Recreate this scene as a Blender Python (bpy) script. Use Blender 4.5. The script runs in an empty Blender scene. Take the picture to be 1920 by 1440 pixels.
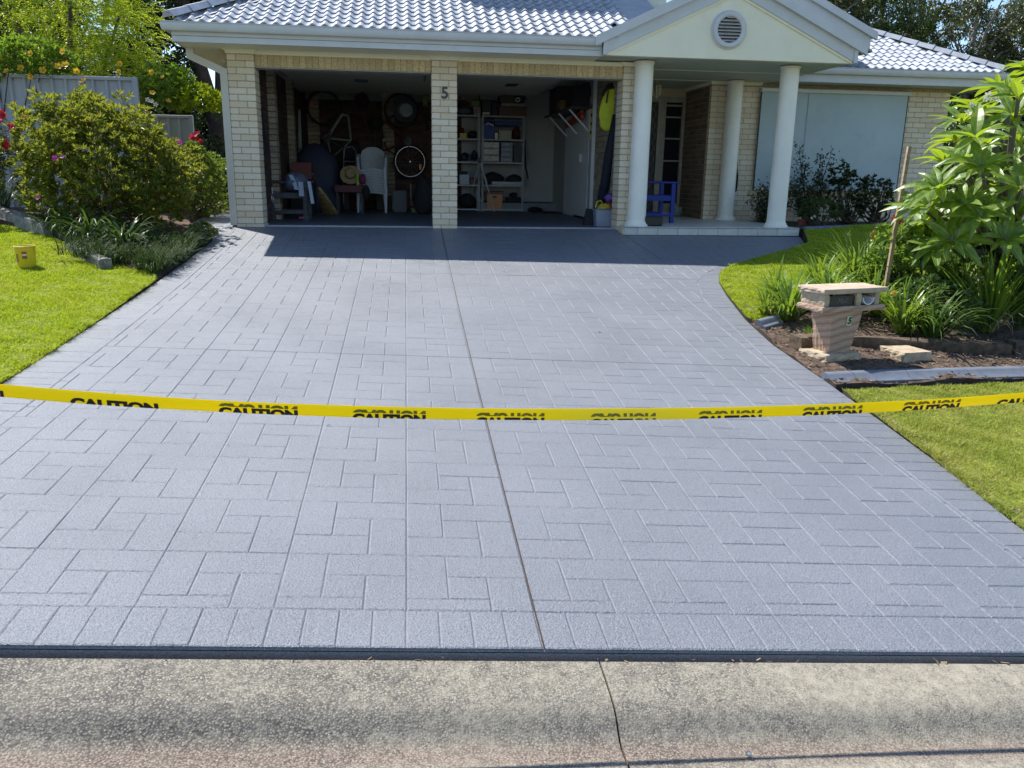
import bpy, bmesh, math, random
import numpy as np
from mathutils import Vector, Matrix, Quaternion

scene = bpy.context.scene
COL = scene.collection
rnd = random.Random(7)

# ------------------------------------------------------------------ camera, world, sun, exposure
CAM_R = Vector((0.99148, -0.12891, 0.01558))
CAM_LOC = Vector((-0.54085, -11.97629, 0.76748))
YAW, PITCH, ROLL = 0.12912, -0.25285, 0.01609
fwd = Vector((math.sin(YAW) * math.cos(PITCH), math.cos(YAW) * math.cos(PITCH), math.sin(PITCH)))
r0 = Vector((math.cos(YAW), -math.sin(YAW), 0))
u0 = r0.cross(fwd)
right = math.cos(ROLL) * r0 + math.sin(ROLL) * u0
up = -math.sin(ROLL) * r0 + math.cos(ROLL) * u0
cam_data = bpy.data.cameras.new("camera")
cam = bpy.data.objects.new("camera", cam_data)
COL.objects.link(cam)
m = Matrix((right, up, -fwd)).transposed().to_4x4()
m.translation = CAM_LOC
cam.matrix_world = m
cam_data.sensor_width = 36
cam_data.lens = 1520.64 / 1920 * 36
cam_data.clip_start = 0.05
cam_data.clip_end = 2000
scene.camera = cam

SUN = Vector((-1.0, 1.0, 2.07)).normalized()
world = bpy.data.worlds.new("World")
scene.world = world
world.use_nodes = True
wn = world.node_tree.nodes
wl = world.node_tree.links
sky = wn.new("ShaderNodeTexSky")
sky.sky_type = 'NISHITA'
sky.sun_disc = False
sky.sun_elevation = math.radians(55.7)
sky.sun_rotation = math.radians(-45)
sky.air_density = 1.0
sky.dust_density = 0.2
sky.ozone_density = 3.5
wn["Background"].inputs["Strength"].default_value = 0.13
wl.new(sky.outputs[0], wn["Background"].inputs["Color"])

sun_data = bpy.data.lights.new("sun", 'SUN')
sun_data.energy = 4.9
sun_data.angle = math.radians(0.53)
sun_data.color = (1.0, 0.955, 0.88)
sun = bpy.data.objects.new("sun", sun_data)
COL.objects.link(sun)
sun.rotation_euler = SUN.to_track_quat('Z', 'Y').to_euler()
sun.location = (-20, 20, 41)

scene.view_settings.view_transform = 'Standard'
scene.view_settings.look = 'None'
scene.view_settings.exposure = 0.72
scene.view_settings.gamma = 1.0
scene.view_settings.use_curve_mapping = False
scene.cycles.max_bounces = 8
scene.cycles.diffuse_bounces = 4
scene.cycles.transparent_max_bounces = 8
scene.cycles.use_denoising = True

# ------------------------------------------------------------------ helpers
def wm(o):
    b = o.matrix_basis
    return wm(o.parent) @ b if o.parent else b.copy()

def tag(o, label=None, cat=None, group=None, kind=None):
    if label: o["label"] = label
    if cat: o["category"] = cat
    if group: o["group"] = group
    if kind: o["kind"] = kind
    return o

def thing(name, label, cat, loc=(0, 0, 0), rz=0.0, group=None):
    o = bpy.data.objects.new(name, None)
    o.empty_display_size = 0.1
    COL.objects.link(o)
    o.location = loc
    o.rotation_euler = (0, 0, rz)
    return tag(o, label, cat, group)

def group_part(name, parent, loc=(0, 0, 0)):
    o = bpy.data.objects.new(name, None)
    o.empty_display_size = 0.1
    COL.objects.link(o)
    o.parent = parent
    o.location = loc
    return o

def copy_tree(o, parent=None):
    c = o.copy()
    COL.objects.link(c)
    if parent: c.parent = parent
    for ch in list(o.children): copy_tree(ch, c)
    return c

def link_mesh(name, me, parent=None, kind=None):
    o = bpy.data.objects.new(name, me)
    COL.objects.link(o)
    if parent: o.parent = parent
    if kind: o["kind"] = kind
    return o

class MB:
    def __init__(s): s.v = []; s.f = []; s.mi = []; s.cur = 0
    def mat(s, i): s.cur = i; return s
    def face(s, *pts):
        n = len(s.v); s.v += [tuple(p) for p in pts]; s.f.append(tuple(range(n, n + len(pts)))); s.mi.append(s.cur); return s
    def idx(s, verts, faces):
        n = len(s.v); s.v += [tuple(p) for p in verts]
        for f in faces: s.f.append(tuple(n + i for i in f)); s.mi.append(s.cur)
        return s
    def box(s, x0, x1, y0, y1, z0, z1):
        return s.idx([(x0,y0,z0),(x1,y0,z0),(x1,y1,z0),(x0,y1,z0),(x0,y0,z1),(x1,y0,z1),(x1,y1,z1),(x0,y1,z1)],
                     [(0,3,2,1),(4,5,6,7),(0,1,5,4),(1,2,6,5),(2,3,7,6),(3,0,4,7)])
    def bbox(s, x0, x1, y0, y1, z0, z1, b=0.01):
        """box with chamfered edges (top, bottom and upright)"""
        def ring(i, z):
            return [(x0+i+b*0,y0+i,z),(x1-i,y0+i,z),(x1-i,y1-i,z),(x0+i,y1-i,z)]
        return s.loft([ring(b, z0), ring(0, z0+b), ring(0, z1-b), ring(b, z1)])
    def obox(s, c, ax, ay, az, hx, hy, hz):
        c = Vector(c); ax = Vector(ax).normalized(); ay = Vector(ay).normalized(); az = Vector(az).normalized()
        P = [c + ax*hx*i + ay*hy*j + az*hz*k for k in (-1,1) for i, j in ((-1,-1),(1,-1),(1,1),(-1,1))]
        return s.idx(P, [(0,3,2,1),(4,5,6,7),(0,1,5,4),(1,2,6,5),(2,3,7,6),(3,0,4,7)])
    def bar(s, p0, p1, w, h, upv=(0,0,1)):
        p0 = Vector(p0); p1 = Vector(p1); d = p1 - p0; L = d.length; d.normalize()
        upv = Vector(upv)
        if abs(d.dot(upv)) > 0.98: upv = Vector((0, 1, 0))
        sx = d.cross(upv).normalized(); sz = sx.cross(d)
        return s.obox((p0+p1)/2, d, sx, sz, L/2, w/2, h/2)
    def loft(s, rings, cap=True, closed=True):
        n = len(s.v); k = len(rings[0])
        for r in rings: s.v += [tuple(p) for p in r]
        for i in range(len(rings)-1):
            for j in range(k if closed else k-1):
                a = n+i*k+j; b = n+i*k+(j+1) % k
                s.f.append((a, b, b+k, a+k)); s.mi.append(s.cur)
        if cap and closed:
            s.f.append(tuple(n+j for j in reversed(range(k)))); s.mi.append(s.cur)
            s.f.append(tuple(n+(len(rings)-1)*k+j for j in range(k))); s.mi.append(s.cur)
        return s
    def tube(s, pts, r, n=8, cap=True):
        pts = [Vector(p) for p in pts]; rs = r if isinstance(r, (list, tuple)) else [r]*len(pts)
        rings = []; prev = None
        for i, p in enumerate(pts):
            d = (pts[min(i+1, len(pts)-1)] - pts[max(i-1, 0)])
            if d.length < 1e-9: d = Vector((0, 0, 1))
            d.normalize()
            if prev is None:
                a = Vector((0,0,1)) if abs(d.z) < 0.9 else Vector((1,0,0))
                sx = d.cross(a).normalized()
            else:
                sx = (prev - d*prev.dot(d))
                if sx.length < 1e-6: sx = d.orthogonal()
                sx.normalize()
            prev = sx; sy = d.cross(sx)
            rings.append([p + (sx*math.cos(t)+sy*math.sin(t))*rs[i] for t in (2*math.pi*k/n for k in range(n))])
        return s.loft(rings, cap)
    def lathe(s, c, prof, n=24, axis='z', cap=True):
        c = Vector(c); rings = []
        for r, h in prof:
            ring = []
            for k in range(n):
                t = 2*math.pi*k/n
                if axis == 'z': ring.append(c + Vector((r*math.cos(t), r*math.sin(t), h)))
                elif axis == 'y': ring.append(c + Vector((r*math.cos(t), h, r*math.sin(t))))
                else: ring.append(c + Vector((h, r*math.cos(t), r*math.sin(t))))
            rings.append(ring)
        return s.loft(rings, cap)
    def torus(s, c, R, r, nR=28, nr=8, axis='y', frac=1.0):
        c = Vector(c); rings = []
        for i in range(nR+1):
            t = 2*math.pi*frac*i/nR
            if axis == 'y': d = Vector((math.cos(t), 0, math.sin(t))); a = Vector((0,1,0))
            elif axis == 'z': d = Vector((math.cos(t), math.sin(t), 0)); a = Vector((0,0,1))
            else: d = Vector((0, math.cos(t), math.sin(t))); a = Vector((1,0,0))
            rings.append([c + d*R + (d*math.cos(q)+a*math.sin(q))*r for q in (2*math.pi*k/nr for k in range(nr))])
        return s.loft(rings, cap=(frac < 1))
    def prism(s, poly, z0, z1):
        a = [(x, y, z0) for x, y in poly]; b = [(x, y, z1) for x, y in poly]
        return s.loft([a, b])
    def mesh(s, name, mats, smooth=False, xf=None):
        me = bpy.data.meshes.new(name)
        V = s.v if xf is None else [tuple(xf @ Vector(p)) for p in s.v]
        me.from_pydata(V, [], s.f)
        mats = mats if isinstance(mats, (list, tuple)) else [mats]
        for q in mats: me.materials.append(q)
        if len(mats) > 1: me.polygons.foreach_set("material_index", s.mi)
        bm = bmesh.new(); bm.from_mesh(me)
        bmesh.ops.recalc_face_normals(bm, faces=bm.faces)
        bm.to_mesh(me); bm.free()
        if smooth:
            me.polygons.foreach_set("use_smooth", [True]*len(me.polygons))
            if smooth != 'all': me.set_sharp_from_angle(angle=math.radians(40))
        return me
    def build(s, name, mats, parent=None, smooth=False, kind=None, local=False):
        xf = None
        if parent and not local: xf = wm(parent).inverted()
        return link_mesh(name, s.mesh(name, mats, smooth, xf), parent, kind)

def np_mesh(name, V, F, mats, smooth=False):
    """V (n,3), F (m,k) numpy -> mesh, fast"""
    me = bpy.data.meshes.new(name)
    V = np.asarray(V, np.float32); F = np.asarray(F, np.int32)
    k = F.shape[1]
    me.vertices.add(len(V)); me.vertices.foreach_set("co", V.ravel())
    me.loops.add(F.size); me.loops.foreach_set("vertex_index", F.ravel())
    me.polygons.add(len(F))
    me.polygons.foreach_set("loop_start", np.arange(0, F.size, k, dtype=np.int32))
    if smooth: me.polygons.foreach_set("use_smooth", np.ones(len(F), bool))
    for q in (mats if isinstance(mats, (list, tuple)) else [mats]): me.materials.append(q)
    me.update(calc_edges=True); me.validate()
    return me

# ------------------------------------------------------------------ materials
def lin(c):
    return tuple((x/12.92 if x <= 0.04045 else ((x+0.055)/1.055)**2.4) for x in c)

def new_mat(name):
    mt = bpy.data.materials.new(name); mt.use_nodes = True
    nt = mt.node_tree
    return mt, nt, nt.nodes, nt.links, nt.nodes["Principled BSDF"]

def rand_node(N, L):
    """0..1 value that differs per mesh island and per object"""
    g = N.new("ShaderNodeNewGeometry"); oi = N.new("ShaderNodeObjectInfo")
    ad = N.new("ShaderNodeMath"); ad.operation = 'ADD'
    L.new(g.outputs["Random Per Island"], ad.inputs[0]); L.new(oi.outputs["Random"], ad.inputs[1])
    fr = N.new("ShaderNodeMath"); fr.operation = 'FRACT'; L.new(ad.outputs[0], fr.inputs[0])
    return fr.outputs[0]

def ramp(N, stops):
    r = N.new("ShaderNodeValToRGB"); e = r.color_ramp.elements
    while len(e) < len(stops): e.new(0.5)
    for i, (p, c) in enumerate(stops): e[i].position = p; e[i].color = (*c, 1)
    return r

def mixc(N, L, fac, a, b, mode='MIX'):
    x = N.new("ShaderNodeMix"); x.data_type = 'RGBA'; x.blend_type = mode
    for sock, val in ((x.inputs[0], fac), (x.inputs[6], a), (x.inputs[7], b)):
        if hasattr(val, "is_output"): L.new(val, sock)
        elif isinstance(val, (int, float)): sock.default_value = val
        else: sock.default_value = (*val, 1)
    return x.outputs[2]

def noise(N, L, scale, detail=4, rough=0.6, vec=None):
    n = N.new("ShaderNodeTexNoise"); n.inputs["Scale"].default_value = scale
    n.inputs["Detail"].default_value = detail; n.inputs["Roughness"].default_value = rough
    if vec is None:
        g = N.new("ShaderNodeNewGeometry"); vec = g.outputs["Position"]
    L.new(vec, n.inputs["Vector"])
    return n

def remap(N, L, sock, a, b, c=0.0, d=1.0):
    q = N.new("ShaderNodeMapRange"); q.inputs[1].default_value = a; q.inputs[2].default_value = b
    q.inputs[3].default_value = c; q.inputs[4].default_value = d
    L.new(sock, q.inputs[0]); return q.outputs[0]

def bump(N, L, b, height, strength=0.3, dist=0.01, prev=None):
    q = N.new("ShaderNodeBump"); q.inputs["Strength"].default_value = strength; q.inputs["Distance"].default_value = dist
    L.new(height, q.inputs["Height"])
    if prev is not None: L.new(prev, q.inputs["Normal"])
    L.new(q.outputs[0], b.inputs["Normal"]); return q.outputs[0]

def simple(name, col, rough=0.6, var=0.12, scale=9, bmp=0.0, bscale=60, metal=0.0, rand=0.0, spec=0.5, coat=0.0, dirt=None):
    mt, nt, N, L, B = new_mat(name)
    B.inputs["Roughness"].default_value = rough; B.inputs["Metallic"].default_value = metal
    B.inputs["Specular IOR Level"].default_value = spec
    B.inputs["Coat Weight"].default_value = coat
    n = noise(N, L, scale)
    dark = tuple(c*(1-var*1.6) for c in col); lite = tuple(min(1, c*(1+var)) for c in col)
    c = mixc(N, L, remap(N, L, n.outputs[0], 0.3, 0.7), dark, lite)
    if dirt:
        n2 = noise(N, L, dirt[1], 6, 0.7)
        c = mixc(N, L, remap(N, L, n2.outputs[0], dirt[2], dirt[2]+0.15, 0, dirt[3]), c, dirt[0])
    if rand:
        hs = N.new("ShaderNodeHueSaturation")
        L.new(remap(N, L, rand_node(N, L), 0, 1, 1-rand, 1+rand), hs.inputs["Value"])
        L.new(c, hs.inputs["Color"]); c = hs.outputs[0]
    L.new(c, B.inputs["Base Color"])
    L.new(remap(N, L, n.outputs[0], 0.2, 0.8, max(0, rough-0.08), min(1, rough+0.08)), B.inputs["Roughness"])
    if bmp:
        nb = noise(N, L, bscale, 6, 0.65); bump(N, L, B, nb.outputs[0], bmp, 0.01)
    return mt

def leaf_mat(name, c0, c1, trans, fac=0.4, rough=0.42, c2=None, spec=0.5, patch=None):
    """leaf: glossy front mixed with light coming through; colour differs leaf by leaf"""
    mt, nt, N, L, B = new_mat(name)
    r = rand_node(N, L)
    stops = [(0.0, c0), (0.85, c1)] + ([(1.0, c2)] if c2 else [])
    rp = ramp(N, stops); L.new(r, rp.inputs[0])
    col = rp.outputs[0]
    if patch:                                  # drier and lusher patches across a lawn
        pn = noise(N, L, 1.7, 5, 0.65)
        col = mixc(N, L, remap(N, L, pn.outputs[0], 0.42, 0.66, 0, 0.75), col, patch[0])
        pn2 = noise(N, L, 4.5, 4, 0.6)
        col = mixc(N, L, remap(N, L, pn2.outputs[0], 0.52, 0.72, 0, 0.6), col, patch[1])
    L.new(col, B.inputs["Base Color"]); B.inputs["Roughness"].default_value = rough
    B.inputs["Specular IOR Level"].default_value = spec
    T = N.new("ShaderNodeBsdfTranslucent")
    tc = mixc(N, L, 0.55, trans, col); L.new(tc, T.inputs["Color"])
    mx = N.new("ShaderNodeMixShader"); mx.inputs[0].default_value = fac
    L.new(B.outputs[0], mx.inputs[1]); L.new(T.outputs[0], mx.inputs[2])
    L.new(mx.outputs[0], N["Material Output"].inputs["Surface"])
    return mt

# ------------------------------------------------------------------ ground heights
def gz(x, y):
    """height of the driveway slab: rises from the kerb to the house, falls a little to the right"""
    y = min(0.0, max(-9.42, y)); x = min(6.5, max(-6.0, x))
    return 0.13272*y + 0.003646*y*y + 0.007804*x*y

def gz_np(x, y):
    y = np.clip(y, -9.42, 0); x = np.clip(x, -6.0, 6.5)
    return 0.13272*y + 0.003646*y*y + 0.007804*x*y

def smooth01(t): t = np.clip(t, 0, 1); return t*t*(3-2*t)

def lawn_left_z(x, y):
    return gz_np(x, y) + 0.016 + 0.06*smooth01((-3.15-x)/2.0) + 0.012*np.sin(x*2.1+y*1.3)

def lawn_right_z(x, y):
    return gz_np(x, y) + 0.022 + 0.07*smooth01((x-3.2)/1.5)*smooth01((y+5)/2) + 0.01*np.sin(x*1.7-y*2.2)

def bed_z(x, y):
    return gz_np(x, y) + 0.015 + 0.02*np.sin(x*5.1+y*3.7)*np.sin(y*6.3-x*2.2)

# ------------------------------------------------------------------ materials of the setting
def driveway_mat():
    mt, nt, N, L, B = new_mat("driveway_paint")
    n1 = noise(N, L, 1.3, 5, 0.6); n2 = noise(N, L, 120, 3, 0.75); n3 = noise(N, L, 14, 6, 0.7)
    c = mixc(N, L, remap(N, L, n1.outputs[0], 0.35, 0.65), (0.124, 0.137, 0.168), (0.150, 0.163, 0.195))
    c = mixc(N, L, remap(N, L, n3.outputs[0], 0.6, 0.8, 0, 0.35), c, (0.105, 0.117, 0.15))
    n5 = noise(N, L, 130, 3, 0.8)
    c = mixc(N, L, remap(N, L, n5.outputs[0], 0.44, 0.66, 0.0, 0.6), c, (0.26, 0.275, 0.31))
    c = mixc(N, L, remap(N, L, n5.outputs[0], 0.50, 0.34, 0.0, 0.6), c, (0.06, 0.075, 0.10))
    L.new(c, B.inputs["Base Color"])
    ra = N.new("ShaderNodeMath"); ra.operation = "ADD"; L.new(remap(N, L, n3.outputs[0], 0.3, 0.7, 0.39, 0.47), ra.inputs[0]); L.new(remap(N, L, n1.outputs[0], 0.35, 0.65, -0.05, 0.08), ra.inputs[1])
    L.new(ra.outputs[0], B.inputs["Roughness"])
    B.inputs["Specular IOR Level"].default_value = 1.0
    b1 = bump(N, L, B, n2.outputs[0], 0.85, 0.009)
    n4 = noise(N, L, 55, 3, 0.65)
    bump(N, L, B, n4.outputs[0], 0.3, 0.006, b1)
    return mt
M_drive = driveway_mat()
M_joint = simple("joint_filler", (0.05, 0.032, 0.024), 0.9, 0.3, 30)

def kerb_mat():
    """old exposed-aggregate concrete: worn cement patches, dark stones, a grey worn band and reddish silt in the channel"""
    mt, nt, N, L, B = new_mat("kerb_concrete")
    g = N.new("ShaderNodeNewGeometry"); sp = N.new("ShaderNodeSeparateXYZ"); L.new(g.outputs["Position"], sp.inputs[0])
    vo = N.new("ShaderNodeTexVoronoi"); vo.inputs["Scale"].default_value = 135; L.new(g.outputs["Position"], vo.inputs["Vector"])
    vs = N.new("ShaderNodeTexVoronoi"); vs.inputs["Scale"].default_value = 300; L.new(g.outputs["Position"], vs.inputs["Vector"])
    sc = N.new("ShaderNodeSeparateColor"); L.new(vo.outputs["Color"], sc.inputs[0])
    pn = noise(N, L, 2.6, 7, 0.75); fn = noise(N, L, 26, 5, 0.75)
    stones = ramp(N, [(0.0, (0.085, 0.078, 0.068)), (0.4, (0.20, 0.18, 0.15)), (0.8, (0.31, 0.275, 0.215)), (1.0, (0.39, 0.345, 0.265))]); L.new(sc.outputs[0], stones.inputs[0])
    edge = remap(N, L, vo.outputs["Distance"], 0.40, 0.64, 0.0, 1.0)
    stone_c = mixc(N, L, edge, stones.outputs[0], (0.06, 0.056, 0.05))
    xg = N.new("ShaderNodeMath"); xg.operation = 'ADD'
    L.new(remap(N, L, pn.outputs[0], 0, 1, 0.24, 0.76), xg.inputs[0]); L.new(remap(N, L, sp.outputs[0], -1.5, 1.4, -0.08, 0.08), xg.inputs[1])
    xf = N.new("ShaderNodeMath"); xf.operation = 'ADD'
    L.new(xg.outputs[0], xf.inputs[0]); L.new(remap(N, L, fn.outputs[0], 0, 1, -0.26, 0.26), xf.inputs[1])
    cement = remap(N, L, xf.outputs[0], 0.37, 0.66)
    cem_c = mixc(N, L, remap(N, L, fn.outputs[0], 0.3, 0.7), (0.25, 0.225, 0.172), (0.345, 0.31, 0.24))
    c = mixc(N, L, cement, stone_c, cem_c)
    spk = noise(N, L, 125, 4, 0.75); sa = N.new("ShaderNodeMath"); sa.operation = 'SUBTRACT'
    L.new(spk.outputs[0], sa.inputs[0]); L.new(remap(N, L, xg.outputs[0], 0.3, 0.7, -0.07, 0.07), sa.inputs[1])
    c = mixc(N, L, remap(N, L, sa.outputs[0], 0.53, 0.61, 0, 0.85), c, (0.075, 0.069, 0.06))
    # bands that run along the kerb, their edges broken by noise
    wob = noise(N, L, 5, 6, 0.7); ya = N.new("ShaderNodeMath"); ya.operation = 'ADD'
    L.new(sp.outputs[1], ya.inputs[0]); L.new(remap(N, L, wob.outputs[0], 0, 1, -0.04, 0.04), ya.inputs[1])
    sil = ramp(N, [(0.0, (0, 0, 0)), (0.3, (0, 0, 0)), (0.5, (1, 1, 1)), (0.62, (1, 1, 1)), (0.85, (0, 0, 0))])
    L.new(remap(N, L, ya.outputs[0], -9.93, -9.665), sil.inputs[0])
    c = mixc(N, L, remap(N, L, sil.outputs[0], 0, 1, 0, 0.55), c, mixc(N, L, edge, mixc(N, L, sc.outputs[1], (0.13, 0.085, 0.065), (0.36, 0.255, 0.20)), (0.075, 0.05, 0.04)))
    gr = ramp(N, [(0.0, (0, 0, 0)), (0.4, (1, 1, 1)), (0.65, (1, 1, 1)), (1.0, (0, 0, 0))])
    L.new(remap(N, L, ya.outputs[0], -9.72, -9.60), gr.inputs[0])
    c = mixc(N, L, remap(N, L, gr.outputs[0], 0, 1, 0, 0.14), c, (0.14, 0.135, 0.12))
    L.new(c, B.inputs["Base Color"]); B.inputs["Roughness"].default_value = 0.85
    inv = N.new("ShaderNodeMath"); inv.operation = 'SUBTRACT'; inv.inputs[0].default_value = 1.0; L.new(vo.outputs["Distance"], inv.inputs[1])
    hm = N.new("ShaderNodeMath"); hm.operation = 'MULTIPLY'; L.new(inv.outputs[0], hm.inputs[0])
    L.new(remap(N, L, cement, 0, 1, 1.0, 0.25), hm.inputs[1])
    bump(N, L, B, hm.outputs[0], 0.45, 0.005)
    return mt
M_kerb = kerb_mat()
M_road = simple("road_asphalt", (0.055, 0.054, 0.052), 0.9, 0.3, 60, 0.5, 150)
M_soil = simple("garden_soil", (0.085, 0.055, 0.038), 0.95, 0.45, 22, 0.9, 70, dirt=((0.19, 0.13, 0.085), 9, 0.5, 0.75))
M_earth = simple("bare_earth", (0.06, 0.05, 0.035), 0.95, 0.3, 3)
M_lawnbase = simple("lawn_thatch", (0.19, 0.225, 0.018), 0.95, 0.4, 20, 0.6, 60)
M_grass = leaf_mat("grass_blade", (0.17, 0.27, 0.012), (0.36, 0.47, 0.02), (0.74, 0.84, 0.02), 0.42, 0.6, (0.40, 0.40, 0.09), 0.25, ((0.40, 0.42, 0.05), (0.13, 0.24, 0.02)))
M_grass_dry = leaf_mat("grass_blade_dry", (0.165, 0.22, 0.03), (0.36, 0.40, 0.07), (0.68, 0.74, 0.08), 0.40, 0.6, (0.50, 0.43, 0.20), 0.25, ((0.44, 0.40, 0.13), (0.15, 0.24, 0.03)))
M_edging = simple("painted_edging", (0.125, 0.145, 0.185), 0.85, 0.1, 12, 0.25, 120)
M_edge_soil = simple("cut_edge_soil", (0.045, 0.035, 0.025), 0.95, 0.4, 25, 0.6, 60)
M_mulch = simple("mulch_chip", (0.15, 0.10, 0.065), 0.9, 0.3, 30, rand=0.6)

# ------------------------------------------------------------------ ground sheet and road
def ground_sheet():
    xs = np.concatenate([np.linspace(-300, -14, 12), np.linspace(-12, 14, 53), np.linspace(16, 300, 12)])
    ys = np.concatenate([np.linspace(-300, -20, 10), np.linspace(-18, 6, 61), np.linspace(8, 300, 14)])
    X, Y = np.meshgrid(xs, ys)
    Z = gz_np(X, Y) - 0.06
    Z = np.where(Y > 0, -0.06, Z)
    Z = np.where(Y < -9.36, gz_np(X, np.full_like(Y, -9.4)) - 0.30, Z)
    nx, ny = len(xs), len(ys)
    V = np.stack([X.ravel(), Y.ravel(), Z.ravel()], 1)
    i, j = np.meshgrid(np.arange(nx-1), np.arange(ny-1)); a = (j*nx+i).ravel()
    F = np.stack([a, a+1, a+nx+1, a+nx], 1)
    tag(link_mesh("ground", np_mesh("ground", V, F, M_earth, True)), kind="structure")
ground_sheet()

def strip_along_x(name, prof, x0, x1, mat, n=24, cap=True):
    """sweep a (y, dz) profile along X at the slope of the street"""
    b = MB(); xs = [x0+(x1-x0)*i/n for i in range(n+1)]
    rings = [[(x, y, gz(x, -9.4)+dz) for y, dz in prof] for x in xs]
    b.loft(rings, cap)
    return b.build(name, mat, smooth=True)
tag(strip_along_x("road", [(-10.36, -0.16), (-10.36, -0.105), (-12.5, -0.06), (-17.5, -0.12), (-17.5, -0.25)], -40, 40, M_road), kind="structure")
KP = [(-9.399, -0.32), (-9.399, -0.038), (-9.408, -0.027), (-9.50, -0.033), (-9.58, -0.042), (-9.635, -0.053), (-9.668, -0.070),
      (-9.695, -0.096), (-9.722, -0.117), (-9.752, -0.127), (-9.80, -0.128), (-9.95, -0.117), (-10.15, -0.105), (-10.355, -0.098), (-10.355, -0.32)]
kj = 0.133    # the crack between the two kerb lengths
tag(strip_along_x("kerb", KP, -12, kj-0.004, M_kerb, 40), kind="structure")
tag(strip_along_x("kerb", KP, kj+0.004, 12, M_kerb, 40), kind="structure")
tag(strip_along_x("kerb_joint", [(y, dz-0.012) for y, dz in KP], kj-0.006, kj+0.006, M_joint, 1), kind="structure")

# a stone chip in the channel and dry leaves caught against the driveway lip
b = MB(); cz = gz(0.55, -9.4)-0.117
b.lathe((0.552, -9.80, cz-0.004), [(0.004, 0), (0.011, 0.004), (0.010, 0.012), (0.003, 0.016)], 7)
tag(b.build("pebble", simple("pale_stone", (0.42, 0.40, 0.36), 0.7), smooth=False), "small pale stone lying in the reddish kerb channel", "stone")

# ------------------------------------------------------------------ driveway
R_OUT = [(-9.40, 2.72), (-8.3, 2.70), (-7.7, 2.757), (-6.7, 2.773), (-5.97, 2.768), (-5.1, 2.735), (-4.31, 2.797), (-3.455, 2.94), (-2.88, 3.064),
         (-2.43, 3.25), (-2.02, 3.55), (-1.63, 4.135), (-1.255, 4.76), (-1.0, 5.02), (-0.73, 5.15), (-0.36, 5.26), (3.0, 5.26)]
R_IN = [(-9.14, 2.46), (-7.0, 2.46), (-5.63, 2.486), (-4.46, 2.571), (-3.59, 2.614), (-2.907, 2.783), (-2.448, 3.04), (-2.03, 3.46), (-1.9, 3.69),
        (-1.5, 4.2), (-1.1, 4.75), (-0.7, 4.93), (-0.36, 5.05), (3.0, 5.05)]
L_OUT = [(-9.40, -3.12), (-6.6, -3.10), (-2.4, -3.03), (-1.1, -3.02), (-0.6, -3.10), (-0.25, -3.32), (0.26, -3.58), (0.6, -3.70), (3.2, -4.05)]
L_IN = [(-9.14, -2.79), (-2.2, -2.79), (-1.1, -2.79), (-0.5, -2.88), (0.0, -3.10), (0.3, -3.30), (1.0, -3.50), (3.2, -3.85)]
def tab(T, y):
    if y <= T[0][0]: return T[0][1]
    for (a, xa), (c, xc) in zip(T, T[1:]):
        if y <= c: return xa+(xc-xa)*(y-a)/(c-a)
    return T[-1][1]
LIP = -9.368
def front_y(x): return -0.004 if x < 2.55 else -0.362

def slab():
    b = MB(); relief = 0.0043
    ys = sorted(set([LIP, LIP+0.01] + [LIP + i*0.23 for i in range(1, 40) if LIP+i*0.23 < -0.37] + [y for y, x in R_OUT[1:] if y < -0.37] + [-0.362]))
    # one sheet up to the porch line, then the strip in front of the garage
    rows = []
    for y in ys:
        xl, xr = tab(L_OUT, y), tab(R_OUT, y)
        rows.append([(xl+(xr-xl)*i/16, y) for i in range(17)])
    def put(rows):
        n = len(b.v); k = len(rows[0])
        for r in rows:
            for x, y in r: b.v.append((x, y, gz(x, y)-relief - (0.014 if y < LIP+0.005 else 0)))
        for i in range(len(rows)-1):
            for j in range(k-1):
                a = n+i*k+j; b.f.append((a, a+1, a+k+1, a+k)); b.mi.append(0)
        return n, k
    put(rows)
    for r in (rows[0],):                       # the lip at the kerb
        for (x0, y0), (x1, y1) in zip(r, r[1:]):
            b.face((x0, y0, gz(x0, y0)-0.0215), (x0, y0+0.004, gz(x0, y0)-0.2), (x1, y1+0.004, gz(x1, y1)-0.2), (x1, y1, gz(x1, y1)-0.0215))
    for a, c in zip(rows, rows[1:]):           # the sides
        for k in (0, -1):
            (x0, y0), (x1, y1) = a[k], c[k]
            b.face((x0, y0, gz(x0, y0)-relief), (x1, y1, gz(x1, y1)-relief), (x1, y1, gz(x1, y1)-0.16), (x0, y0, gz(x0, y0)-0.16))
    gy = [-0.362, -0.24, -0.12, 0.0, 0.16]
    put([[(tab(L_OUT, y)+(2.56-tab(L_OUT, y))*i/10, y) for i in range(11)] for y in gy])
    py = [0.16, 0.3, 0.6, 1.2, 2.0, 3.2]       # path down the left side of the house
    put([[(tab(L_OUT, y)+(-2.88-tab(L_OUT, y))*i/3, y) for i in range(4)] for y in py])
    return tag(b.build("driveway", M_drive), kind="structure")
DRIVE = slab()

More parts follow.
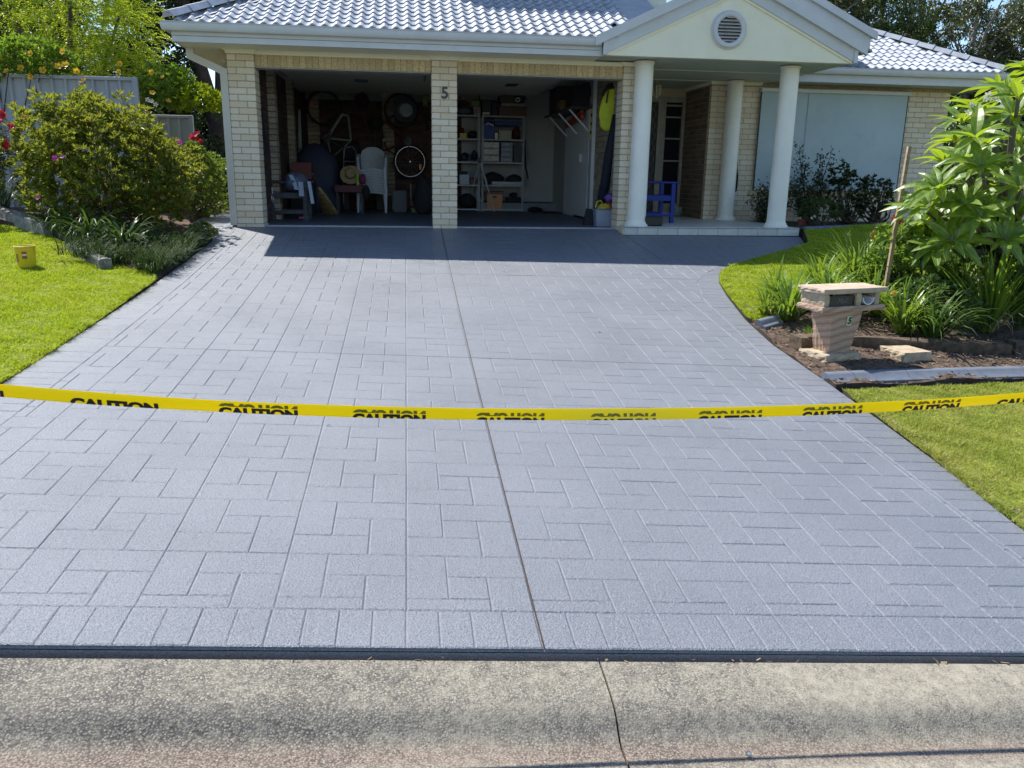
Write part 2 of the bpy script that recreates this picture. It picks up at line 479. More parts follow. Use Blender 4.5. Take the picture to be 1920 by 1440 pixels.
GU, GV, GC = -0.0678, -8.7238, 0.4981          # origin and size of the stamped pinwheel cell
def inset(poly, d):
    """offset a convex counter-clockwise polygon inwards"""
    n = len(poly); out = []
    for i in range(n):
        p0, p1, p2 = Vector(poly[i-1]), Vector(poly[i]), Vector(poly[(i+1) % n])
        e1 = (p1-p0); e2 = (p2-p1)
        if e1.length < 1e-6 or e2.length < 1e-6: out.append(p1); continue
        e1.normalize(); e2.normalize()
        n1 = Vector((-e1.y, e1.x)); n2 = Vector((-e2.y, e2.x))
        den = max(0.3, 1+n1.dot(n2)); out.append(p1 + (n1+n2)*d/den)
    return out
def area(p): return 0.5*sum(p[i-1][0]*p[i][1]-p[i][0]*p[i-1][1] for i in range(len(p)))
def clipx(poly, T, sign):
    """keep the side of a (y -> x) border table; sign +1 keeps x below it"""
    out = []
    f = lambda p: sign*(tab(T, p[1])-p[0])
    for i in range(len(poly)):
        a, c = poly[i-1], poly[i]; fa, fc = f(a), f(c)
        if (fa >= 0) != (fc >= 0):
            t = fa/(fa-fc); out.append((a[0]+(c[0]-a[0])*t, a[1]+(c[1]-a[1])*t))
        if fc >= 0: out.append(c)
    return out
def clipy(poly, y, sign):
    out = []
    f = lambda p: sign*(p[1]-y)
    for i in range(len(poly)):
        a, c = poly[i-1], poly[i]; fa, fc = f(a), f(c)
        if (fa >= 0) != (fc >= 0):
            t = fa/(fa-fc); out.append((a[0]+(c[0]-a[0])*t, a[1]+(c[1]-a[1])*t))
        if fc >= 0: out.append(c)
    return out

pavers = []
u1 = GC/3
for iu in range(-8, 12):
    for iv in range(-2, 26):
        ox, oy = GU+iu*GC, GV+iv*GC
        for (a, c, d, e) in ((0, 1, 1, 3), (1, 2, 3, 3), (1, 1, 2, 2), (2, 0, 3, 2), (0, 0, 2, 1)):
            p = [(ox+a*u1, oy+c*u1), (ox+d*u1, oy+c*u1), (ox+d*u1, oy+e*u1), (ox+a*u1, oy+e*u1)]
            p = clipx(p, R_IN, 1)
            if len(p) > 2: p = clipx(p, L_IN, -1)
            if len(p) > 2: p = clipy(p, -9.137, 1)
            if len(p) > 2:
                cx = sum(q[0] for q in p)/len(p)
                if cx > 2.55: p = clipy(p, -0.372, -1)
                elif cx > -2.98: p = clipy(p, -0.012, -1)
                else:
                    p = clipy(p, 3.0, -1)
                    if p and sum(q[1] for q in p)/len(p) > 0: p = clipx(p, [(-10, -2.985), (10, -2.985)], 1)
            if len(p) > 2 and abs(area(p)) > 0.0012: pavers.append(p)
bw = GC/4
x = -3.06
while x < 2.68:                                # soldier bricks along the kerb
    if abs(x-GU) < bw and x < GU: pavers.append([(x, LIP), (GU, LIP), (GU, -9.137), (x, -9.137)]); x = GU; continue
    pavers.append([(x, LIP), (min(2.70, x+bw), LIP), (min(2.70, x+bw), -9.137), (x, -9.137)]); x += bw
def border(Tin, Tout, y0, y1, side):
    y = y0
    while y < y1:
        s = bw*(0.55 if (side > 0 and y > -3) else 1); e = min(y+s, y1)
        p = [(tab(Tin, y), y), (tab(Tout, y), y), (tab(Tout, e), e), (tab(Tin, e), e)]
        if side < 0: p = p[::-1]
        pavers.append(p); y = e
border(R_IN, R_OUT, -9.137, -2.02, 1)
border(L_IN, L_OUT, -9.137, -1.1, -1)

def seen(p):
    d = Vector(p)-CAM_LOC; z = d.dot(fwd)
    if z < 0.3: return 0
    X, Y = d.dot(right)/z, d.dot(up)/z
    return 1/(z*z*z) if abs(X) < 0.64 and abs(Y) < 0.48 else 0
def paver_geo(b, p, dz):
    if area(p) < 0: p = p[::-1]
    q = []
    for c in p:                                # drop doubled corners
        if not q or (Vector(c)-Vector(q[-1])).length > 0.004: q.append(c)
    if len(q) > 2 and (Vector(q[0])-Vector(q[-1])).length < 0.004: q.pop()
    if len(q) < 3: return False
    o = inset(q, 0.0004); t = inset(q, rnd.uniform(0.0052, 0.0084))
    if area(t) <= 0.0004 or area(o) <= 0: return False
    n = len(q); k = len(b.v)
    b.v += [(c[0], c[1], gz(c[0], c[1])-0.0045) for c in o] + [(c[0], c[1], gz(c[0], c[1])+dz) for c in t]
    for i in range(n):
        j = (i+1) % n; b.f.append((k+i, k+j, k+n+j, k+n+i)); b.mi.append(0)
    b.f.append(tuple(k+n+i for i in range(n))); b.mi.append(0)
    return True
scored = []
for p in pavers:
    cx = sum(c[0] for c in p)/len(p); cy = sum(c[1] for c in p)/len(p)
    scored.append((-abs(area(p))*seen((cx, cy, gz(cx, cy))), cx, cy, p))
scored.sort(key=lambda s: s[:3])
rest = MB(); n_single = 0
for s, cx, cy, p in scored:
    dz = rnd.uniform(-0.0010, 0.0008)
    if n_single < 298 and s < 0:
        b = MB()
        if paver_geo(b, p, dz): b.build("paver", M_drive, DRIVE); n_single += 1
    else:
        paver_geo(rest, p, dz)
rest.build("paver_field", M_drive, DRIVE, kind="stuff")

b = MB()                                       # sawn control joints
def joint(p0, p1, w, n=12):
    p0 = Vector(p0); p1 = Vector(p1); d = (p1-p0).normalized(); s = Vector((-d.y, d.x))*w/2
    P = [p0+(p1-p0)*i/n for i in range(n+1)]
    for a, c in zip(P, P[1:]):
        q = [a+s, a-s, c-s, c+s]
        z = lambda v: gz(v.x, v.y)+0.0016
        b.face(*[(v.x, v.y, z(v)) for v in q])
joint((GU+0.001, LIP), (GU+0.012, -0.01), 0.0065, 40)
b.build("control_joint", M_joint, DRIVE)
b = MB()
joint((2.57, -0.36), (2.70, -1.88), 0.007)
b.build("control_joint", M_joint, DRIVE)
b = MB()
for v in (6, 12):
    joint((-2.79, GV+v*GC), (tab(R_IN, GV+v*GC), GV+v*GC), 0.010, 20)
b.build("control_joint", simple("painted_joint", (0.075, 0.083, 0.105), 0.6), DRIVE)

# ------------------------------------------------------------------ lawns and beds
def in_poly(px, py, poly):
    inside = np.zeros(len(px), bool); n = len(poly)
    for i in range(n):
        x1, y1 = poly[i-1]; x2, y2 = poly[i]
        c = ((y1 > py) != (y2 > py)) & (px < (x2-x1)*(py-y1)/(y2-y1+1e-12)+x1)
        inside ^= c
    return inside

def sheet(name, poly, zf, mat, step=0.18, skirt=0.2, kind="structure", jitter=0.0):
    """triangulated ground patch with a skirt down its edge"""
    from mathutils.geometry import delaunay_2d_cdt
    edge = []
    for i in range(len(poly)):
        a, c = Vector(poly[i-1]), Vector(poly[i]); k = max(1, int((c-a).length/step))
        edge += [a+(c-a)*t/k for t in range(k)]
    xs = [p[0] for p in poly]; ys = [p[1] for p in poly]
    gx, gy = np.meshgrid(np.arange(min(xs), max(xs), step), np.arange(min(ys), max(ys), step))
    gx = gx.ravel()+np.random.RandomState(3).uniform(-.2, .2, gx.size)*step; gy = gy.ravel()
    ok = in_poly(gx, gy, poly)
    pts = edge + [Vector((a, c)) for a, c in zip(gx[ok], gy[ok])]
    ne = len(edge)
    r = delaunay_2d_cdt(pts, [(i, (i+1) % ne) for i in range(ne)], [], 1, 1e-5)
    v2 = np.array([(p.x, p.y) for p in r[0]])
    rs = np.random.RandomState(5)
    z = zf(v2[:, 0], v2[:, 1]) + rs.uniform(-jitter, jitter, len(v2))
    b = MB(); b.v = [(a, c, d) for (a, c), d in zip(v2, z)]; b.f = [tuple(f) for f in r[2]]; b.mi = [0]*len(b.f)
    b.cur = 1
    for i in range(ne):
        a, c = edge[i], edge[(i+1) % ne]
        za = float(zf(np.array([a.x]), np.array([a.y]))[0]); zc = float(zf(np.array([c.x]), np.array([c.y]))[0])
        b.face((a.x, a.y, za), (c.x, c.y, zc), (c.x, c.y, zc-skirt), (a.x, a.y, za-skirt))
    return tag(b.build(name, [mat, M_edge_soil], smooth=True), kind=kind)

def blades(name, poly, zf, n, h, w, mat, seed, lean=0.6, parent=None):
    rs = np.random.RandomState(seed)
    xs = [p[0] for p in poly]; ys = [p[1] for p in poly]
    px = rs.uniform(min(xs), max(xs), n*4); py = rs.uniform(min(ys), max(ys), n*4)
    ok = in_poly(px, py, poly)
    # keep what the lens can see, thicker near the camera
    d = np.stack([px, py, zf(px, py)], 1)-np.array(CAM_LOC); zc = d@np.array(fwd); xc = d@np.array(right)/zc; yc = d@np.array(up)/zc
    ok &= (zc > 0.3) & (np.abs(xc) < 0.75) & (np.abs(yc) < 0.6)
    px, py = px[ok][:n], py[ok][:n]; k = len(px)
    pz = zf(px, py)-0.005
    a = rs.uniform(0, 2*np.pi, k); t = rs.uniform(0, 2*np.pi, k)
    tuft = 0.75+0.35*np.sin(px*9+np.sin(py*7)*2)*np.sin(py*11+px*4)
    hh = h*rs.uniform(0.55, 1.25, k)*tuft; ln = lean*rs.uniform(0.2, 1.3, k)*hh; ww = w*rs.uniform(0.6, 1.3, k)/2
    B = np.stack([px, py, pz], 1); S = np.stack([np.cos(a)*ww, np.sin(a)*ww, 0*a], 1)
    Ln = np.stack([np.cos(t)*ln, np.sin(t)*ln, 0*t], 1); U = np.stack([0*hh, 0*hh, hh], 1)
    mid = B+Ln*0.35+U*0.62; tip = B+Ln+U*0.92
    V = np.stack([B-S, B+S, mid+S*0.8, mid-S*0.8, tip], 1).reshape(-1, 3)
    i = np.arange(k)*5
    F = np.concatenate([np.stack([i, i+1, i+2], 1), np.stack([i, i+2, i+3], 1), np.stack([i+3, i+2, i+4], 1)])
    return tag(link_mesh(name, np_mesh(name, V, F, mat), parent), kind="stuff")

le = lambda y: tab(L_OUT, y)-0.035
LAWN_L = [(le(-9.38), -9.38), (le(-8), -8.0), (le(-6.6), -6.6), (le(-5), -5.0), (le(-3.4), -3.4), (-3.10, -3.25), (-3.40, -3.0), (-3.80, -2.70),
          (-4.30, -2.05), (-4.80, -1.42), (-5.30, -0.95), (-5.75, -0.55), (-7.5, 0.1), (-9.5, 0.1), (-9.5, -9.38)]
sheet("lawn", LAWN_L, lawn_left_z, M_lawnbase)
blades("grass", LAWN_L, lawn_left_z, 190000, 0.032, 0.0060, M_grass, 11, 0.9)
re_ = lambda y: tab(R_OUT, y)+0.018
LAWN_F = [(re_(-9.37)+.03, -9.37), (12, -9.37), (12, -5.35), (7.5, -5.80), (4.63, -5.95), (3.35, -6.14), (2.93, -6.25), (re_(-6.27), -6.27), (re_(-7.5), -7.5), (re_(-8.4), -8.4)]
front_z = lambda x, y: gz_np(x, y)+0.010+0.008*np.sin(x*2.7+y*1.9)
sheet("lawn", LAWN_F, front_z, M_lawnbase)
blades("grass", LAWN_F, front_z, 190000, 0.031, 0.0056, M_grass_dry, 12, 1.0)
LAWN_U = [(re_(-4.45)+.02, -4.45), (re_(-4.0), -4.0), (re_(-3.4), -3.4), (re_(-2.88), -2.88), (re_(-2.4), -2.4), (re_(-2.0)+.03, -2.02), (4.16, -1.68), (4.78, -1.30),
          (5.05, -1.03), (5.18, -0.74), (5.33, -0.30), (5.9, -0.15), (6.8, 0.15), (8.0, 0.5), (12, 0.6), (12, -2.4), (6.3, -2.4), (5.0, -3.0), (4.1, -3.6), (3.4, -4.2), (3.05, -4.5)]
sheet("lawn", LAWN_U, lawn_right_z, M_lawnbase)
blades("grass", LAWN_U, lawn_right_z, 130000, 0.040, 0.0065, M_grass, 13, 0.8)

# ragged runners hanging over the cut edges of the lawns
def edge_strip(T, ys, side, w0, w1): return [(tab(T, y)+side*w0, y) for y in ys]+[(tab(T, y)+side*w1, y) for y in ys[::-1]]
blades("grass", edge_strip(L_OUT, [-9.3, -8, -6.6, -5, -3.5], -1, -.005, .07), lawn_left_z, 5200, 0.05, 0.0065, M_grass, 14, 1.6)
blades("grass", edge_strip(R_OUT, [-9.3, -8.3, -7.5, -6.4], 1, .0, .06), front_z, 4200, 0.045, 0.006, M_grass_dry, 15, 1.6)
blades("grass", edge_strip(R_OUT, [-4.4, -3.9, -3.4, -2.88, -2.43, -2.1], 1, .0, .07), lawn_right_z, 3600, 0.055, 0.007, M_grass, 16, 1.5)
BED_R = [(re_(-4.47)-.02, -4.47), (3.05, -4.52), (3.4, -4.22), (4.1, -3.62), (5.0, -3.02), (6.3, -2.42), (12, -2.42), (12, -5.25), (7.5, -5.72), (4.63, -5.86), (3.35, -6.05), (2.93, -6.16), (re_(-6.2)-.01, -6.18), (re_(-5.3)-.02, -5.3)]
sheet("garden_bed", BED_R, bed_z, M_soil, 0.09, jitter=0.010)
BED_H = [(5.34, -0.28), (5.9, -0.12), (6.8, 0.18), (8.0, 0.53), (12, 0.63), (12, 1.99), (5.28, 1.99), (5.28, 0.0)]
sheet("garden_bed", BED_H, lambda x, y: 0*x+0.03+0.015*np.sin(x*4+y*5), M_soil, 0.2, jitter=0.01)
BED_L = [(-3.09, -3.24), (-3.06, -2.4), (-3.05, -1.12), (-3.13, -0.6), (-3.35, -0.24), (-3.61, 0.26), (-3.73, 0.6), (-4.08, 3.2), (-9.5, 3.2), (-9.5, 0.12), (-7.5, 0.12),
         (-5.75, -0.53), (-5.28, -0.93), (-4.78, -1.40), (-4.28, -2.03), (-3.78, -2.68), (-3.38, -2.98)]
bedl_z = lambda x, y: gz_np(x, y)+0.02+0.13*smooth01((-3.3-x)/1.2)+0.02*np.sin(x*4+y*6)
sheet("garden_bed", BED_L, bedl_z, M_soil, 0.15, jitter=0.012)

def chips(name, poly, zf, n, seed, mat, size=0.028):
    rs = np.random.RandomState(seed); xs = [p[0] for p in poly]; ys = [p[1] for p in poly]
    px = rs.uniform(min(xs), min(max(xs), 7.5), n*3); py = rs.uniform(min(ys), max(ys), n*3); ok = in_poly(px, py, poly)
    px, py = px[ok][:n], py[ok][:n]; k = len(px); pz = zf(px, py)+0.006
    a = rs.uniform(0, 6.28, k); l = size*rs.uniform(0.4, 1.4, k); w = l*rs.uniform(0.15, 0.5, k); tl = rs.uniform(-.5, .5, k)
    d = np.stack([np.cos(a)*l, np.sin(a)*l, tl*l], 1)/2; s = np.stack([-np.sin(a)*w, np.cos(a)*w, rs.uniform(-.5, .5, k)*w], 1)/2
    c = np.stack([px, py, pz], 1)
    V = np.stack([c-d-s, c+d-s, c+d+s, c-d+s], 1).reshape(-1, 3); i = np.arange(k)*4
    tag(link_mesh(name, np_mesh(name, V, np.stack([i, i+1, i+2, i+3], 1), mat)), kind="stuff")
chips("mulch", BED_R, lambda x, y: bed_z(x, y)+0.004, 9000, 21, M_mulch)
M_litter = simple("dry_leaf_litter", (0.22, 0.16, 0.10), 0.9, 0.3, 30, rand=0.5)
chips("leaf_litter", [(re_(-6.4)-.01, -6.42), (re_(-7.5)-.01, -7.5), (re_(-8.4)-.01, -8.4), (re_(-8.4)+.09, -8.4), (re_(-7.5)+.08, -7.5), (re_(-6.4)+.10, -6.42)], lambda x, y: front_z(x, y)+0.004, 170, 22, M_litter, 0.022)
chips("leaf_litter", [(re_(-4.47), -4.47), (re_(-3.4), -3.4), (re_(-2.6), -2.6), (re_(-2.6)+.07, -2.6), (re_(-3.4)+.08, -3.4), (re_(-4.47)+.12, -4.47)], lambda x, y: lawn_right_z(x, y)+0.004, 260, 23, M_litter, 0.025)
chips("leaf_litter", [(-1.9, -9.415), (1.9, -9.415), (1.9, -9.39), (-1.9, -9.39)], lambda x, y: gz_np(x, y)-0.030, 26, 24, M_litter, 0.02)
chips("leaf_litter", [(-3.14, -8), (-3.10, -8), (-3.03, -3.4), (-3.12, -3.4)], lambda x, y: gz_np(x, y)+0.006, 110, 25, M_litter, 0.02)

chips("leaf_litter", [(-2.6, -9.0), (2.3, -9.0), (2.5, -3.0), (-2.6, -3.0)], lambda x, y: gz_np(x, y)+0.001, 9, 26, M_litter, 0.022)

def edging(pts, w, h, name, label, group=None):
    """mower-strip kerb: upstand at the back, sloping lip in front, swept along pts in short cast lengths"""
    root = thing(name, label, "garden edging", pts[0], 0, group)
    prof = [(-0.5, 0.0), (-0.5, 0.40), (-0.44, 0.46), (-0.20, 0.52), (0.02, 0.88), (0.10, 0.96), (0.40, 1.0), (0.5, 0.93), (0.5, 0.0)]
    P = [Vector(p) for p in pts]
    segs = []
    for a, c in zip(P, P[1:]):
        k = max(1, round((c-a).length/0.55)); segs += [(a+(c-a)*i/k, a+(c-a)*(i+1)/k) for i in range(k)]
    for a, c in segs:
        d = (c-a); d.z = 0; d.normalize(); s = Vector((-d.y, d.x, 0)); b = MB()
        g = (c-a).normalized()*0.004
        b.loft([[q + s*u*w + Vector((0, 0, v*h-0.03)) for u, v in prof] for q in (a+g, c-g)])
        b.build("edging_block", M_edging, root, smooth=True)
    return root
E1 = [(2.777, -6.053, -0.801), (3.028, -5.996, -0.806), (3.553, -5.903, -0.820), (4.760, -5.730, -0.854), (7.5, -5.75, -0.86)]
edging(E1, 0.16, 0.095, "garden_edging", "grey painted concrete edging between front lawn and letterbox bed")
edging([(2.83, -4.60, -0.63), (3.10, -4.42, -0.61)], 0.11, 0.10, "garden_edging", "short curved concrete edging beside the upper lawn and driveway")
edging([(5.36, -0.30, 0.02), (5.9, -0.14, 0.03), (6.8, 0.16, 0.04), (8.0, 0.51, 0.05)], 0.12, 0.09, "garden_edging", "thin curved concrete edging beside the shaded lawn below the window blind")

# ------------------------------------------------------------------ house materials
def brick_mat():
    mt, nt, N, L, B = new_mat("cream_brick")
    r = rand_node(N, L)
    rp = ramp(N, [(0.0, (0.67, 0.55, 0.38)), (0.25, (0.72, 0.61, 0.44)), (0.6, (0.75, 0.645, 0.48)), (0.9, (0.77, 0.675, 0.52)), (1.0, (0.68, 0.54, 0.36))])
    L.new(r, rp.inputs[0])
    n = noise(N, L, 38, 6, 0.72); n2 = noise(N, L, 120, 2, 0.5)
    c = mixc(N, L, remap(N, L, n.outputs[0], 0.52, 0.72, 0, 0.45), rp.outputs[0], (0.34, 0.25, 0.15))
    c = mixc(N, L, remap(N, L, n2.outputs[0], 0.68, 0.76, 0, 0.75), c, (0.12, 0.09, 0.06))
    L.new(c, B.inputs["Base Color"]); B.inputs["Roughness"].default_value = 0.88
    bump(N, L, B, n.outputs[0], 0.6, 0.008)
    return mt
M_brick = brick_mat()
M_brick_buff = simple("buff_soldier_brick", (0.60, 0.46, 0.25), 0.88, 0.2, 40, 0.5, 60, rand=0.14)
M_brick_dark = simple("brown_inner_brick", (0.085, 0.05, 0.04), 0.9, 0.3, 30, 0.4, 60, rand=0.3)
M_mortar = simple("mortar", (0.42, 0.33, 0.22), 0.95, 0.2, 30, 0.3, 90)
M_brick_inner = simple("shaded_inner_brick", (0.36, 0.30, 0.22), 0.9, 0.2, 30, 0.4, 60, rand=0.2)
M_trim = simple("grey_trim_paint", (0.60, 0.60, 0.585), 0.45, 0.05, 4, dirt=((0.30, 0.27, 0.22), 3, 0.62, 0.25))
M_cream = simple("cream_paint", (0.89, 0.83, 0.62), 0.6, 0.03, 3, dirt=((0.55, 0.48, 0.34), 2.2, 0.58, 0.22))
M_column = simple("column_paint", (0.87, 0.84, 0.74), 0.5, 0.04, 3, dirt=((0.60, 0.56, 0.46), 1.8, 0.57, 0.25))
M_soffit = simple("soffit_sheet", (0.52, 0.55, 0.46), 0.6, 0.04, 3)
M_tile_roof = simple("painted_roof_tile", (0.33, 0.36, 0.415), 0.52, 0.12, 5, 0.2, 70, rand=0.13, dirt=((0.20, 0.205, 0.21), 2.6, 0.56, 0.35))
M_tile_flat = simple("porch_tile", (0.56, 0.56, 0.52), 0.4, 0.06, 8, rand=0.06)
M_grout = simple("dark_grout", (0.08, 0.075, 0.07), 0.9)
M_plaster = simple("garage_plaster", (0.42, 0.42, 0.41), 0.75, 0.05, 3)
M_floor = simple("garage_floor_paint", (0.11, 0.13, 0.175), 0.5, 0.15, 3, 0.15, 60)
M_blind = simple("blind_fabric", (0.42, 0.50, 0.50), 0.7, 0.05, 1.4, 0.1, 300, dirt=((0.34, 0.40, 0.39), 1.6, 0.52, 0.4))
M_white = simple("white_plastic", (0.72, 0.74, 0.76), 0.4, 0.04, 6)
M_black = simple("black_plastic", (0.02, 0.02, 0.022), 0.45, 0.2, 10)
M_steel = simple("galvanised_steel", (0.36, 0.37, 0.39), 0.5, 0.1, 20, metal=0.2)
M_chrome = simple("dull_chrome", (0.45, 0.46, 0.48), 0.3, 0.05, 20, metal=0.6)
M_dark = simple("dark_frame", (0.035, 0.033, 0.032), 0.5, 0.2, 10)
def glass_mat():
    mt, nt, N, L, B = new_mat("dark_glass")
    B.inputs["Base Color"].default_value = (0.015, 0.017, 0.02, 1); B.inputs["Roughness"].default_value = 0.06
    return mt
M_glass = glass_mat()

HOUSE = thing("house", "single storey cream brick house with open double garage and columned porch", "house", (0, 0, 0))
def hp(name): return group_part(name, HOUSE)
def H(b, name, mat, parent=None, **k): return b.build(name, mat, parent or HOUSE, **k)

BH, BJ = 0.076, 0.010
brick_cache = {}
def brick(parent, x0, x1, y0, y1, z0, z1, mat=None, stuff=None):
    """one brick, its own object (or joined into a stuff mesh when that is given)"""
    if stuff is not None:
        j = rnd.uniform(-0.0012, 0.0012); stuff.box(x0, x1, y0+j, y1+j, z0, z1); return
    key = (round(x1-x0, 3), round(y1-y0, 3), round(z1-z0, 3), id(mat))
    if key not in brick_cache:
        w, d, h = (x1-x0)/2, (y1-y0)/2, (z1-z0)/2; c = 0.004; b = MB()
        ring = lambda i, z: [(-w+i, -d+i, z), (w-i, -d+i, z), (w-i, d-i, z), (-w+i, d-i, z)]
        b.loft([ring(c, -h), ring(0, -h+c), ring(0, h-c), ring(c, h)])
        brick_cache[key] = b.mesh("brick", mat or M_brick)
    o = link_mesh("brick", brick_cache[key], parent)
    o.location = ((x0+x1)/2+rnd.uniform(-.0012, .0012), (y0+y1)/2+rnd.uniform(-.0015, .0015), (z0+z1)/2)

def course_runs(x0, x1, k, L=0.24):
    """stretcher bond break points for course k"""
    xs = [x0]; x = x0 + (L if k % 2 == 0 else L/2)
    while x < x1-0.03: xs.append(x); x += L
    return list(zip(xs, xs[1:]+[x1]))

# ------------------------------------------------------------------ garage piers and soldier courses
XL, XM, XR = -2.903, -0.175, 2.546
for x0 in (XL, XM, XR):
    p = hp("brick_pier"); x1 = x0+0.35
    b = MB(); b.box(x0+0.007, x1-0.007, 0.007, 0.343, -0.06, 2.328); H(b, "mortar_core", M_mortar, p)
    for k in range(-1, 27):
        z0 = max(-0.05, 0.045+0.086*k); z1 = min(2.275, 0.045+0.086*k+BH)
        if z1-z0 < 0.02: continue
        cut = 0.235 if k % 2 == 0 else 0.115
        e = 0.010 if (k == -1 and x0 == XL) else 0.0
        brick(p, x0-e, x0+cut-BJ/2, 0-e, 0.35, z0, z1); brick(p, x0+cut+BJ/2, x1+e, 0-e, 0.35, z0, z1)
for x0, x1 in ((XL+0.35, XM), (XM+0.35, XR)):
    p = hp("lintel"); b = MB(); b.box(x0, x1, 0.054, 0.33, 2.120, 2.328); H(b, "mortar_core", M_mortar, p)
    n = int(round((x1-x0)/0.086)); s = (x1-x0)/n
    for i in range(n): brick(p, x0+i*s+0.005, x0+(i+1)*s-0.005, 0.048, 0.16, 2.124, 2.30, M_brick_buff)
    b = MB(); b.box(x0, x1, 0.060, 0.30, 2.110, 2.119); H(b, "steel_lintel", simple("primed_steel", (0.42, 0.40, 0.36), 0.6), p)
# scotia moulding below the soffit, stepping round the piers
def scotia(b, pts, h=0.052, w=0.05, z=2.329):
    P = [Vector((p[0], p[1], 0)) for p in pts]; prof = [(0, -h), (0.010, -h), (0.016, -h*0.6), (w*0.55, -h*0.22), (w, -0.012), (w, 0), (0, 0)]
    rings = []
    for i, p in enumerate(P):
        d0 = (P[i]-P[i-1]).normalized() if i else (P[1]-P[0]).normalized(); d1 = (P[i+1]-P[i]).normalized() if i < len(P)-1 else d0
        n0 = Vector((d0.y, -d0.x, 0)); n1 = Vector((d1.y, -d1.x, 0)); n = (n0+n1)/max(0.5, (1+n0.dot(n1)))
        rings.append([p + n*(u+0.001) + Vector((0, 0, z+v)) for u, v in prof])
    b.loft(rings)
b = MB(); scotia(b, [(-2.903, 0.35), (-2.903, 0), (-2.553, 0), (-2.553, 0.048), (-0.175, 0.048), (-0.175, 0), (0.175, 0), (0.175, 0.048), (2.546, 0.048), (2.546, 0), (2.896, 0), (2.896, 0.3)])
H(b, "cornice", M_cream)

# house number on the middle pier
def text_mesh(s, size, ext, offset=0.0, shear=0.0):
    c = bpy.data.curves.new("lettering", 'FONT'); c.body = s; c.size = size; c.extrude = ext; c.offset = offset; c.shear = shear
    c.align_x = 'CENTER'; c.align_y = 'CENTER'; c.resolution_u = 4
    o = bpy.data.objects.new("lettering", c); COL.objects.link(o)
    bpy.context.view_layer.update()
    me = bpy.data.meshes.new_from_object(o.evaluated_get(bpy.context.evaluated_depsgraph_get()))
    bpy.data.objects.remove(o); bpy.data.curves.remove(c)
    return me
def sign_text(name, s, size, loc, mat, parent, ext=0.004, offset=0.0, rz=0.0, shear=0.0):
    me = text_mesh(s, size, ext, offset, shear); me.materials.clear(); me.materials.append(mat)
    me.transform(Matrix.Translation(loc) @ Matrix.Rotation(rz, 4, 'Z') @ Matrix.Rotation(math.pi/2, 4, 'X'))
    me.transform(wm(parent).inverted())
    return link_mesh(name, me, parent)
sign_text("house_number", "5", 0.215, (0.005, -0.010, 1.845), simple("pewter_numeral", (0.06, 0.06, 0.062), 0.45, metal=0.3), HOUSE, 0.008, 0.004)

# ------------------------------------------------------------------ eaves: soffit, fascia, gutter
b = MB(); b.box(-3.42, 2.10, -0.55, 5.9, 2.330, 2.345); H(b, "soffit", M_cream)
b = MB(); b.box(-3.44, 2.085, -0.572, -0.550, 2.322, 2.452); b.box(-3.44, -3.42, -0.549, 5.9, 2.322, 2.452); H(b, "fascia_board", M_trim)
b = MB(); b.box(-3.44, 2.05, -0.576, -0.5725, 2.392, 2.396); H(b, "fascia_groove", M_dark)
GP = [(0.0, 0.0), (-0.075, 0.004), (-0.098, 0.03), (-0.104, 0.075), (-0.100, 0.094), (-0.112, 0.100), (-0.112, 0.108), (-0.088, 0.108), (-0.088, 0.02), (0.0, 0.018)]
def gutter(x0, x1, y, z, miter=0.0):
    b = MB(); b.loft([[(x0-miter*(-u), y+u, z+v) for u, v in GP], [(x1, y+u, z+v) for u, v in GP]])
    return H(b, "gutter", M_trim, smooth=True)
gutter(-3.44, 2.06, -0.574, 2.440, 1.0)
b = MB(); b.loft([[(-3.442+u, y-(u if y < 0 else 0)*-1, 2.440+v) for u, v in GP] for y in (-0.574, 5.9)]); H(b, "gutter", M_trim, smooth=True)

# downpipe with a swan neck under the left eave
b = MB()
def rect_sweep(b, pts, w, d):
    for a, c in zip(pts, pts[1:]): b.bar(a, c, w, d, (0, 1, 0))
rect_sweep(b, [(-3.37, 0.02, 2.45), (-3.37, 0.02, 2.20)], 0.095, 0.065)
rect_sweep(b, [(-3.385, 0.021, 2.235), (-2.955, 0.021, 2.045)], 0.094, 0.064)
rect_sweep(b, [(-2.954, 0.022, 2.085), (-2.954, 0.022, 0.02)], 0.095, 0.065)
H(b, "downpipe", simple("beige_downpipe_paint", (0.58, 0.53, 0.44), 0.5, 0.05, 4))
b = MB(); b.box(-2.99, -2.904, 0.06, 0.34, -0.05, 2.33); b.box(-3.0, -2.9, 0.35, 6.0, -0.05, 2.33); H(b, "side_wall", M_mortar)

# ------------------------------------------------------------------ tiled roofs
RS = 0.4663
def tile_mesh(w=0.30, l=0.215):
    """concrete tile with two rolls and a thick nose; x across, y up the slope, z out"""
    b = MB(); n = 16; prof = []
    for i in range(n+1):
        t = i/n; q = (t*2) % 1.0 if i < n else 0.0
        h = 0.034*max(0.0, math.sin(math.pi*min(1, max(0, (q-0.06)/0.62))))**0.9
        prof.append((t*w, h))
    top0 = [(x, 0, 0.022+h) for x, h in prof]; top1 = [(x, l, 0.004+h) for x, h in prof]; bot0 = [(x, 0.004, h-0.004) for x, h in prof]
    v = top0+top1+bot0; k = n+1; f = []
    for i in range(n): f += [(i, i+1, k+i+1, k+i), (i+1, i, 2*k+i, 2*k+i+1)]
    f += [(0, k, 2*k), (n, 2*k+n, k+n)]
    b.idx(v, f)
    return b.mesh("roof_tile", M_tile_roof, True)
TILE = tile_mesh()
TILE.set_sharp_from_angle(angle=math.radians(35))
ang = math.atan(RS)
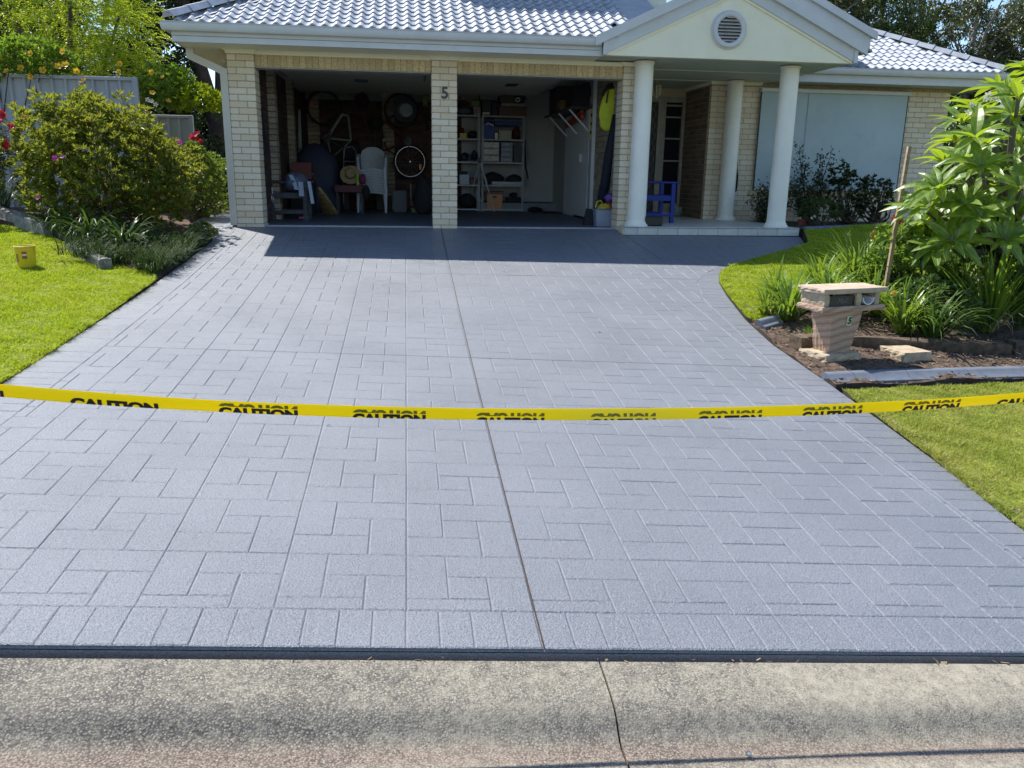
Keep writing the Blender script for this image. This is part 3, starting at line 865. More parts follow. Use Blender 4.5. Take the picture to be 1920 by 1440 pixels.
def tiles(parent, x0, x1, y0, z0, rows, keep, gauge=0.186, xoff=0.0):
    n = int((x1-x0)/0.30)+1
    for r in range(rows):
        for i in range(n):
            x = x0+i*0.30+xoff; y = y0+r*gauge
            if not keep(x+0.15, y+gauge/2): continue
            o = link_mesh("roof_tile", TILE, parent)
            o.location = (x, y+rnd.uniform(-.003, .003), z0+(y-y0)*RS+rnd.uniform(-.0015, .0015)); o.rotation_euler = (ang, rnd.uniform(-.006, .006), 0)
def cap_mesh():
    b = MB(); l = 0.36; rings = []
    for y, s in ((0, 1.0), (l, 0.86)):
        rings.append([(-0.125*s, y, -0.01), (-0.055*s, y, 0.07*s), (0.055*s, y, 0.07*s), (0.125*s, y, -0.01), (0.105*s, y, -0.01), (0.045*s, y, 0.045*s), (-0.045*s, y, 0.045*s), (-0.105*s, y, -0.01)])
    b.loft(rings); return b.mesh("hip_cap", M_tile_roof)
CAP = cap_mesh()
def caps(parent, p0, p1, pitch=0.31):
    p0 = Vector(p0); p1 = Vector(p1); d = (p1-p0); L = d.length; d.normalize(); sx = d.cross(Vector((0, 0, 1))).normalized(); sz = sx.cross(d)
    M = Matrix((sx, d, sz)).transposed().to_4x4()
    for i in range(int(L/pitch)+1):
        o = link_mesh("hip_cap", CAP, parent); T = M.copy(); T.translation = p0+d*pitch*i+sz*0.012; o.matrix_basis = T

roof = hp("garage_roof")
hipA = Vector((-3.46, -0.58, 2.555)); hipD = Vector((0.80, 0.98, 0.98*RS))
hx = lambda y: hipA.x + (y-hipA.y)*hipD.x/hipD.y
tiles(roof, -3.4, 2.3, -0.63, 2.535, 13, lambda x, y: x > hx(y)+0.02 and x < 2.15+max(0, (y+0.6))*0.6)
caps(roof, hipA+Vector((0, 0, 0.045)), hipA+hipD*2.6+Vector((0, 0, 0.045)))
b = MB()
e = hipA+hipD*3.4
b.face((-3.46, -0.58, 2.535), (3.2, -0.58, 2.535), (3.2, e.y, e.z-0.02), (e.x, e.y, e.z-0.02))
b.face((-3.46, -0.58, 2.534), (e.x, e.y, e.z-0.021), (e.x, 6, e.z-0.021), (-3.46, 6.0, 2.534))
b.face((3.2, e.y, e.z-0.02), (e.x, e.y, e.z-0.02), (e.x, 6, e.z-0.02), (3.2, 6, e.z-0.02))
b.face((-3.46, 6, 2.534), (3.2, 6, 2.534), (3.2, 6, e.z-0.02), (e.x, 6, e.z-0.02))
H(b, "roof_sheathing", M_tile_roof, roof)

# mortar pointing that fills the cut tiles along each hip
b = MB()
for t in range(10):
    a = hipA+hipD*t*0.3; c = hipA+hipD*(t+1)*0.3
    b.face(a+Vector((0.02, 0, 0.025)), a+Vector((0.26, 0, 0.03)), c+Vector((0.26, 0, 0.03)), c+Vector((0.02, 0, 0.025)))
H(b, "hip_pointing", M_tile_roof, roof)

# unseen block added to shade the garage roof, plus the small cream bay
b = MB(); b.box(-1.38, 3.4, 2.35, 7.5, 2.6, 7.2); b.box(2.72, 3.62, 1.68, 2.349, 3.2, 4.6)
H(b, "shadow_block_and_bay", M_cream)
b = MB(); b.loft([[(-1.40, 2.33, 7.2), (3.42, 2.33, 7.2), (3.42, 7.52, 7.2), (-1.40, 7.52, 7.2)], [(0.7, 4.7, 8.0), (1.3, 4.7, 8.0), (1.3, 5.2, 8.0), (0.7, 5.2, 8.0)]])
H(b, "shadow_block_roof", M_tile_roof)

# right wing: wall, roof, eaves
wroof = hp("wing_roof")
wA = Vector((9.55, 1.52, 2.555)); wD = Vector((-1.0, 1.18, 1.18*RS))
wx = lambda y: wA.x+(y-wA.y)*wD.x/wD.y
tiles(wroof, 5.6, 9.6, 1.42, 2.535, 11, lambda x, y: x < wx(y)-0.02)
caps(wroof, wA+Vector((0, 0, 0.045)), wA+wD*1.75+Vector((0, 0, 0.045)))
b = MB(); e2 = wA+wD*1.9
b.face((4.8, 1.45, 2.533), (9.55, 1.45, 2.533), (e2.x, e2.y, e2.z-0.03), (4.8, e2.y, e2.z-0.03))
b.face((9.55, 1.45, 2.532), (9.55, 8, 2.532), (e2.x, 8, e2.z-0.031), (e2.x, e2.y, e2.z-0.031))
b.face((4.8, e2.y, e2.z-0.03), (e2.x, e2.y, e2.z-0.03), (e2.x, 8, e2.z-0.03), (4.8, 8, e2.z-0.03))
H(b, "roof_sheathing", M_tile_roof, wroof)
b = MB()
for t in range(6):
    a = wA+wD*t*0.3; c = wA+wD*(t+1)*0.3
    b.face(a+Vector((-0.26, 0, 0.03)), a+Vector((-0.02, 0, 0.025)), c+Vector((-0.02, 0, 0.025)), c+Vector((-0.26, 0, 0.03)))
H(b, "hip_pointing", M_tile_roof, wroof)
b = MB(); b.box(5.66, 9.54, 1.5, 2.3, 2.330, 2.345); b.box(8.96, 9.54, 2.3, 8.0, 2.330, 2.345); H(b, "soffit", M_soffit)
b = MB(); b.box(5.6, 9.55, 1.478, 1.50, 2.322, 2.452); b.box(9.541, 9.56, 1.501, 8, 2.322, 2.452); H(b, "fascia_board", M_trim)
b = MB(); b.loft([[(5.62, 1.476+u, 2.440+v) for u, v in GP], [(9.56-u, 1.476+u, 2.440+v) for u, v in GP]]); H(b, "gutter", M_trim, smooth=True)
b = MB(); b.loft([[(9.562-u, y, 2.440+v) for u, v in GP] for y in (1.476, 8)]); H(b, "gutter", M_trim, smooth=True)

wing = hp("wing_wall"); stuff_bricks = MB()
b = MB(); b.box(5.282, 8.946, 2.006, 2.2, -0.05, 2.329); b.box(4.604, 5.28, 2.006, 2.2, -0.05, 2.345); b.box(8.75, 8.946, 2.2, 8, -0.05, 2.329)
H(b, "mortar_core", M_mortar, wing)
b = MB(); b.box(4.604, 4.8, 2.2, 3.5, -0.05, 2.345); H(b, "mortar_core", M_mortar, wing)
n_b = 0
for k in range(0, 27):
    z0, z1 = 0.045+0.086*k, 0.045+0.086*k+BH
    if z1 > 2.31: continue
    for a, c in course_runs(4.60, 8.95, k):
        if 5.5 < a and c < 8.12 and 0.6 < z0 < 2.1: continue       # behind the blind
        single = (a > 8.0 and z0 > 0.9 and n_b < 80)
        if single: n_b += 1
        brick(wing, a+BJ/2*(a > 4.61), c-BJ/2*(c < 8.94), 2.0, 2.11, z0, z1, None, None if single else stuff_bricks)
H(stuff_bricks, "brickwork", M_brick, wing, kind="stuff")
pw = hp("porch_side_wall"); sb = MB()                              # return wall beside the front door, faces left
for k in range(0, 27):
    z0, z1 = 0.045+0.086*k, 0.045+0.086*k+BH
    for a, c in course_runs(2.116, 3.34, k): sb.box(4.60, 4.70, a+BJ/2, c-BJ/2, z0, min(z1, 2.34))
H(sb, "brickwork", simple("shade_darkened_porch_brick", (0.23, 0.165, 0.125), 0.9, 0.2, 30, 0.4, 60, rand=0.25), pw, kind="stuff")  # deep porch shade put into this brick colour
b = MB(); scotia(b, [(4.60, 3.3), (4.60, 2.0), (5.48, 2.0)], z=2.343); H(b, "cornice", M_cream)

# ------------------------------------------------------------------ porch: slab, columns, gable
b = MB(); b.box(2.585, 5.235, -0.335, 3.45, -0.14, 0.053); H(b, "porch_slab", M_grout)
pt = hp("porch_tiling")
def ptile(x0, x1, y0, y1, z0, z1):
    b = MB(); b.bbox(x0, x1, y0, y1, z0, z1, 0.003); b.build("tile", M_tile_flat, pt)
xs = [2.57, 2.765] + [2.765+0.3053*i for i in range(1, 9)]; xs[-1] = 5.243
for a, c in zip(xs, xs[1:]):
    ptile(a+0.003, c-0.003, -0.349, -0.335, -0.055, 0.044)
for a, c in zip(xs, xs[1:]):
    for j in range(12):
        y0 = -0.36+j*0.305
        if a < 2.9 and y0 > -0.1: continue
        ptile(a+0.002, c-0.002, y0+0.002, min(3.3, y0+0.303), 0.050, 0.062)
b = MB(); b.face((2.57, -0.349, -0.06), (2.57, -0.349, 0.052), (2.544, -0.02, 0.052), (2.544, -0.02, -0.06)); b.box(2.55, 2.585, -0.33, -0.001, -0.06, 0.05); H(b, "porch_side_face", M_brick)

COLS = [(2.805, -0.125), (4.967, -0.125), (4.927, 1.80)]
for cx, cy in COLS:
    c = hp("column")
    b = MB(); b.lathe((cx, cy, 0), [(0.136, 0.12), (0.134, 0.8), (0.131, 2.0), (0.130, 2.33)], 40); H(b, "shaft", M_column, c, smooth=True)
    b = MB(); b.lathe((cx, cy, 0), [(0.172, 0.062), (0.176, 0.075), (0.172, 0.090), (0.158, 0.096), (0.155, 0.112), (0.150, 0.122), (0.142, 0.128), (0.139, 0.145)], 40); H(b, "column_base", M_column, c, smooth=True)
    b = MB(); b.lathe((cx, cy, 0), [(0.134, 2.298), (0.145, 2.304), (0.148, 2.316), (0.145, 2.331)], 40); H(b, "column_neck", M_column, c, smooth=True)

b = MB(); b.box(2.10, 5.66, -0.575, 3.5, 2.345, 2.36); H(b, "porch_ceiling", M_soffit)
b = MB()
for y in (0.75, 2.0): b.box(2.9, 5.64, y-0.012, y+0.012, 2.338, 2.3449)
H(b, "ceiling_batten", M_cream)
GXc, GXh, GZb, GSL = 3.885, 1.80, 2.335, 0.465
b = MB(); apex = GZb+GSL*GXh+0.02
b.loft([[(GXc-GXh, -0.60, GZb), (GXc+GXh, -0.60, GZb), (GXc, -0.60, apex)], [(GXc-GXh, -0.575, GZb), (GXc+GXh, -0.575, GZb), (GXc, -0.575, apex)]])
H(b, "gable_panel", M_cream)
b = MB(); b.box(2.09, 5.68, -0.574, -0.50, 2.334, 2.3449); H(b, "gable_soffit_edge", M_cream)
def rake(b, side, z_off, h, y0, y1, xe, run=2.4, zc=GZb, xc=GXc, sl=GSL):
    """a board that follows the gable slope: lower edge z_off above the panel edge, h high measured upright"""
    x_low = xc + side*xe; x_top = xc + side*0.0
    f = lambda x: zc + sl*(GXh-abs(x-xc)) + z_off
    A = [(x_low, f(x_low)), (x_top, f(x_top)), (x_top, f(x_top)+h), (x_low, f(x_low)+h)]
    b.loft([[(x, y0, z) for x, z in A], [(x, y1, z) for x, z in A]])
for side in (-1, 1):
    b = MB(); rake(b, side, 0.0, 0.185, -0.640, -0.6015, GXh); H(b, "barge_board", M_trim)
    b = MB(); rake(b, side, 0.155, 0.125, -0.700, -0.6415, GXh+0.115); H(b, "barge_capping", M_trim)
    b = MB(); rake(b, side, -0.035, 0.034, -0.622, -0.6012, GXh-0.06); H(b, "gable_trim", M_cream)
    b = MB(); x = GXc+side*(GXh+0.002); b.box(min(x, x-side*0.05), max(x, x-side*0.05), -0.662, -0.641, 2.335, 2.51); H(b, "barge_end", M_trim)
b = MB()                                                            # porch roof planes
for side in (-1, 1):
    xe = GXc+side*2.0; zt = GZb+GSL*GXh+0.24; ze = zt-GSL*2.0
    b.loft([[(xe, -0.66, ze), (GXc, -0.66, zt), (GXc, -0.66, zt+0.03), (xe, -0.66, ze+0.03)], [(xe, 4, ze), (GXc, 4, zt), (GXc, 4, zt+0.03), (xe, 4, ze+0.03)]])
H(b, "porch_roof", M_tile_roof)
b = MB()                                                            # second barge further back, right side
f = lambda x: 2.94+0.465*(6.86-x)
for (y0, y1, z0, z1, x1) in ((1.0, 1.04, -0.19, 0.0, 6.78), (0.94, 0.999, -0.03, 0.085, 6.86)):
    A = [(x1, f(x1)+z0), (4.6, f(4.6)+z0), (4.6, f(4.6)+z1), (x1, f(x1)+z1)]
    b.loft([[(x, y0, z) for x, z in A], [(x, y1, z) for x, z in A]])
A = [(6.84, f(6.84)-0.01), (4.6, f(4.6)-0.01), (4.6, f(4.6)+0.06), (6.84, f(6.84)+0.06)]
b.loft([[(x, 1.041, z) for x, z in A], [(x, 5.0, z) for x, z in A]])
H(b, "rear_barge_board", M_trim)

vent = hp("gable_vent"); vx, vz = 3.815, 2.705
b = MB(); b.lathe((vx, -0.60, vz), [(0.250, -0.001), (0.250, -0.012), (0.232, -0.020), (0.225, -0.055), (0.205, -0.064), (0.180, -0.060), (0.166, -0.045), (0.166, -0.001)], 44, 'y', cap=False); H(b, "vent_frame", M_trim, vent, smooth=True)
b = MB(); b.lathe((vx, -0.60, vz), [(0.166, -0.004), (0.166, -0.002)], 36, 'y'); H(b, "vent_back", M_dark, vent)
for i in range(8):
    z = vz-0.145+0.042*i; hw = math.sqrt(max(0, 0.165**2-(z+0.01-vz)**2))
    b = MB(); b.loft([[(vx-hw, -0.645, z-0.004), (vx+hw, -0.645, z-0.004), (vx+hw, -0.645, z+0.010), (vx-hw, -0.645, z+0.010)], [(vx-hw, -0.606, z+0.022), (vx+hw, -0.606, z+0.022), (vx+hw, -0.606, z+0.034), (vx-hw, -0.606, z+0.034)]])
    H(b, "slat", simple("vent_slat", (0.40, 0.37, 0.33), 0.5) if i == 0 else bpy.data.materials["vent_slat"], vent)

# ------------------------------------------------------------------ front door, side light, lantern
b = MB(); b.box(2.9, 4.7, 3.36, 3.5, 2.19, 2.345); b.box(2.9, 3.0, 0.3, 3.5, -0.05, 2.345); H(b, "porch_back_wall", M_brick)
door = hp("front_door"); DY = 3.34
M_frame = simple("door_frame_paint", (0.40, 0.36, 0.30), 0.5)
b = MB(); b.box(3.02, 4.12, DY, DY+0.05, 0.062, 2.15); H(b, "door_leaf", simple("dark_door", (0.04, 0.035, 0.03), 0.5), door)
b = MB(); b.box(4.08, 4.18, DY-0.05, DY+0.1, 0.062, 2.19); b.box(3.0, 4.08, DY-0.05, DY+0.1, 2.10, 2.19); H(b, "door_frame", M_frame, door)
b = MB(); M_mesh = simple("security_grille", (0.20, 0.17, 0.13), 0.5)
for i in range(-16, 24):
    for sg in (-1, 1):
        x = 3.05+i*0.11; p0, p1 = (x, 0.1), (x+sg*1.1, 2.08)
        t0 = max(0, min(1, ((3.06 if p1[0] > p0[0] else 4.07)-p0[0])/(p1[0]-p0[0]))); t1 = max(0, min(1, ((4.07 if p1[0] > p0[0] else 3.06)-p0[0])/(p1[0]-p0[0])))
        if t1-t0 > 0.02:
            a = (p0[0]+(p1[0]-p0[0])*t0, DY-0.03, p0[1]+(p1[1]-p0[1])*t0); c = (p0[0]+(p1[0]-p0[0])*t1, DY-0.03, p0[1]+(p1[1]-p0[1])*t1)
            b.bar(a, c, 0.007, 0.007, (0, 1, 0))
H(b, "diamond_grille", M_mesh, door)
win = hp("side_light")
b = MB(); b.box(4.18, 4.235, DY-0.03, DY+0.08, 0.10, 2.19); b.box(4.545, 4.60, DY-0.03, DY+0.08, 0.10, 2.19); b.box(4.235, 4.545, DY-0.03, DY+0.08, 2.10, 2.19); b.box(4.235, 4.545, DY-0.03, DY+0.08, 0.10, 0.28)
for z in (0.66, 1.06, 1.46, 1.84): b.box(4.235, 4.545, DY-0.02, DY+0.02, z-0.012, z+0.012)
b.box(4.24, 4.54, DY-0.015, DY+0.02, 2.03, 2.06)
H(b, "window_frame", M_frame, win)
for z0, z1 in ((0.28, 0.648), (0.672, 1.048), (1.072, 1.448), (1.472, 1.828), (1.852, 2.10)):
    b = MB(); b.box(4.235, 4.545, DY+0.021, DY+0.03, z0, z1); H(b, "pane", M_glass, win)
lan = hp("porch_lantern"); M_brass = simple("cream_lantern_metal", (0.50, 0.46, 0.34), 0.4, metal=0.2)
lx, ly, lz = 4.02, 3.12, 2.08
lx, ly, lz = (3.705, 2.200, 2.184)
b = MB(); b.lathe((lx, ly, lz), [(0.012, 0.16), (0.022, 0.15), (0.015, 0.125), (0.06, 0.10), (0.075, 0.085), (0.078, 0.07), (0.07, 0.07)], 6)
b.lathe((lx, ly, lz), [(0.042, -0.085), (0.05, -0.075), (0.03, -0.10), (0.014, -0.125), (0.004, -0.13)], 6)
for k in range(6):
    t = 2*math.pi*k/6; b.bar((lx+0.07*math.cos(t), ly+0.07*math.sin(t), lz+0.075), (lx+0.045*math.cos(t), ly+0.045*math.sin(t), lz-0.08), 0.012, 0.012)
b.tube([(lx, ly, lz+0.15), (lx-0.03, ly, lz+0.19), (lx-0.10, ly, lz+0.17), (lx-0.14, ly, lz+0.05)], 0.01, 6); H(b, "lantern_frame", M_brass, lan)
b = MB(); b.lathe((lx, ly, lz), [(0.062, 0.07), (0.042, -0.075)], 6); H(b, "lantern_glass", simple("frosted_glass", (0.22, 0.24, 0.21), 0.2), lan)

# ------------------------------------------------------------------ window with its outdoor blind
bl = hp("window_blind")
b = MB(); b.bbox(5.44, 8.15, 1.885, 1.995, 2.19, 2.255, 0.008); H(b, "head_box", M_trim, bl)
b = MB(); n = 60; f_ = lambda x, z: 1.931+0.004*math.sin(x*3.1)*(1.6-z*.5)+0.0025*math.sin(x*9.7+z)
for k in range(8):
    z0, z1 = 0.60+1.592*k/8, 0.60+1.592*(k+1)/8
    b.loft([[(5.462+2.658*i/n, f_(5.462+2.658*i/n, z), z) for i in range(n+1)] for z in (z0, z1)], False, False)
H(b, "blind_sheet", M_blind, bl, smooth="all")
b = MB(); b.box(6.30, 6.318, 1.9215, 1.9235, 0.60, 2.19); H(b, "blind_seam", simple("blind_seam_tape", (0.40, 0.47, 0.47), 0.7), bl)
b = MB(); b.box(5.462, 8.12, 1.92, 1.945, 0.575, 0.602); H(b, "bottom_rail", M_trim, bl)
for x in (5.455, 8.125):
    b = MB(); b.box(x-0.008, x+0.008, 1.925, 1.95, 0.56, 2.19); H(b, "side_cable", M_dark, bl)
w2 = hp("front_window")
b = MB(); b.box(5.5, 8.08, 1.96, 1.999, 0.58, 2.15); H(b, "pane", M_glass, w2)
b = MB(); b.box(5.40, 8.16, 1.94, 1.999, 0.48, 0.555); H(b, "sill", M_brick_buff, w2)

# ------------------------------------------------------------------ garage shell
FZ = 0.012; BY = 5.9; CZ = 2.62
b = MB(); b.box(-2.9, 2.9, 0.10, 6.0, -0.1, FZ); H(b, "garage_floor", M_floor)
b = MB(); b.box(-2.55, -0.176, 0.085, 0.115, -0.03, FZ+0.006); b.box(0.176, 2.545, 0.085, 0.115, -0.03, FZ+0.006); H(b, "threshold_strip", simple("pale_threshold", (0.28, 0.30, 0.34), 0.35))
b = MB(); b.box(-2.9, 2.9, 0.33, 6.0, CZ, CZ+0.05); H(b, "garage_ceiling", M_plaster)
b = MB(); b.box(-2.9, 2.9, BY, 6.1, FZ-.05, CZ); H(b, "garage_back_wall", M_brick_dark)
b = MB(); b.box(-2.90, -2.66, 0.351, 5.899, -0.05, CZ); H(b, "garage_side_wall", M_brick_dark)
b = MB(); b.box(2.66, 2.89, 0.351, 5.899, -0.05, CZ); H(b, "garage_side_wall", M_mortar)
b = MB(); b.box(-2.56, 0.62, BY-0.055, BY-0.001, 2.19, CZ); H(b, "wall_lining", simple("grey_lining", (0.22, 0.22, 0.21), 0.8))
b = MB(); b.box(0.62, 2.6, BY-0.03, BY-0.002, 0.20, CZ); b.box(2.598, 2.659, 2.05, BY-0.03, FZ, CZ); H(b, "plaster_lining", M_plaster)
b = MB(); b.box(-2.6, 2.6, BY-0.10, BY-0.056, CZ-0.10, CZ); H(b, "garage_cornice", M_white)
b = MB()
for k in range(25):
    z0 = 0.02+0.086*k
    for a, c in course_runs(-2.60, 0.62, k): b.box(a+.005, c-.005, BY-0.035+rnd.uniform(0, .003), BY-0.001, z0, z0+BH)
    for a, c in course_runs(0.36, 5.86, k):
        b.box(-2.66, -2.64+rnd.uniform(0, .003), a+.005, c-.005, z0, z0+BH)
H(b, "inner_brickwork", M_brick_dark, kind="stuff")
b = MB()
for k in range(28):
    z0 = 0.02+0.086*k
    for a, c in course_runs(0.36, 2.04, k): b.box(2.63, 2.66, a+.005, c-.005, z0, z0+BH)
    for y in (1.5, 3.6):
        b.box(-2.64, -2.53, y, y+0.235, z0, z0+BH)
    for x in (-2.53, -1.02, 0.26):
        b.box(x, x+0.235, BY-0.15, BY-0.036, z0, z0+BH)
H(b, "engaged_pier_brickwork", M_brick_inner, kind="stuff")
b = MB(); b.box(2.575, 2.63, 2.04, 2.10, FZ, 2.35); H(b, "corner_bead", M_white)
b = MB(); b.box(0.9, 2.6, 5.35, BY-0.03, FZ, 0.185); H(b, "garage_step", simple("concrete_step", (0.22, 0.23, 0.25), 0.8))
idr = hp("inner_door")
b = MB(); b.box(2.585, 2.597, 2.35, 4.5, 0.02, 2.06); H(b, "door_leaf", M_white, idr)
b = MB(); b.box(2.565, 2.585, 2.9, 2.99, 1.06, 1.09); b.box(2.545, 2.585, 2.93, 2.95, 1.0, 1.15); H(b, "handle", M_chrome, idr)

def garage_door(x0, x1):
    d = hp("garage_door")
    zs = [(0.345, 2.235, 0.40, 2.30), (0.405, 2.305, 0.9, 2.36), (0.905, 2.36, 1.45, 2.37), (1.455, 2.37, 2.0, 2.375), (2.005, 2.375, 2.55, 2.38)]
    for ya, za, yb, zb in zs:
        b = MB(); b.loft([[(x0+0.04, ya, za), (x1-0.04, ya, za), (x1-0.04, ya, za+0.04), (x0+0.04, ya, za+0.04)], [(x0+0.04, yb, zb), (x1-0.04, yb, zb), (x1-0.04, yb, zb+0.04), (x0+0.04, yb, zb+0.04)]])
        H(b, "door_panel", simple("door_panel_back", (0.16, 0.165, 0.17), 0.5) if "door_panel_back" not in bpy.data.materials else bpy.data.materials["door_panel_back"], d)
    for x in (x0+0.02, x1-0.05):
        b = MB(); b.box(x, x+0.03, 0.40, 3.0, 2.30, 2.345); H(b, "door_track", M_steel, d)
garage_door(-2.553, -0.175); garage_door(0.175, 2.546)

# ------------------------------------------------------------------ things kept in the garage
def C(name, col, rough=0.6, var=0.1, **k):
    return bpy.data.materials[name] if name in bpy.data.materials else simple(name, col, rough, var, **k)
M_navy = C("navy_cover", (0.035, 0.045, 0.085), 0.7, bmp=0.4, bscale=9)
M_wood = C("weathered_wood", (0.10, 0.09, 0.08), 0.8, 0.25, bmp=0.3)
M_red = C("red_paint", (0.25, 0.03, 0.03), 0.5)
M_alu = C("ladder_aluminium", (0.42, 0.45, 0.48), 0.5)
M_card = C("cardboard", (0.30, 0.20, 0.11), 0.85)
M_orange = C("orange_plastic", (0.65, 0.28, 0.10), 0.5)
M_blue = C("blue_plastic", (0.02, 0.05, 0.28), 0.5)
M_yellow = C("yellow_plastic", (0.60, 0.45, 0.03), 0.5)
M_lime = C("hi_vis_lime", (0.55, 0.62, 0.03), 0.7)
M_rubber = C("tyre_rubber", (0.015, 0.015, 0.016), 0.8)
M_straw = C("woven_straw", (0.42, 0.31, 0.17), 0.85, 0.2, bmp=0.4, bscale=120)
M_bristle = C("broom_straw", (0.62, 0.46, 0.20), 0.85, 0.25)
M_grey = C("mid_grey_plastic", (0.22, 0.23, 0.25), 0.5)
M_clear = C("hazy_clear_plastic", (0.30, 0.34, 0.42), 0.3)
M_pink = C("pink_plastic", (0.65, 0.16, 0.35), 0.5)
M_bag = C("black_fabric", (0.018, 0.018, 0.022), 0.85, bmp=0.4, bscale=25)

def one(b, name, mat, label, cat, group=None, smooth=False):
    return tag(b.build(name, mat, smooth=smooth), label, cat, group)

def blob(c, rx, ry, rz, seed, n=14, m=9, amp=0.18, flat=0.0):
    """soft lumpy closed shape resting on its base, for bags and covers"""
    r = random.Random(seed); ph = [r.uniform(0, 6.28) for _ in range(6)]; rings = []
    for i in range(m+1):
        t = math.pi*i/m
        ring = []
        for j in range(n):
            a = 2*math.pi*j/n
            k = 1+amp*(math.sin(2*a+ph[0]+t*2)+math.sin(3*a+ph[1]-t*3))*0.5
            z = -math.cos(t); z = max(z, -1+flat*2)
            ring.append((c[0]+rx*math.sin(t)*math.cos(a)*k, c[1]+ry*math.sin(t)*math.sin(a)*k, c[2]+rz*z*(1+amp*0.4*math.sin(2*a+ph[2]))))
        rings.append(ring)
    b = MB(); b.loft(rings); return b

# --- two bicycles hung on the back wall by their front wheels
def bicycle(label, front, rear, side, y, frame_mat, rim_mat, reflector_at):
    t = thing("bicycle", label, "bicycle", (rear[0], y, FZ)); F = Vector((front[0], 0, front[2])); R = Vector((rear[0], 0, rear[2]))
    u = (F-R).normalized(); v = Vector((u.z*side, 0, -u.x*side)); WB = (F-R).length
    P = lambda a, c, d=0.0: tuple(R + u*a*WB + v*c + Vector((0, y+d, 0)))
    for c, n in ((R, 0), (F, 1)):
        w = group_part("wheel", t); c3 = (c.x, y, c.z)
        b = MB(); b.torus(c3, 0.325, 0.021, 36, 8); b.build("tyre", M_rubber, w, smooth=True)
        b = MB(); b.torus(c3, 0.302, 0.009, 36, 6)
        for k in range(14):
            q = 2*math.pi*k/14; b.tube([(c.x, y+(-.02 if k % 2 else .02), c.z), (c.x+0.3*math.cos(q), y, c.z+0.3*math.sin(q))], 0.0013, 4)
        b.tube([(c.x, y-0.045, c.z), (c.x, y+0.045, c.z)], 0.018, 8); b.build("rim", rim_mat if n == 0 else M_dark, w, smooth=True)
    b = MB(); bb = P(0.40, -0.03); st = P(0.30, 0.44); hd = P(0.80, 0.46); hb = P(0.835, 0.34)
    for a, c, r in ((bb, st, .021), (bb, hb, .030), (st, hd, .020), (bb, P(0, 0), .013), (st, P(0, 0), .012), (hd, hb, .026)): b.tube([a, c], r, 8)
    b.build("frame", frame_mat, t, smooth=True)
    b = MB(); b.tube([hb, P(0.90, 0.22, -.06), P(1, 0, -.05)], 0.012, 6); b.tube([hb, P(0.90, 0.22, .06), P(1, 0, .05)], 0.012, 6); b.build("fork", M_dark, t, smooth=True)
    b = MB(); b.tube([hd, P(0.78, 0.58)], 0.012, 6); b.tube([P(0.76, 0.60, -0.28), P(0.80, 0.60, -0.1), P(0.80, 0.60, 0.1), P(0.76, 0.60, 0.05)], 0.012, 6)
    b.tube([P(0.80, 0.58, -0.06), P(0.66, 0.66, -0.25)], 0.016, 6); b.build("handlebar", M_dark, t, smooth=True)
    b = MB(); b.tube([st, P(0.28, 0.56)], 0.013, 6); b.loft([[P(0.10, 0.56, -.07), P(0.10, 0.60, -.07), P(0.10, 0.60, .07), P(0.10, 0.56, .07)], [P(0.36, 0.565, -.02), P(0.36, 0.595, -.02), P(0.36, 0.595, .02), P(0.36, 0.565, .02)]]); b.build("saddle", M_bag, t)
    b = MB(); b.lathe(bb, [(0.085, -0.045), (0.088, -0.04), (0.085, -0.035)], 20, 'y'); b.tube([P(.40, -.03, -.06), P(.52, .08, -.06)], 0.011, 6); b.tube([P(.40, -.03, .06), P(.28, -.14, .06)], 0.011, 6)
    b.box(bb[0]-0.11, bb[0]-0.02, y-0.16, y-0.065, bb[2]-0.012, bb[2]+0.012); b.build("crank", M_dark, t)
    rx, ry, rz = reflector_at; b = MB(); b.box(rx-0.022, rx+0.022, y-0.05, y-0.035, rz-0.055, rz+0.055); b.build("reflector", C("amber_reflector", (0.75, 0.20, 0.03), 0.2), t)
bicycle("pale framed bicycle hung by its front wheel above the navy barbecue cover", (-2.180, 5.620, 2.012), (-2.060, 5.620, 1.039), 1, 5.62, C("pale_frame", (0.32, 0.36, 0.36), 0.4), M_dark, (-2.408, 5.600, 2.046))
bicycle("dark red bicycle hung by its front wheel beside the white chair stack", (-0.633, 5.620, 1.999), (-0.465, 5.620, 0.992), -1, 5.62, C("maroon_frame", (0.10, 0.02, 0.03), 0.35), M_chrome, (-0.257, 5.600, 0.889))
b = MB(); c = Vector((-0.557, 5.450, 1.999))
b.lathe((c.x, 5.44, c.z), [(0.03, 0.10), (0.14, 0.09), (0.215, 0.0), (0.235, -0.01), (0.24, 0.0), (0.22, 0.02), (0.15, 0.105), (0.03, 0.115)], 32, 'y', cap=False)
bas = thing("wash_basin", "blue grey round plastic basin hung over the wheel of the dark red bicycle", "basin", (c.x, 5.44, c.z)); b.build("bowl", C("slate_plastic", (0.07, 0.09, 0.11), 0.35), bas, smooth=True)
b = MB(); b.lathe((c.x+0.03, 5.43, c.z), [(0.02, 0.085), (0.10, 0.082), (0.13, 0.070)], 24, 'y'); b.build("bowl_floor", C("teal_grey_plastic", (0.20, 0.26, 0.29), 0.3), bas, smooth=True)
for q, lab in (((-2.166, 5.860, 2.401), "black wall hook above the pale framed bicycle"), ((-0.616, 5.860, 2.402), "black wall hook above the round basin")):
    b = MB(); b.bbox(q[0]-.02, q[0]+.02, 5.70, 5.865, q[2]-.05, q[2]+.06, .01); one(b, "wall_hook", M_bag, lab, "hook")

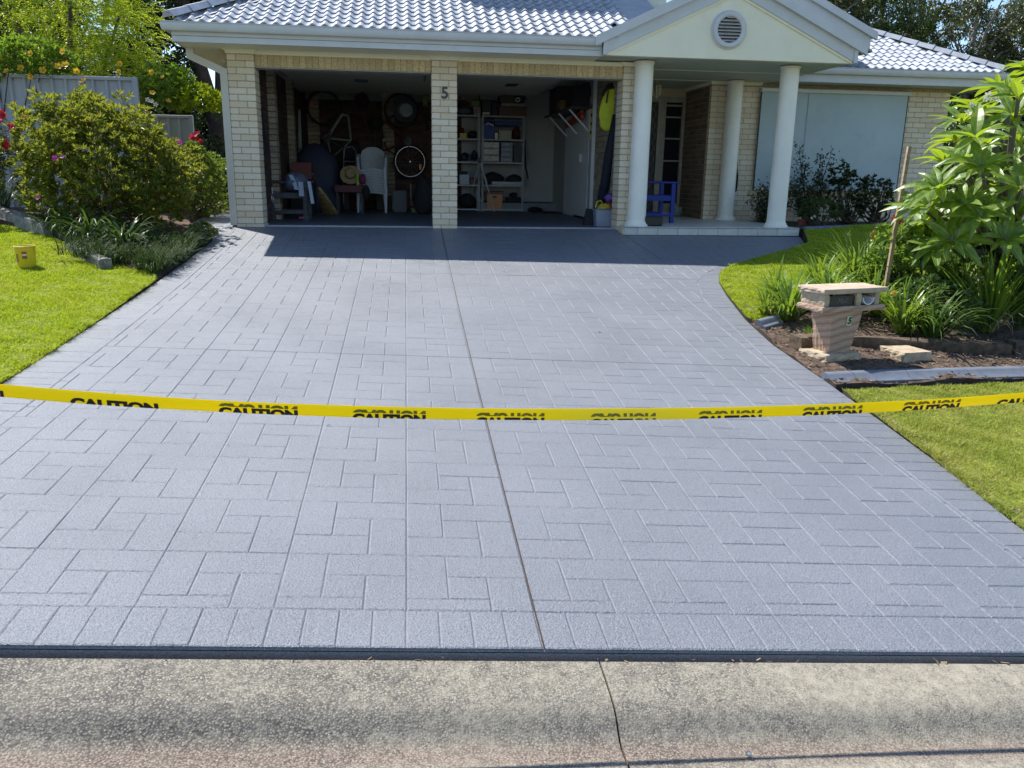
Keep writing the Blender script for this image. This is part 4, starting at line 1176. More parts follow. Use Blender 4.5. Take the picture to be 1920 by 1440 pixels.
# --- stack of white garden chairs
M_chair = C("grey_white_chair_plastic", (0.50, 0.54, 0.58), .45)
def plastic_chair():
    t = thing("plastic_chair", "white plastic garden chair at the bottom of the stack under the hung bicycles", "chair", (0, 0, 0), 0, "stacked white plastic chairs")
    b = MB(); n = 9
    rows = [[(-0.22+0.44*i/(n-1), -0.22, 0.41-0.03*(abs(i-4)/4)**2) for i in range(n)], [(-0.215+0.43*i/(n-1), 0.0, 0.40-0.012*(1-(abs(i-4)/4)**2)) for i in range(n)], [(-0.20+0.40*i/(n-1), 0.20, 0.395) for i in range(n)]]
    b.loft(rows, False, False); b.loft([[(x, y, z-0.012) for x, y, z in r] for r in rows], False, False)
    b.loft([rows[0], [(x, y+0.006, z-0.045) for x, y, z in rows[0]]], False, False); b.build("seat", M_chair, t, smooth=True, local=True)
    b = MB(); prof = []
    for k in range(7):
        s = k/6; w = 0.21+0.02*math.sin(math.pi*s)-0.07*max(0, s-0.75)/0.25; z = 0.395+0.42*s
        prof.append([(-w+2*w*i/(n-1), 0.20+0.10*s+0.045*(1-(abs(i-4)/4)**2), z-(0.035*(abs(i-4)/4)**3 if k == 6 else 0)) for i in range(n)])
    b.loft(prof, False, False); b.loft([[(x, y+0.01, z) for x, y, z in r] for r in prof], False, False); b.build("backrest", M_chair, t, smooth=True, local=True)
    for sx in (-1, 1):
        b = MB(); b.tube([(sx*0.235, 0.27, 0.64), (sx*0.275, 0.12, 0.655), (sx*0.28, -0.12, 0.64), (sx*0.265, -0.23, 0.60), (sx*0.25, -0.245, 0.44)], [0.02, 0.028, 0.03, 0.026, 0.026], 8); b.build("armrest", M_chair, t, smooth=True, local=True)
        b = MB(); b.bar((sx*0.235, -0.235, 0.43), (sx*0.265, -0.285, 0.0), 0.055, 0.035, (1, 0, 0)); b.build("leg", M_chair, t, local=True)
        b = MB(); b.bar((sx*0.205, 0.21, 0.42), (sx*0.245, 0.31, 0.0), 0.05, 0.035, (1, 0, 0)); b.build("leg", M_chair, t, local=True)
    b = MB()
    for i in range(5): b.box(-0.008, 0.008, -0.2+i*0.08, -0.16+i*0.08, 0.4065, 0.412)
    b.build("seat_slot", M_black, t, local=True)
    return t
ch = plastic_chair(); q = (-1.208, 4.407, 0.020)
NCH = 9
for i in range(NCH):
    o = ch if i == 0 else copy_tree(ch)
    o.location = (q[0]+0.002*i, q[1]+0.02-0.006*i, FZ+0.052*i)
    if 0 < i < NCH-1: o["label"] = ("second", "third", "fourth", "fifth", "sixth", "seventh", "eighth")[i-1]+" white plastic garden chair from the bottom of the stack"
    if i == NCH-1: o["label"] = "topmost white plastic garden chair of the stack, its whole back showing"

# --- dark draped cover (barbecue), ladder, trolley, table with hat, broom, chair
q = (-2.215, 4.184, 0.020); b = MB(); rings = []
for z, w, d, s in ((0.0, .44, .34, 0), (.25, .43, .33, 0), (.55, .42, .32, -.01), (.85, .41, .31, -.02), (1.02, .36, .28, -.03), (1.16, .24, .2, -.05), (1.24, .13, .12, -.05), (1.27, .03, .03, -.05)):
    ring = []
    for j in range(28):
        a = 2*math.pi*j/28; f = 1+0.05*math.sin(7*a+z*2)*max(0, 1.1-z); e = 0.75
        cx_, sy_ = math.cos(a), math.sin(a)
        ring.append((q[0]+s+w*f*math.copysign(abs(cx_)**e, cx_), q[1]+0.25+d*f*math.copysign(abs(sy_)**e, sy_), FZ+z))
    rings.append(ring)
b.loft(rings); one(b, "barbecue_cover", M_navy, "navy fabric cover draped over a tall barbecue behind the broom", "cover", smooth='all')

lad = thing("step_ladder", "folded aluminium step ladder leaning in the left back corner", "ladder", (-2.686, 4.900, 0.773))
for a, c in (((-2.777, 4.900, 0.792), (-2.751, 5.300, 1.945)), ((-2.583, 4.900, 0.795), (-2.618, 5.300, 1.928))):
    b = MB(); b.bar(a, c, 0.03, 0.07); b.build("rail", M_alu, lad)
for k in range(6):
    t_ = k/6; a = Vector((-2.777, 4.900, 0.792)).lerp(Vector((-2.751, 5.300, 1.945)), t_+.06); c = Vector((-2.583, 4.900, 0.795)).lerp(Vector((-2.618, 5.300, 1.928)), t_+.06)
    b = MB(); b.bar(a, c, 0.08, 0.025); b.build("rung", M_alu, lad)
b = MB(); b.bar((-2.681, 4.850, 0.753), (-2.673, 5.250, 1.933), 0.12, 0.03, (0, 1, 0)); b.build("platform", M_alu, lad)

tro = thing("hand_trolley", "chrome framed hand trolley standing behind the straw hat", "trolley", (-1.667, 4.532, 0.020))
b = MB(); b.tube([(-1.788, 5.000, 0.767), (-1.766, 5.050, 1.197), (-1.712, 5.050, 1.239), (-1.608, 5.050, 1.251), (-1.537, 5.050, 1.171), (-1.526, 5.000, 0.771)], 0.012, 8); b.tube([(-1.782, 5.020, 0.962), (-1.532, 5.020, 0.966)], 0.012, 8)
b.tube([(-1.788, 5.000, 0.767), (-1.810, 4.950, 0.042)], 0.012, 8); b.tube([(-1.526, 5.000, 0.771), (-1.547, 4.950, 0.045)], 0.012, 8); b.build("frame", M_chrome, tro, smooth=True)
b = MB(); q = (-1.658, 5.120, 1.119); b.bbox(q[0]-.10, q[0]+.10, 5.09, 5.15, q[2]-.12, q[2]+.10, .02); b.build("back_pad", M_bag, tro)

q = (-1.614, 3.882, 0.020); tz = 0.53
tab_ = thing("side_table", "dark red side table under the straw hat beside the chair stack", "table", (q[0], q[1], FZ))
b = MB(); b.bbox(q[0]-.26, q[0]+.27, q[1]-.05, q[1]+.36, tz-.14, tz, .01); b.build("tabletop", C("dark_maroon", (0.11, 0.012, 0.03), 0.5), tab_)
for sx in (-.22, .23):
    for sy in (0, .3):
        b = MB(); b.box(q[0]+sx-.02, q[0]+sx+.02, q[1]+sy-.02, q[1]+sy+.02, FZ, tz-.14); b.build("leg", M_dark, tab_)
hq = Vector((-1.588, 3.980, 0.682)); M_ = Matrix.Translation((hq.x, q[1]+.10, tz+0.18)) @ Matrix.Rotation(math.radians(62), 4, 'X') @ Matrix.Rotation(0.3, 4, 'Z')
hat = thing("straw_hat", "wide brimmed straw hat propped on the dark red table", "hat", (hq.x, q[1]+.10, tz))
b = MB(); b.lathe((0, 0, 0), [(0.19, 0.005), (0.192, 0.012), (0.15, 0.018), (0.095, 0.02), (0.09, 0.09), (0.065, 0.11), (0.02, 0.10)], 28); b.v = [tuple(M_ @ Vector(p)) for p in b.v]; b.build("crown", M_straw, hat, smooth=True)
b = MB(); b.lathe((0, 0, 0), [(0.0945, 0.022), (0.0975, 0.025), (0.096, 0.045), (0.0935, 0.047)], 28, cap=False); b.v = [tuple(M_ @ Vector(p)) for p in b.v]; b.build("hat_band", M_wood, hat, smooth=True)
g = (-1.451, 3.900, 0.810); b = MB(); b.lathe((g[0], g[1], tz), [(.03, 0), (.032, .13), (.018, .16), (.015, .2), (.0, .2)], 12); one(b, "spray_bottle", C("lime_plastic", (0.35, 0.60, 0.03), 0.4), "lime green bottle standing behind the straw hat", "bottle", smooth=True)
g = (-1.355, 3.850, 0.676); b = blob((g[0], g[1], tz+.10), .07, .06, .10, 3, flat=.1); one(b, "cloth_bundle", C("magenta_cloth", (0.25, 0.03, 0.12), .8), "magenta cloth bundle at the end of the dark red table", "cloth", smooth='all')
g = (-1.295, 3.750, 0.553); b = blob((g[0], g[1], tz-.12), .07, .05, .13, 5); one(b, "work_glove", M_bag, "black work gloves hanging off the end of the dark red table", "gloves", smooth='all')

hb0, hb1 = Vector((-1.908, 3.200, 0.030)), Vector((-1.926, 1.550, 0.515))
br = thing("straw_broom", "straw broom leaning with its bristles on the garage floor", "broom", tuple(hb0))
d = (hb1-hb0).normalized(); b = MB(); s = d.cross(Vector((0, 1, 0))).normalized(); n_ = s.cross(d); rings = []
L_ = (hb1-hb0).length
for t_, w_, th in ((0, .135, .03), (.25, .115, .035), (.55, .085, .035), (.8, .055, .03), (.95, .028, .024), (1.0, .018, .018)):
    c = hb0+d*L_*t_; rings.append([c+s*w_*math.cos(2*math.pi*j/20)*(1+.05*math.sin(9*j))+n_*th*math.sin(2*math.pi*j/20) for j in range(20)])
b.loft(rings); b.build("bristles", M_bristle, br, smooth=True)
for k in range(4):
    c = hb0+d*L_*(.50+.09*k); w_ = .092-.011*k; b = MB(); b.loft([[c+d*e+s*(w_+.004)*math.cos(2*math.pi*j/20)+n_*(.036+.002)*math.sin(2*math.pi*j/20) for j in range(20)] for e in (0, .008)], False); b.build("stitching", M_wood, br)
b = MB(); b.tube([hb1, hb1+d*0.75], 0.011, 8); b.build("handle", M_wood, br, smooth=True)

def armchair(loc, rz, label, mat, name, slat_seat=True, w=0.56, arm_z=0.60):
    """slatted timber garden armchair; local +x is the way it faces, y its width"""
    t = thing(name, label, "chair", loc, rz); h = w/2
    for sy in (-1, 1):
        b = MB(); b.box(.40, .46, sy*h-.03, sy*h+.03, 0, arm_z-.03); b.build("leg", mat, t, local=True)
        b = MB(); b.bar((-.05, sy*h, 0), (-.16, sy*h, .95), .05, .06, (0, 1, 0)); b.build("leg", mat, t, local=True)
        b = MB(); b.bbox(-.12, .52, sy*h-.045, sy*h+.045, arm_z-.03, arm_z, .008); b.build("armrest", mat, t, local=True)
        b = MB(); b.box(-.05, .40, sy*h-.018, sy*h+.018, .34, .42); b.box(-.03, .40, sy*h-.018, sy*h+.018, .10, .15); b.build("side_rail", mat, t, local=True)
    for i in range(5):
        b = MB(); b.box(-.03+i*.095, .05+i*.095, -h+.02, h-.02, .405, .425); b.build("slat", mat, t, local=True)
    b = MB(); b.box(.41, .45, -h+.03, h-.03, .33, .403); b.build("front_rail", mat, t, local=True)
    for i in range(4):
        y = -h+.1+i*(w-.2)/3; b = MB(); b.bar((-.075, y, .46), (-.135, y, .86), .06, .018, (0, 1, 0)); b.build("back_slat", mat, t, local=True)
    for z in (.45, .89):
        b = MB(); b.box(-.105-(z-.45)*.12-.02, -.105-(z-.45)*.12+.02, -h+.03, h-.03, z-.035, z+.035); b.build("back_rail", mat, t, local=True)
    return t
q = (-2.346, 1.416, 0.020)
armchair((q[0]-.22, q[1]+.30, FZ), 0.0, "weathered dark timber armchair just inside the left garage opening", C("dark_grey_timber", (0.075, 0.08, 0.09), .75, .25), "timber_armchair")
g = (-2.303, 1.550, 0.567); b = blob((g[0]+.02, g[1], .43+.15), .20, .20, .155, 8, flat=.15, amp=.25); one(b, "shopping_bag", C("grey_blue_bag", (0.12, 0.15, 0.22), .7), "grey blue shopping bag lying on the dark timber armchair", "bag", smooth='all')
M_towel = C('pale_blue_towel', (0.42, 0.50, 0.62), .85); lau = thing('towel', 'pale blue and white cloth hung over the arm of the timber armchair', 'towel', (-2.208, 1.330, 0.604))
b = MB(); g0, g1, g2 = (-2.326, 1.340, 0.706), (-2.267, 1.330, 0.571), (-2.247, 1.330, 0.482); b.loft([[Vector(p)+Vector((-.03, 0, 0)), Vector(p)+Vector((.03, 0, 0)), Vector(p)+Vector((.03, .01, 0)), Vector(p)+Vector((-.03, .01, 0))] for p in (g0, g1, g2)]); b.build('hanging_end', M_towel, lau); b = MB()
g0, g1 = (-2.192, 1.330, 0.604), (-2.186, 1.330, 0.386); b.loft([[Vector(p)+Vector((-.025, 0, 0)), Vector(p)+Vector((.05, 0, 0)), Vector(p)+Vector((.05, .01, 0)), Vector(p)+Vector((-.025, .01, 0))] for p in (g0, g1)]); b.build('hanging_end', M_towel, lau); b = MB()
g0, g1 = (-2.031, 1.200, 0.616), (-1.990, 1.200, 0.279); b.loft([[Vector(p)+Vector((-.03, 0, 0)), Vector(p)+Vector((.02, 0, 0)), Vector(p)+Vector((.02, .01, 0)), Vector(p)+Vector((-.03, .01, 0))] for p in (g0, g1)])
b.build("hanging_end", M_towel, lau)
g = (-2.362, 3.000, 0.792); b = MB(); b.bbox(g[0]-.17, g[0]+.17, g[1], g[1]+.25, .62, .92, .015); one(b, "red_crate", C("brick_red_plastic", (0.16, 0.035, 0.025), .5), "brick red crate behind the timber armchair", "crate")
b = MB(); b.bbox(g[0]-.2, g[0]+.2, g[1]-.02, g[1]+.28, FZ, .619, .01); one(b, "storage_cabinet", M_bag, "low black cabinet holding the brick red crate", "cabinet")
g = (-2.195, 1.594, 0.020); b = blob((g[0], g[1], FZ+.03), .085, .05, .035, 2, amp=.1, flat=.2); one(b, "pink_slipper", M_pink, "pink slipper on the floor beneath the timber armchair", "slipper", smooth='all')

# --- boards against the left side of the opening
g0, g1 = (-2.602, 0.550, 0.119), (-2.638, 0.620, 0.974); b = MB(); b.bar(g0, g1, 0.055, 0.02, (0, 1, 0)); b.v = [tuple(p) for p in b.v]; one(b, "blue_board", C("blue_board_paint", (0.07, 0.20, 0.42), .5), "tall narrow blue board leaning inside the left brick pier", "board")
g0, g1 = (-2.559, 0.750, 1.008), (-2.644, 0.800, 1.626); b = MB(); b.bar(g0, g1, 0.05, 0.03, (0, 1, 0)); one(b, "dark_bag", M_bag, "long black bag hanging above the blue board", "bag")
g = (-2.551, 0.900, 0.362); b = MB(); b.torus((g[0], g[1], g[2]), .07, .008, 20, 6, 'x'); b.tube([(g[0], g[1], g[2]+.07), (g[0], g[1], g[2]+.16)], .006, 6); one(b, "hose_coil", M_chrome, "small coiled steel cable hanging beside the timber armchair", "cable", smooth=True)

# --- wall tools
g0, g1, g2 = (-1.415, 5.700, 2.202), (-1.408, 5.700, 2.058), (-1.277, 5.720, 1.415)
mop = thing("mop", "maroon mop hung head up against the brick wall pier", "mop", g1)
b = blob((g0[0], g0[1], g0[2]-.02), .13, .07, .15, 12, amp=.3); b.build("mop_head", C("maroon_fibre", (0.06, 0.02, 0.025), .9), mop, smooth='all')
b = MB(); b.tube([g0, g1, g2], .012, 6); b.build("handle", M_wood, mop)
g = (-1.422, 5.750, 2.391); b = MB(); b.bbox(g[0]-.035, g[0]+.035, 5.70, 5.75, g[2]-.09, g[2]+.09, .005); one(b, "wall_plate", M_white, "white wall plate above the mop", "plate")
g0, g1 = (-0.122, 5.700, 1.933), (-0.114, 5.700, 1.618); tr = thing("hedge_trimmer", "black and green trimmer hung at the right end of the brown wall", "trimmer", g0)
b = MB(); b.bar(g0, (g1[0], g1[1], g1[2]), .05, .03, (0, 1, 0)); b.build("blade", M_bag, tr)
g = (-0.141, 5.700, 2.194); b = MB(); b.bbox(g[0]-.05, g[0]+.05, 5.62, 5.74, g[2]-.1, g[2]+.1, .02); b.build("motor", C("dull_green_plastic", (0.16, 0.20, 0.03), .5), tr)
g0, g1, g2 = (-0.465, 4.600, 0.554), (-0.462, 4.500, 0.157), (-0.411, 4.450, 0.077); ed = thing("grass_edger", "red headed grass edger standing on the floor at the foot of the hung bicycle", "edger", (g2[0], g2[1], FZ))
b = MB(); b.tube([g0, g1, g2], .012, 6); b.build("shaft", M_steel, ed, smooth=True)
b = MB(); b.bbox(g2[0]-.06, g2[0]+.06, g2[1]-.06, g2[1]+.06, FZ+.10, FZ+.24, .02); b.build("motor", M_red, ed)
b = MB(); b.bbox(g2[0]-.05, g2[0]+.10, g2[1]-.08, g2[1]+.04, FZ, FZ+.09, .01); b.build("guard", C("dull_green_plastic", (0.16, 0.20, 0.03)), ed)
g = (-0.693, 4.521, 0.020); b = MB(); b.bbox(g[0]-.12, g[0]+.14, g[1], g[1]+.2, FZ, .43, .01)
for k in range(4): b.box(g[0]-.09, g[0]+.11, g[1]-.006, g[1]-.001, .08+.08*k, .12+.08*k)
one(b, "vent_panel", C("slate_panel", (0.10, 0.115, 0.13), .5), "grey louvred box on the floor beside the white chair stack", "box")
g = (-0.232, 3.546, 0.020); b = blob((g[0], g[1]+.1, .35), .20, .2, .36, 22, flat=.05); one(b, "sports_bag", M_bag, "tall black bag on the floor against the middle pier", "bag", smooth='all')
g0, g1, g2 = (-0.968, 5.500, 1.350), (-0.996, 5.400, 1.409), (-0.941, 5.500, 1.120); b = MB(); b.lathe((g1[0], 5.5, g1[2]), [(.004, -.036), (.026, -.026), (.036, 0), (.026, .026), (.004, .036)], 14); one(b, "ball", C("pale_lime_ball", (0.45, 0.55, 0.2), .6), "small lime ball hanging on a string beside the mop handle", "ball", smooth=True)

g = (-1.134, 5.600, 1.747); b = blob((g[0], 5.6, g[2]), .15, .10, .13, 61, amp=.3); one(b, "hanging_bag", M_bag, "black bag hanging on the brown wall right of the mop", "bag", smooth='all')
for k, (p0, p1, lab) in enumerate((((-1.176, 5.800, 1.653), (-1.171, 5.800, 1.015), "dark garden tool handle hanging below the black bag"), ((-1.056, 5.800, 1.634), (-1.038, 5.800, 1.060), "second dark tool handle between the black bag and the lime ball"), ((-0.798, 5.800, 2.495), (-0.790, 5.800, 1.851), "thin dark rake handle hanging left of the round basin"))):
    t = thing("garden_tool", lab, "tool", p1); b = MB(); b.tube([p0, p1], .014, 6); b.build("handle", M_wood, t)
    b = MB(); b.box(p1[0]-.06, p1[0]+.06, 5.78, 5.82, p1[2]-.06, p1[2]+.01); b.build("tool_head", M_dark, t)
g = (-2.673, 2.400, 1.067); b = blob((g[0]-.02, 2.4, g[2]), .07, .16, .34, 62, amp=.2); one(b, "hanging_coat", M_bag, "dark coat hanging on the left brick wall above the armchair", "coat", smooth='all')
g = (-1.003, 5.668, 0.020); b = MB(); b.bbox(g[0]-.16, g[0]+.14, 5.3, 5.55, FZ, .30, .01); one(b, "floor_carton", C("dark_brown_carton", (0.06, 0.05, 0.045)), "dark carton on the floor in the shade behind the white chairs", "carton")
g = (-1.854, 4.960, 0.020); b = MB(); b.bbox(g[0]-.14, g[0]+.14, 5.2, 5.5, FZ, .38, .01); one(b, "floor_crate", M_dark, "dark crate on the floor between the navy cover and the red table", "crate")
g = (-2.727, 4.000, 0.751); b = blob((g[0], 4.0, .75), .22, .2, .2, 63, amp=.25, flat=.1); one(b, "black_sack", M_bag, "black sack piled up in the left back corner below the ladder", "sack", smooth='all')

# --- opener motors
for (px_, lab, col) in (((-1.307, 3.200, 2.393), "grey garage door opener motor hanging in the left bay", (0.20, 0.23, 0.25)), ((1.361, 3.200, 2.400), "black garage door opener motor hanging in the right bay", (0.03, 0.03, 0.035))):
    t = thing("door_opener", lab, "motor", (px_[0], px_[1], px_[2]))
    b = MB(); b.bbox(px_[0]-.12, px_[0]+.12, 3.2, 3.6, px_[2]-.08, px_[2]+.08, .02); b.build("motor_housing", C("opener_%d" % int(col[0]*100), col, .4), t)
    b = MB(); b.box(px_[0]-.02, px_[0]+.02, 0.45, 3.199, px_[2]+.085, px_[2]+.12); b.build("rail", M_steel, t)
    b = MB()
    for sx in (-.1, .1): b.bar((px_[0]+sx, 3.4, px_[2]+.08), (px_[0]+sx, 3.4, CZ), .02, .02)
    b.build("hanger", M_steel, t)

# --- shelving
def shelving(x0, x1, y, levels, top, label):
    t = thing("shelving_unit", label, "shelves", ((x0+x1)/2, y, FZ)); D = .40
    for x in (x0, x1):
        for yy in (y, y+D):
            b = MB(); b.box(x-.018, x+.018, yy-.002, yy+.002, FZ, top); b.box(x-.002+(-.016 if x == x0 else .016), x+.002+(-.016 if x == x0 else .016), yy+.002, yy+.034, FZ, top)
            b.build("post", M_steel, t)
            if yy == y:
                b = MB()
                for k in range(int(top/0.045)): b.box(x-.005, x+.005, yy-.0035, yy-.0021, .05+k*.045, .075+k*.045)
                b.build("post_slots", M_black, t, kind="stuff")
    for z in levels:
        b = MB(); b.box(x0-.005, x1+.005, y-.012, y+D, z-.03, z); b.build("shelf", M_steel, t)
    return t
SY = 5.30
zl = [(1.417, 5.300, 0.061)[2], (1.411, 5.300, 0.550)[2], (1.406, 5.300, 1.010)[2], (1.400, 5.300, 1.464)[2], (1.394, 5.300, 1.923)[2]]
xa, xb, xc, xd = (0.283, 5.300, 1.033)[0], (0.941, 5.300, 1.044)[0], (1.018, 5.300, 1.046)[0], (1.861, 5.300, 1.061)[0]
shelving(xa, xb, SY, zl, (0.958, 5.300, 1.933)[2], "steel shelving unit partly hidden behind the middle brick pier")
shelving(xc, xd, SY, zl, (0.958, 5.300, 1.933)[2], "steel shelving unit beside the bare white wall")
def on_shelf(px0, px1, lev, h, name, mat, label, cat, yo=0.06, d=0.26, shape="box", zoff=0.0):
    z0 = zl[lev]+0.001+zoff; y = SY+yo
    if shape == "box":
        b = MB(); b.bbox(px0, px1, y, y+d, z0, z0+h, .008)
        return one(b, name, mat, label, cat)
    b = blob(((px0+px1)/2, y+d/2, z0+h/2), (px1-px0)/2, d/2, h/2, int(px0*1000) % 97, flat=.12, amp=.22)
    return one(b, name, mat, label, cat, smooth='all')
X_ = lambda p: p[0]
# bottom shelf
q0, q1 = X_((1.108, 5.360, 0.186)), X_((1.445, 5.360, 0.190))
ob = thing("storage_box", "orange archive box with a hand hole on the bottom shelf", "box", ((q0+q1)/2, SY+.06, zl[0]))
b = MB(); b.loft([[(q0+.02, SY+.04, zl[0]), (q1-.02, SY+.04, zl[0]), (q1-.02, SY+.34, zl[0]), (q0+.02, SY+.34, zl[0])], [(q0, SY+.03, zl[0]+.30), (q1, SY+.03, zl[0]+.30), (q1, SY+.35, zl[0]+.30), (q0, SY+.35, zl[0]+.30)]]); b.build("body", M_orange, ob)
b = MB(); b.lathe(((q0+q1)/2, SY+.030, zl[0]+.245), [(.001, -.001), (.026, -.001), (.026, .006)], 14, 'y'); b.v = [((p[0]-(q0+q1)/2)*2.0+(q0+q1)/2, p[1], p[2]) for p in b.v]; b.build("hand_hole", M_black, ob)
b = MB(); b.bbox(q0-.02, q1+.03, SY+.02, SY+.36, zl[0]+.301, zl[0]+.36, .008); b.build("lid", C("dark_orange_plastic", (0.16, 0.05, 0.025), .5), ob)
on_shelf(X_((1.547, 5.360, 0.191)), X_((1.841, 5.360, 0.194)), 0, .24, "tool_case", M_bag, "black tool case beside the orange archive box", "case")
on_shelf(X_((1.603, 5.360, 0.192)), X_((1.784, 5.360, 0.194)), 0, .10, "tool_bag", M_bag, "black rounded bag on top of the tool case", "bag", shape="blob", zoff=.24)
on_shelf(X_((0.538, 5.360, 0.180)), X_((0.884, 5.360, 0.184)), 0, .30, "sports_bag", M_bag, "dark sports bag on the bottom shelf next to the middle pier", "bag", shape="blob")
# second shelf
on_shelf(X_((0.549, 5.360, 0.666)), X_((0.748, 5.360, 0.668)), 1, .20, "kitchen_appliance", C("pale_blue_enamel", (0.33, 0.40, 0.50), .35), "pale blue square appliance on the second lowest shelf", "appliance")
on_shelf(X_((0.560, 5.360, 0.666)), X_((0.737, 5.360, 0.668)), 1, .07, "appliance_lid", C("slate_blue_plastic", (0.10, 0.13, 0.20), .4), "dark domed lid on the pale blue appliance", "lid", shape="blob", zoff=.20)
on_shelf(X_((0.771, 5.360, 0.637)), X_((0.926, 5.360, 0.639)), 1, .14, "red_toolbox", C("dull_red_metal", (0.13, 0.03, 0.03), .5), "dull red toolbox beside the pale blue appliance", "toolbox")
on_shelf(X_((1.048, 5.360, 0.727)), X_((1.461, 5.360, 0.733)), 1, .26, "camera_bag", M_bag, "large black soft bag lying on the second shelf", "bag", shape="blob")
on_shelf(X_((1.550, 5.360, 0.734)), X_((1.853, 5.360, 0.739)), 1, .22, "rucksack", M_bag, "black rucksack at the right end of the second shelf", "rucksack", shape="blob")
on_shelf(X_((1.208, 5.280, 0.601)), X_((1.856, 5.280, 0.610)), 1, .07, "folded_table", C("pale_grey_metal", (0.40, 0.43, 0.46), .4), "flat pale folded frame lying under the black bags", "frame", yo=-.03, d=.04)
# middle shelf: drawers
def drawer_unit(x0, x1, lev, h, n, body, face, label):
    z0 = zl[lev]+.001; t = thing("drawer_unit", label, "drawers", ((x0+x1)/2, SY+.05, z0))
    b = MB(); b.box(x0, x1, SY+.05, SY+.33, z0, z0+h); b.build("body", body, t)
    for k in range(n):
        b = MB(); b.bbox(x0+.012, x1-.012, SY+.03, SY+.049, z0+.012+k*h/n, z0+(k+1)*h/n-.008, .006); b.build("drawer", face, t)
        b = MB(); b.bbox((x0+x1)/2-.03, (x0+x1)/2+.03, SY+.018, SY+.0299, z0+(k+.5)*h/n-.008, z0+(k+.5)*h/n+.008, .003); b.build("handle", M_clear, t)
drawer_unit(X_((1.034, 5.360, 1.153)), X_((1.366, 5.360, 1.159)), 2, .40, 3, M_grey, C("cluttered_clear_drawer", (0.34, 0.30, 0.26), .25, .75, scale=13), "clear fronted drawer unit with mixed contents on the middle shelf")
drawer_unit(X_((1.399, 5.360, 1.160)), X_((1.644, 5.360, 1.164)), 2, .40, 4, M_grey, C("blue_clear_drawer", (0.12, 0.16, 0.24), .3), "bluish drawer unit in the middle of the shelf")
on_shelf(X_((1.666, 5.360, 1.165)), X_((1.834, 5.360, 1.168)), 2, .34, "speaker_box", M_black, "black box at the right end of the middle shelf", "box")
on_shelf(X_((0.560, 5.360, 1.070)), X_((0.747, 5.360, 1.074)), 2, .18, "power_tool", C("dark_indigo_plastic", (0.03, 0.03, 0.08), .5), "dark indigo power tool on the middle shelf near the pier", "tool", shape="blob")
on_shelf(X_((0.791, 5.360, 1.075)), X_((0.924, 5.360, 1.077)), 2, .24, "helmet", C("dark_blue_shell", (0.025, 0.03, 0.07), .3), "dark blue helmet on the middle shelf by the steel post", "helmet", shape="blob")
# fourth shelf
cb = X_((1.042, 5.360, 1.627)), X_((1.250, 5.360, 1.631))
cool = thing("cool_box", "deep blue cool box with a white handle on the fourth shelf", "cool box", (cb[0], SY+.05, zl[3]))
b = MB(); b.bbox(cb[0], cb[1], SY+.04, SY+.34, zl[3]+.001, zl[3]+.33, .015); b.build("body", M_blue, cool)
b = MB(); b.bbox(cb[0]-.005, cb[1]+.005, SY+.03, SY+.35, zl[3]+.331, zl[3]+.39, .01); b.build("lid", C("navy_plastic", (0.02, 0.03, 0.12), .5), cool)
b = MB(); b.bar((cb[0]+.04, SY+.022, zl[3]+.27), (cb[0]+.08, SY+.022, zl[3]+.315), .016, .016); b.bar((cb[0]+.08, SY+.022, zl[3]+.315), (cb[1]-.01, SY+.022, zl[3]+.26), .016, .016); b.build("handle", M_white, cool)
on_shelf(X_((1.273, 5.360, 1.580)), X_((1.339, 5.360, 1.581)), 3, .13, "small_carton", M_white, "small white carton between the blue cool box and the pale box", "carton")
on_shelf(X_((1.361, 5.360, 1.581)), X_((1.615, 5.360, 1.587)), 3, .18, "pale_box", C("buff_box", (0.50, 0.46, 0.38), .7), "pale buff box in the middle of the fourth shelf", "box")
on_shelf(X_((1.637, 5.360, 1.587)), X_((1.837, 5.360, 1.592)), 3, .24, "folded_bag", C("dark_red_fabric", (0.10, 0.02, 0.03), .8), "dark red folded bag beside the pale buff box", "bag", shape="blob")
on_shelf(X_((1.271, 5.360, 1.768)), X_((1.834, 5.360, 1.781)), 3, .09, "rolled_mat", C("royal_blue_foam", (0.02, 0.07, 0.25), .6), "royal blue rolled mat lying under the top shelf", "mat", yo=.10, zoff=.27)
on_shelf(X_((0.550, 5.360, 1.512)), X_((0.692, 5.360, 1.515)), 3, .11, "yellow_box", M_yellow, "yellow box on the fourth shelf beside the pier", "box")
on_shelf(X_((0.530, 5.400, 1.586)), X_((0.661, 5.400, 1.589)), 3, .10, "red_bag", C("crimson_fabric", (0.14, 0.015, 0.02), .8), "crimson bag on top of the yellow box", "bag", shape="blob", zoff=.111)
on_shelf(X_((0.724, 5.360, 1.516)), X_((0.922, 5.360, 1.520)), 3, .16, "dark_machine", M_bag, "dark machine with a hose on the fourth shelf by the steel post", "machine", shape="blob")
# top of the shelves
on_shelf(X_((0.507, 5.360, 2.029)), X_((0.799, 5.360, 2.036)), 4, .17, "grey_bag", C("slate_fabric", (0.11, 0.13, 0.16), .7), "slate grey bag on top of the shelves next to the pier", "bag", shape="blob")
on_shelf(X_((0.832, 5.360, 2.037)), X_((0.973, 5.360, 2.041)), 4, .17, "printed_carton", C("pink_white_print", (0.50, 0.34, 0.34), .6, .6, scale=22), "small pink and white printed carton on the shelf top", "carton")
on_shelf(X_((0.788, 5.360, 2.221)), X_((0.951, 5.360, 2.225)), 4, .11, "olive_box", C("olive_yellow_plastic", (0.22, 0.22, 0.05), .5), "olive yellow box stacked on the printed carton", "box", zoff=.172)
on_shelf(X_((0.539, 5.360, 2.215)), X_((0.755, 5.360, 2.220)), 4, .12, "cable_bundle", C("dark_red_cable", (0.10, 0.025, 0.03), .6), "dark red cable bundle on top of the slate grey bag", "cable", shape="blob", zoff=.172)
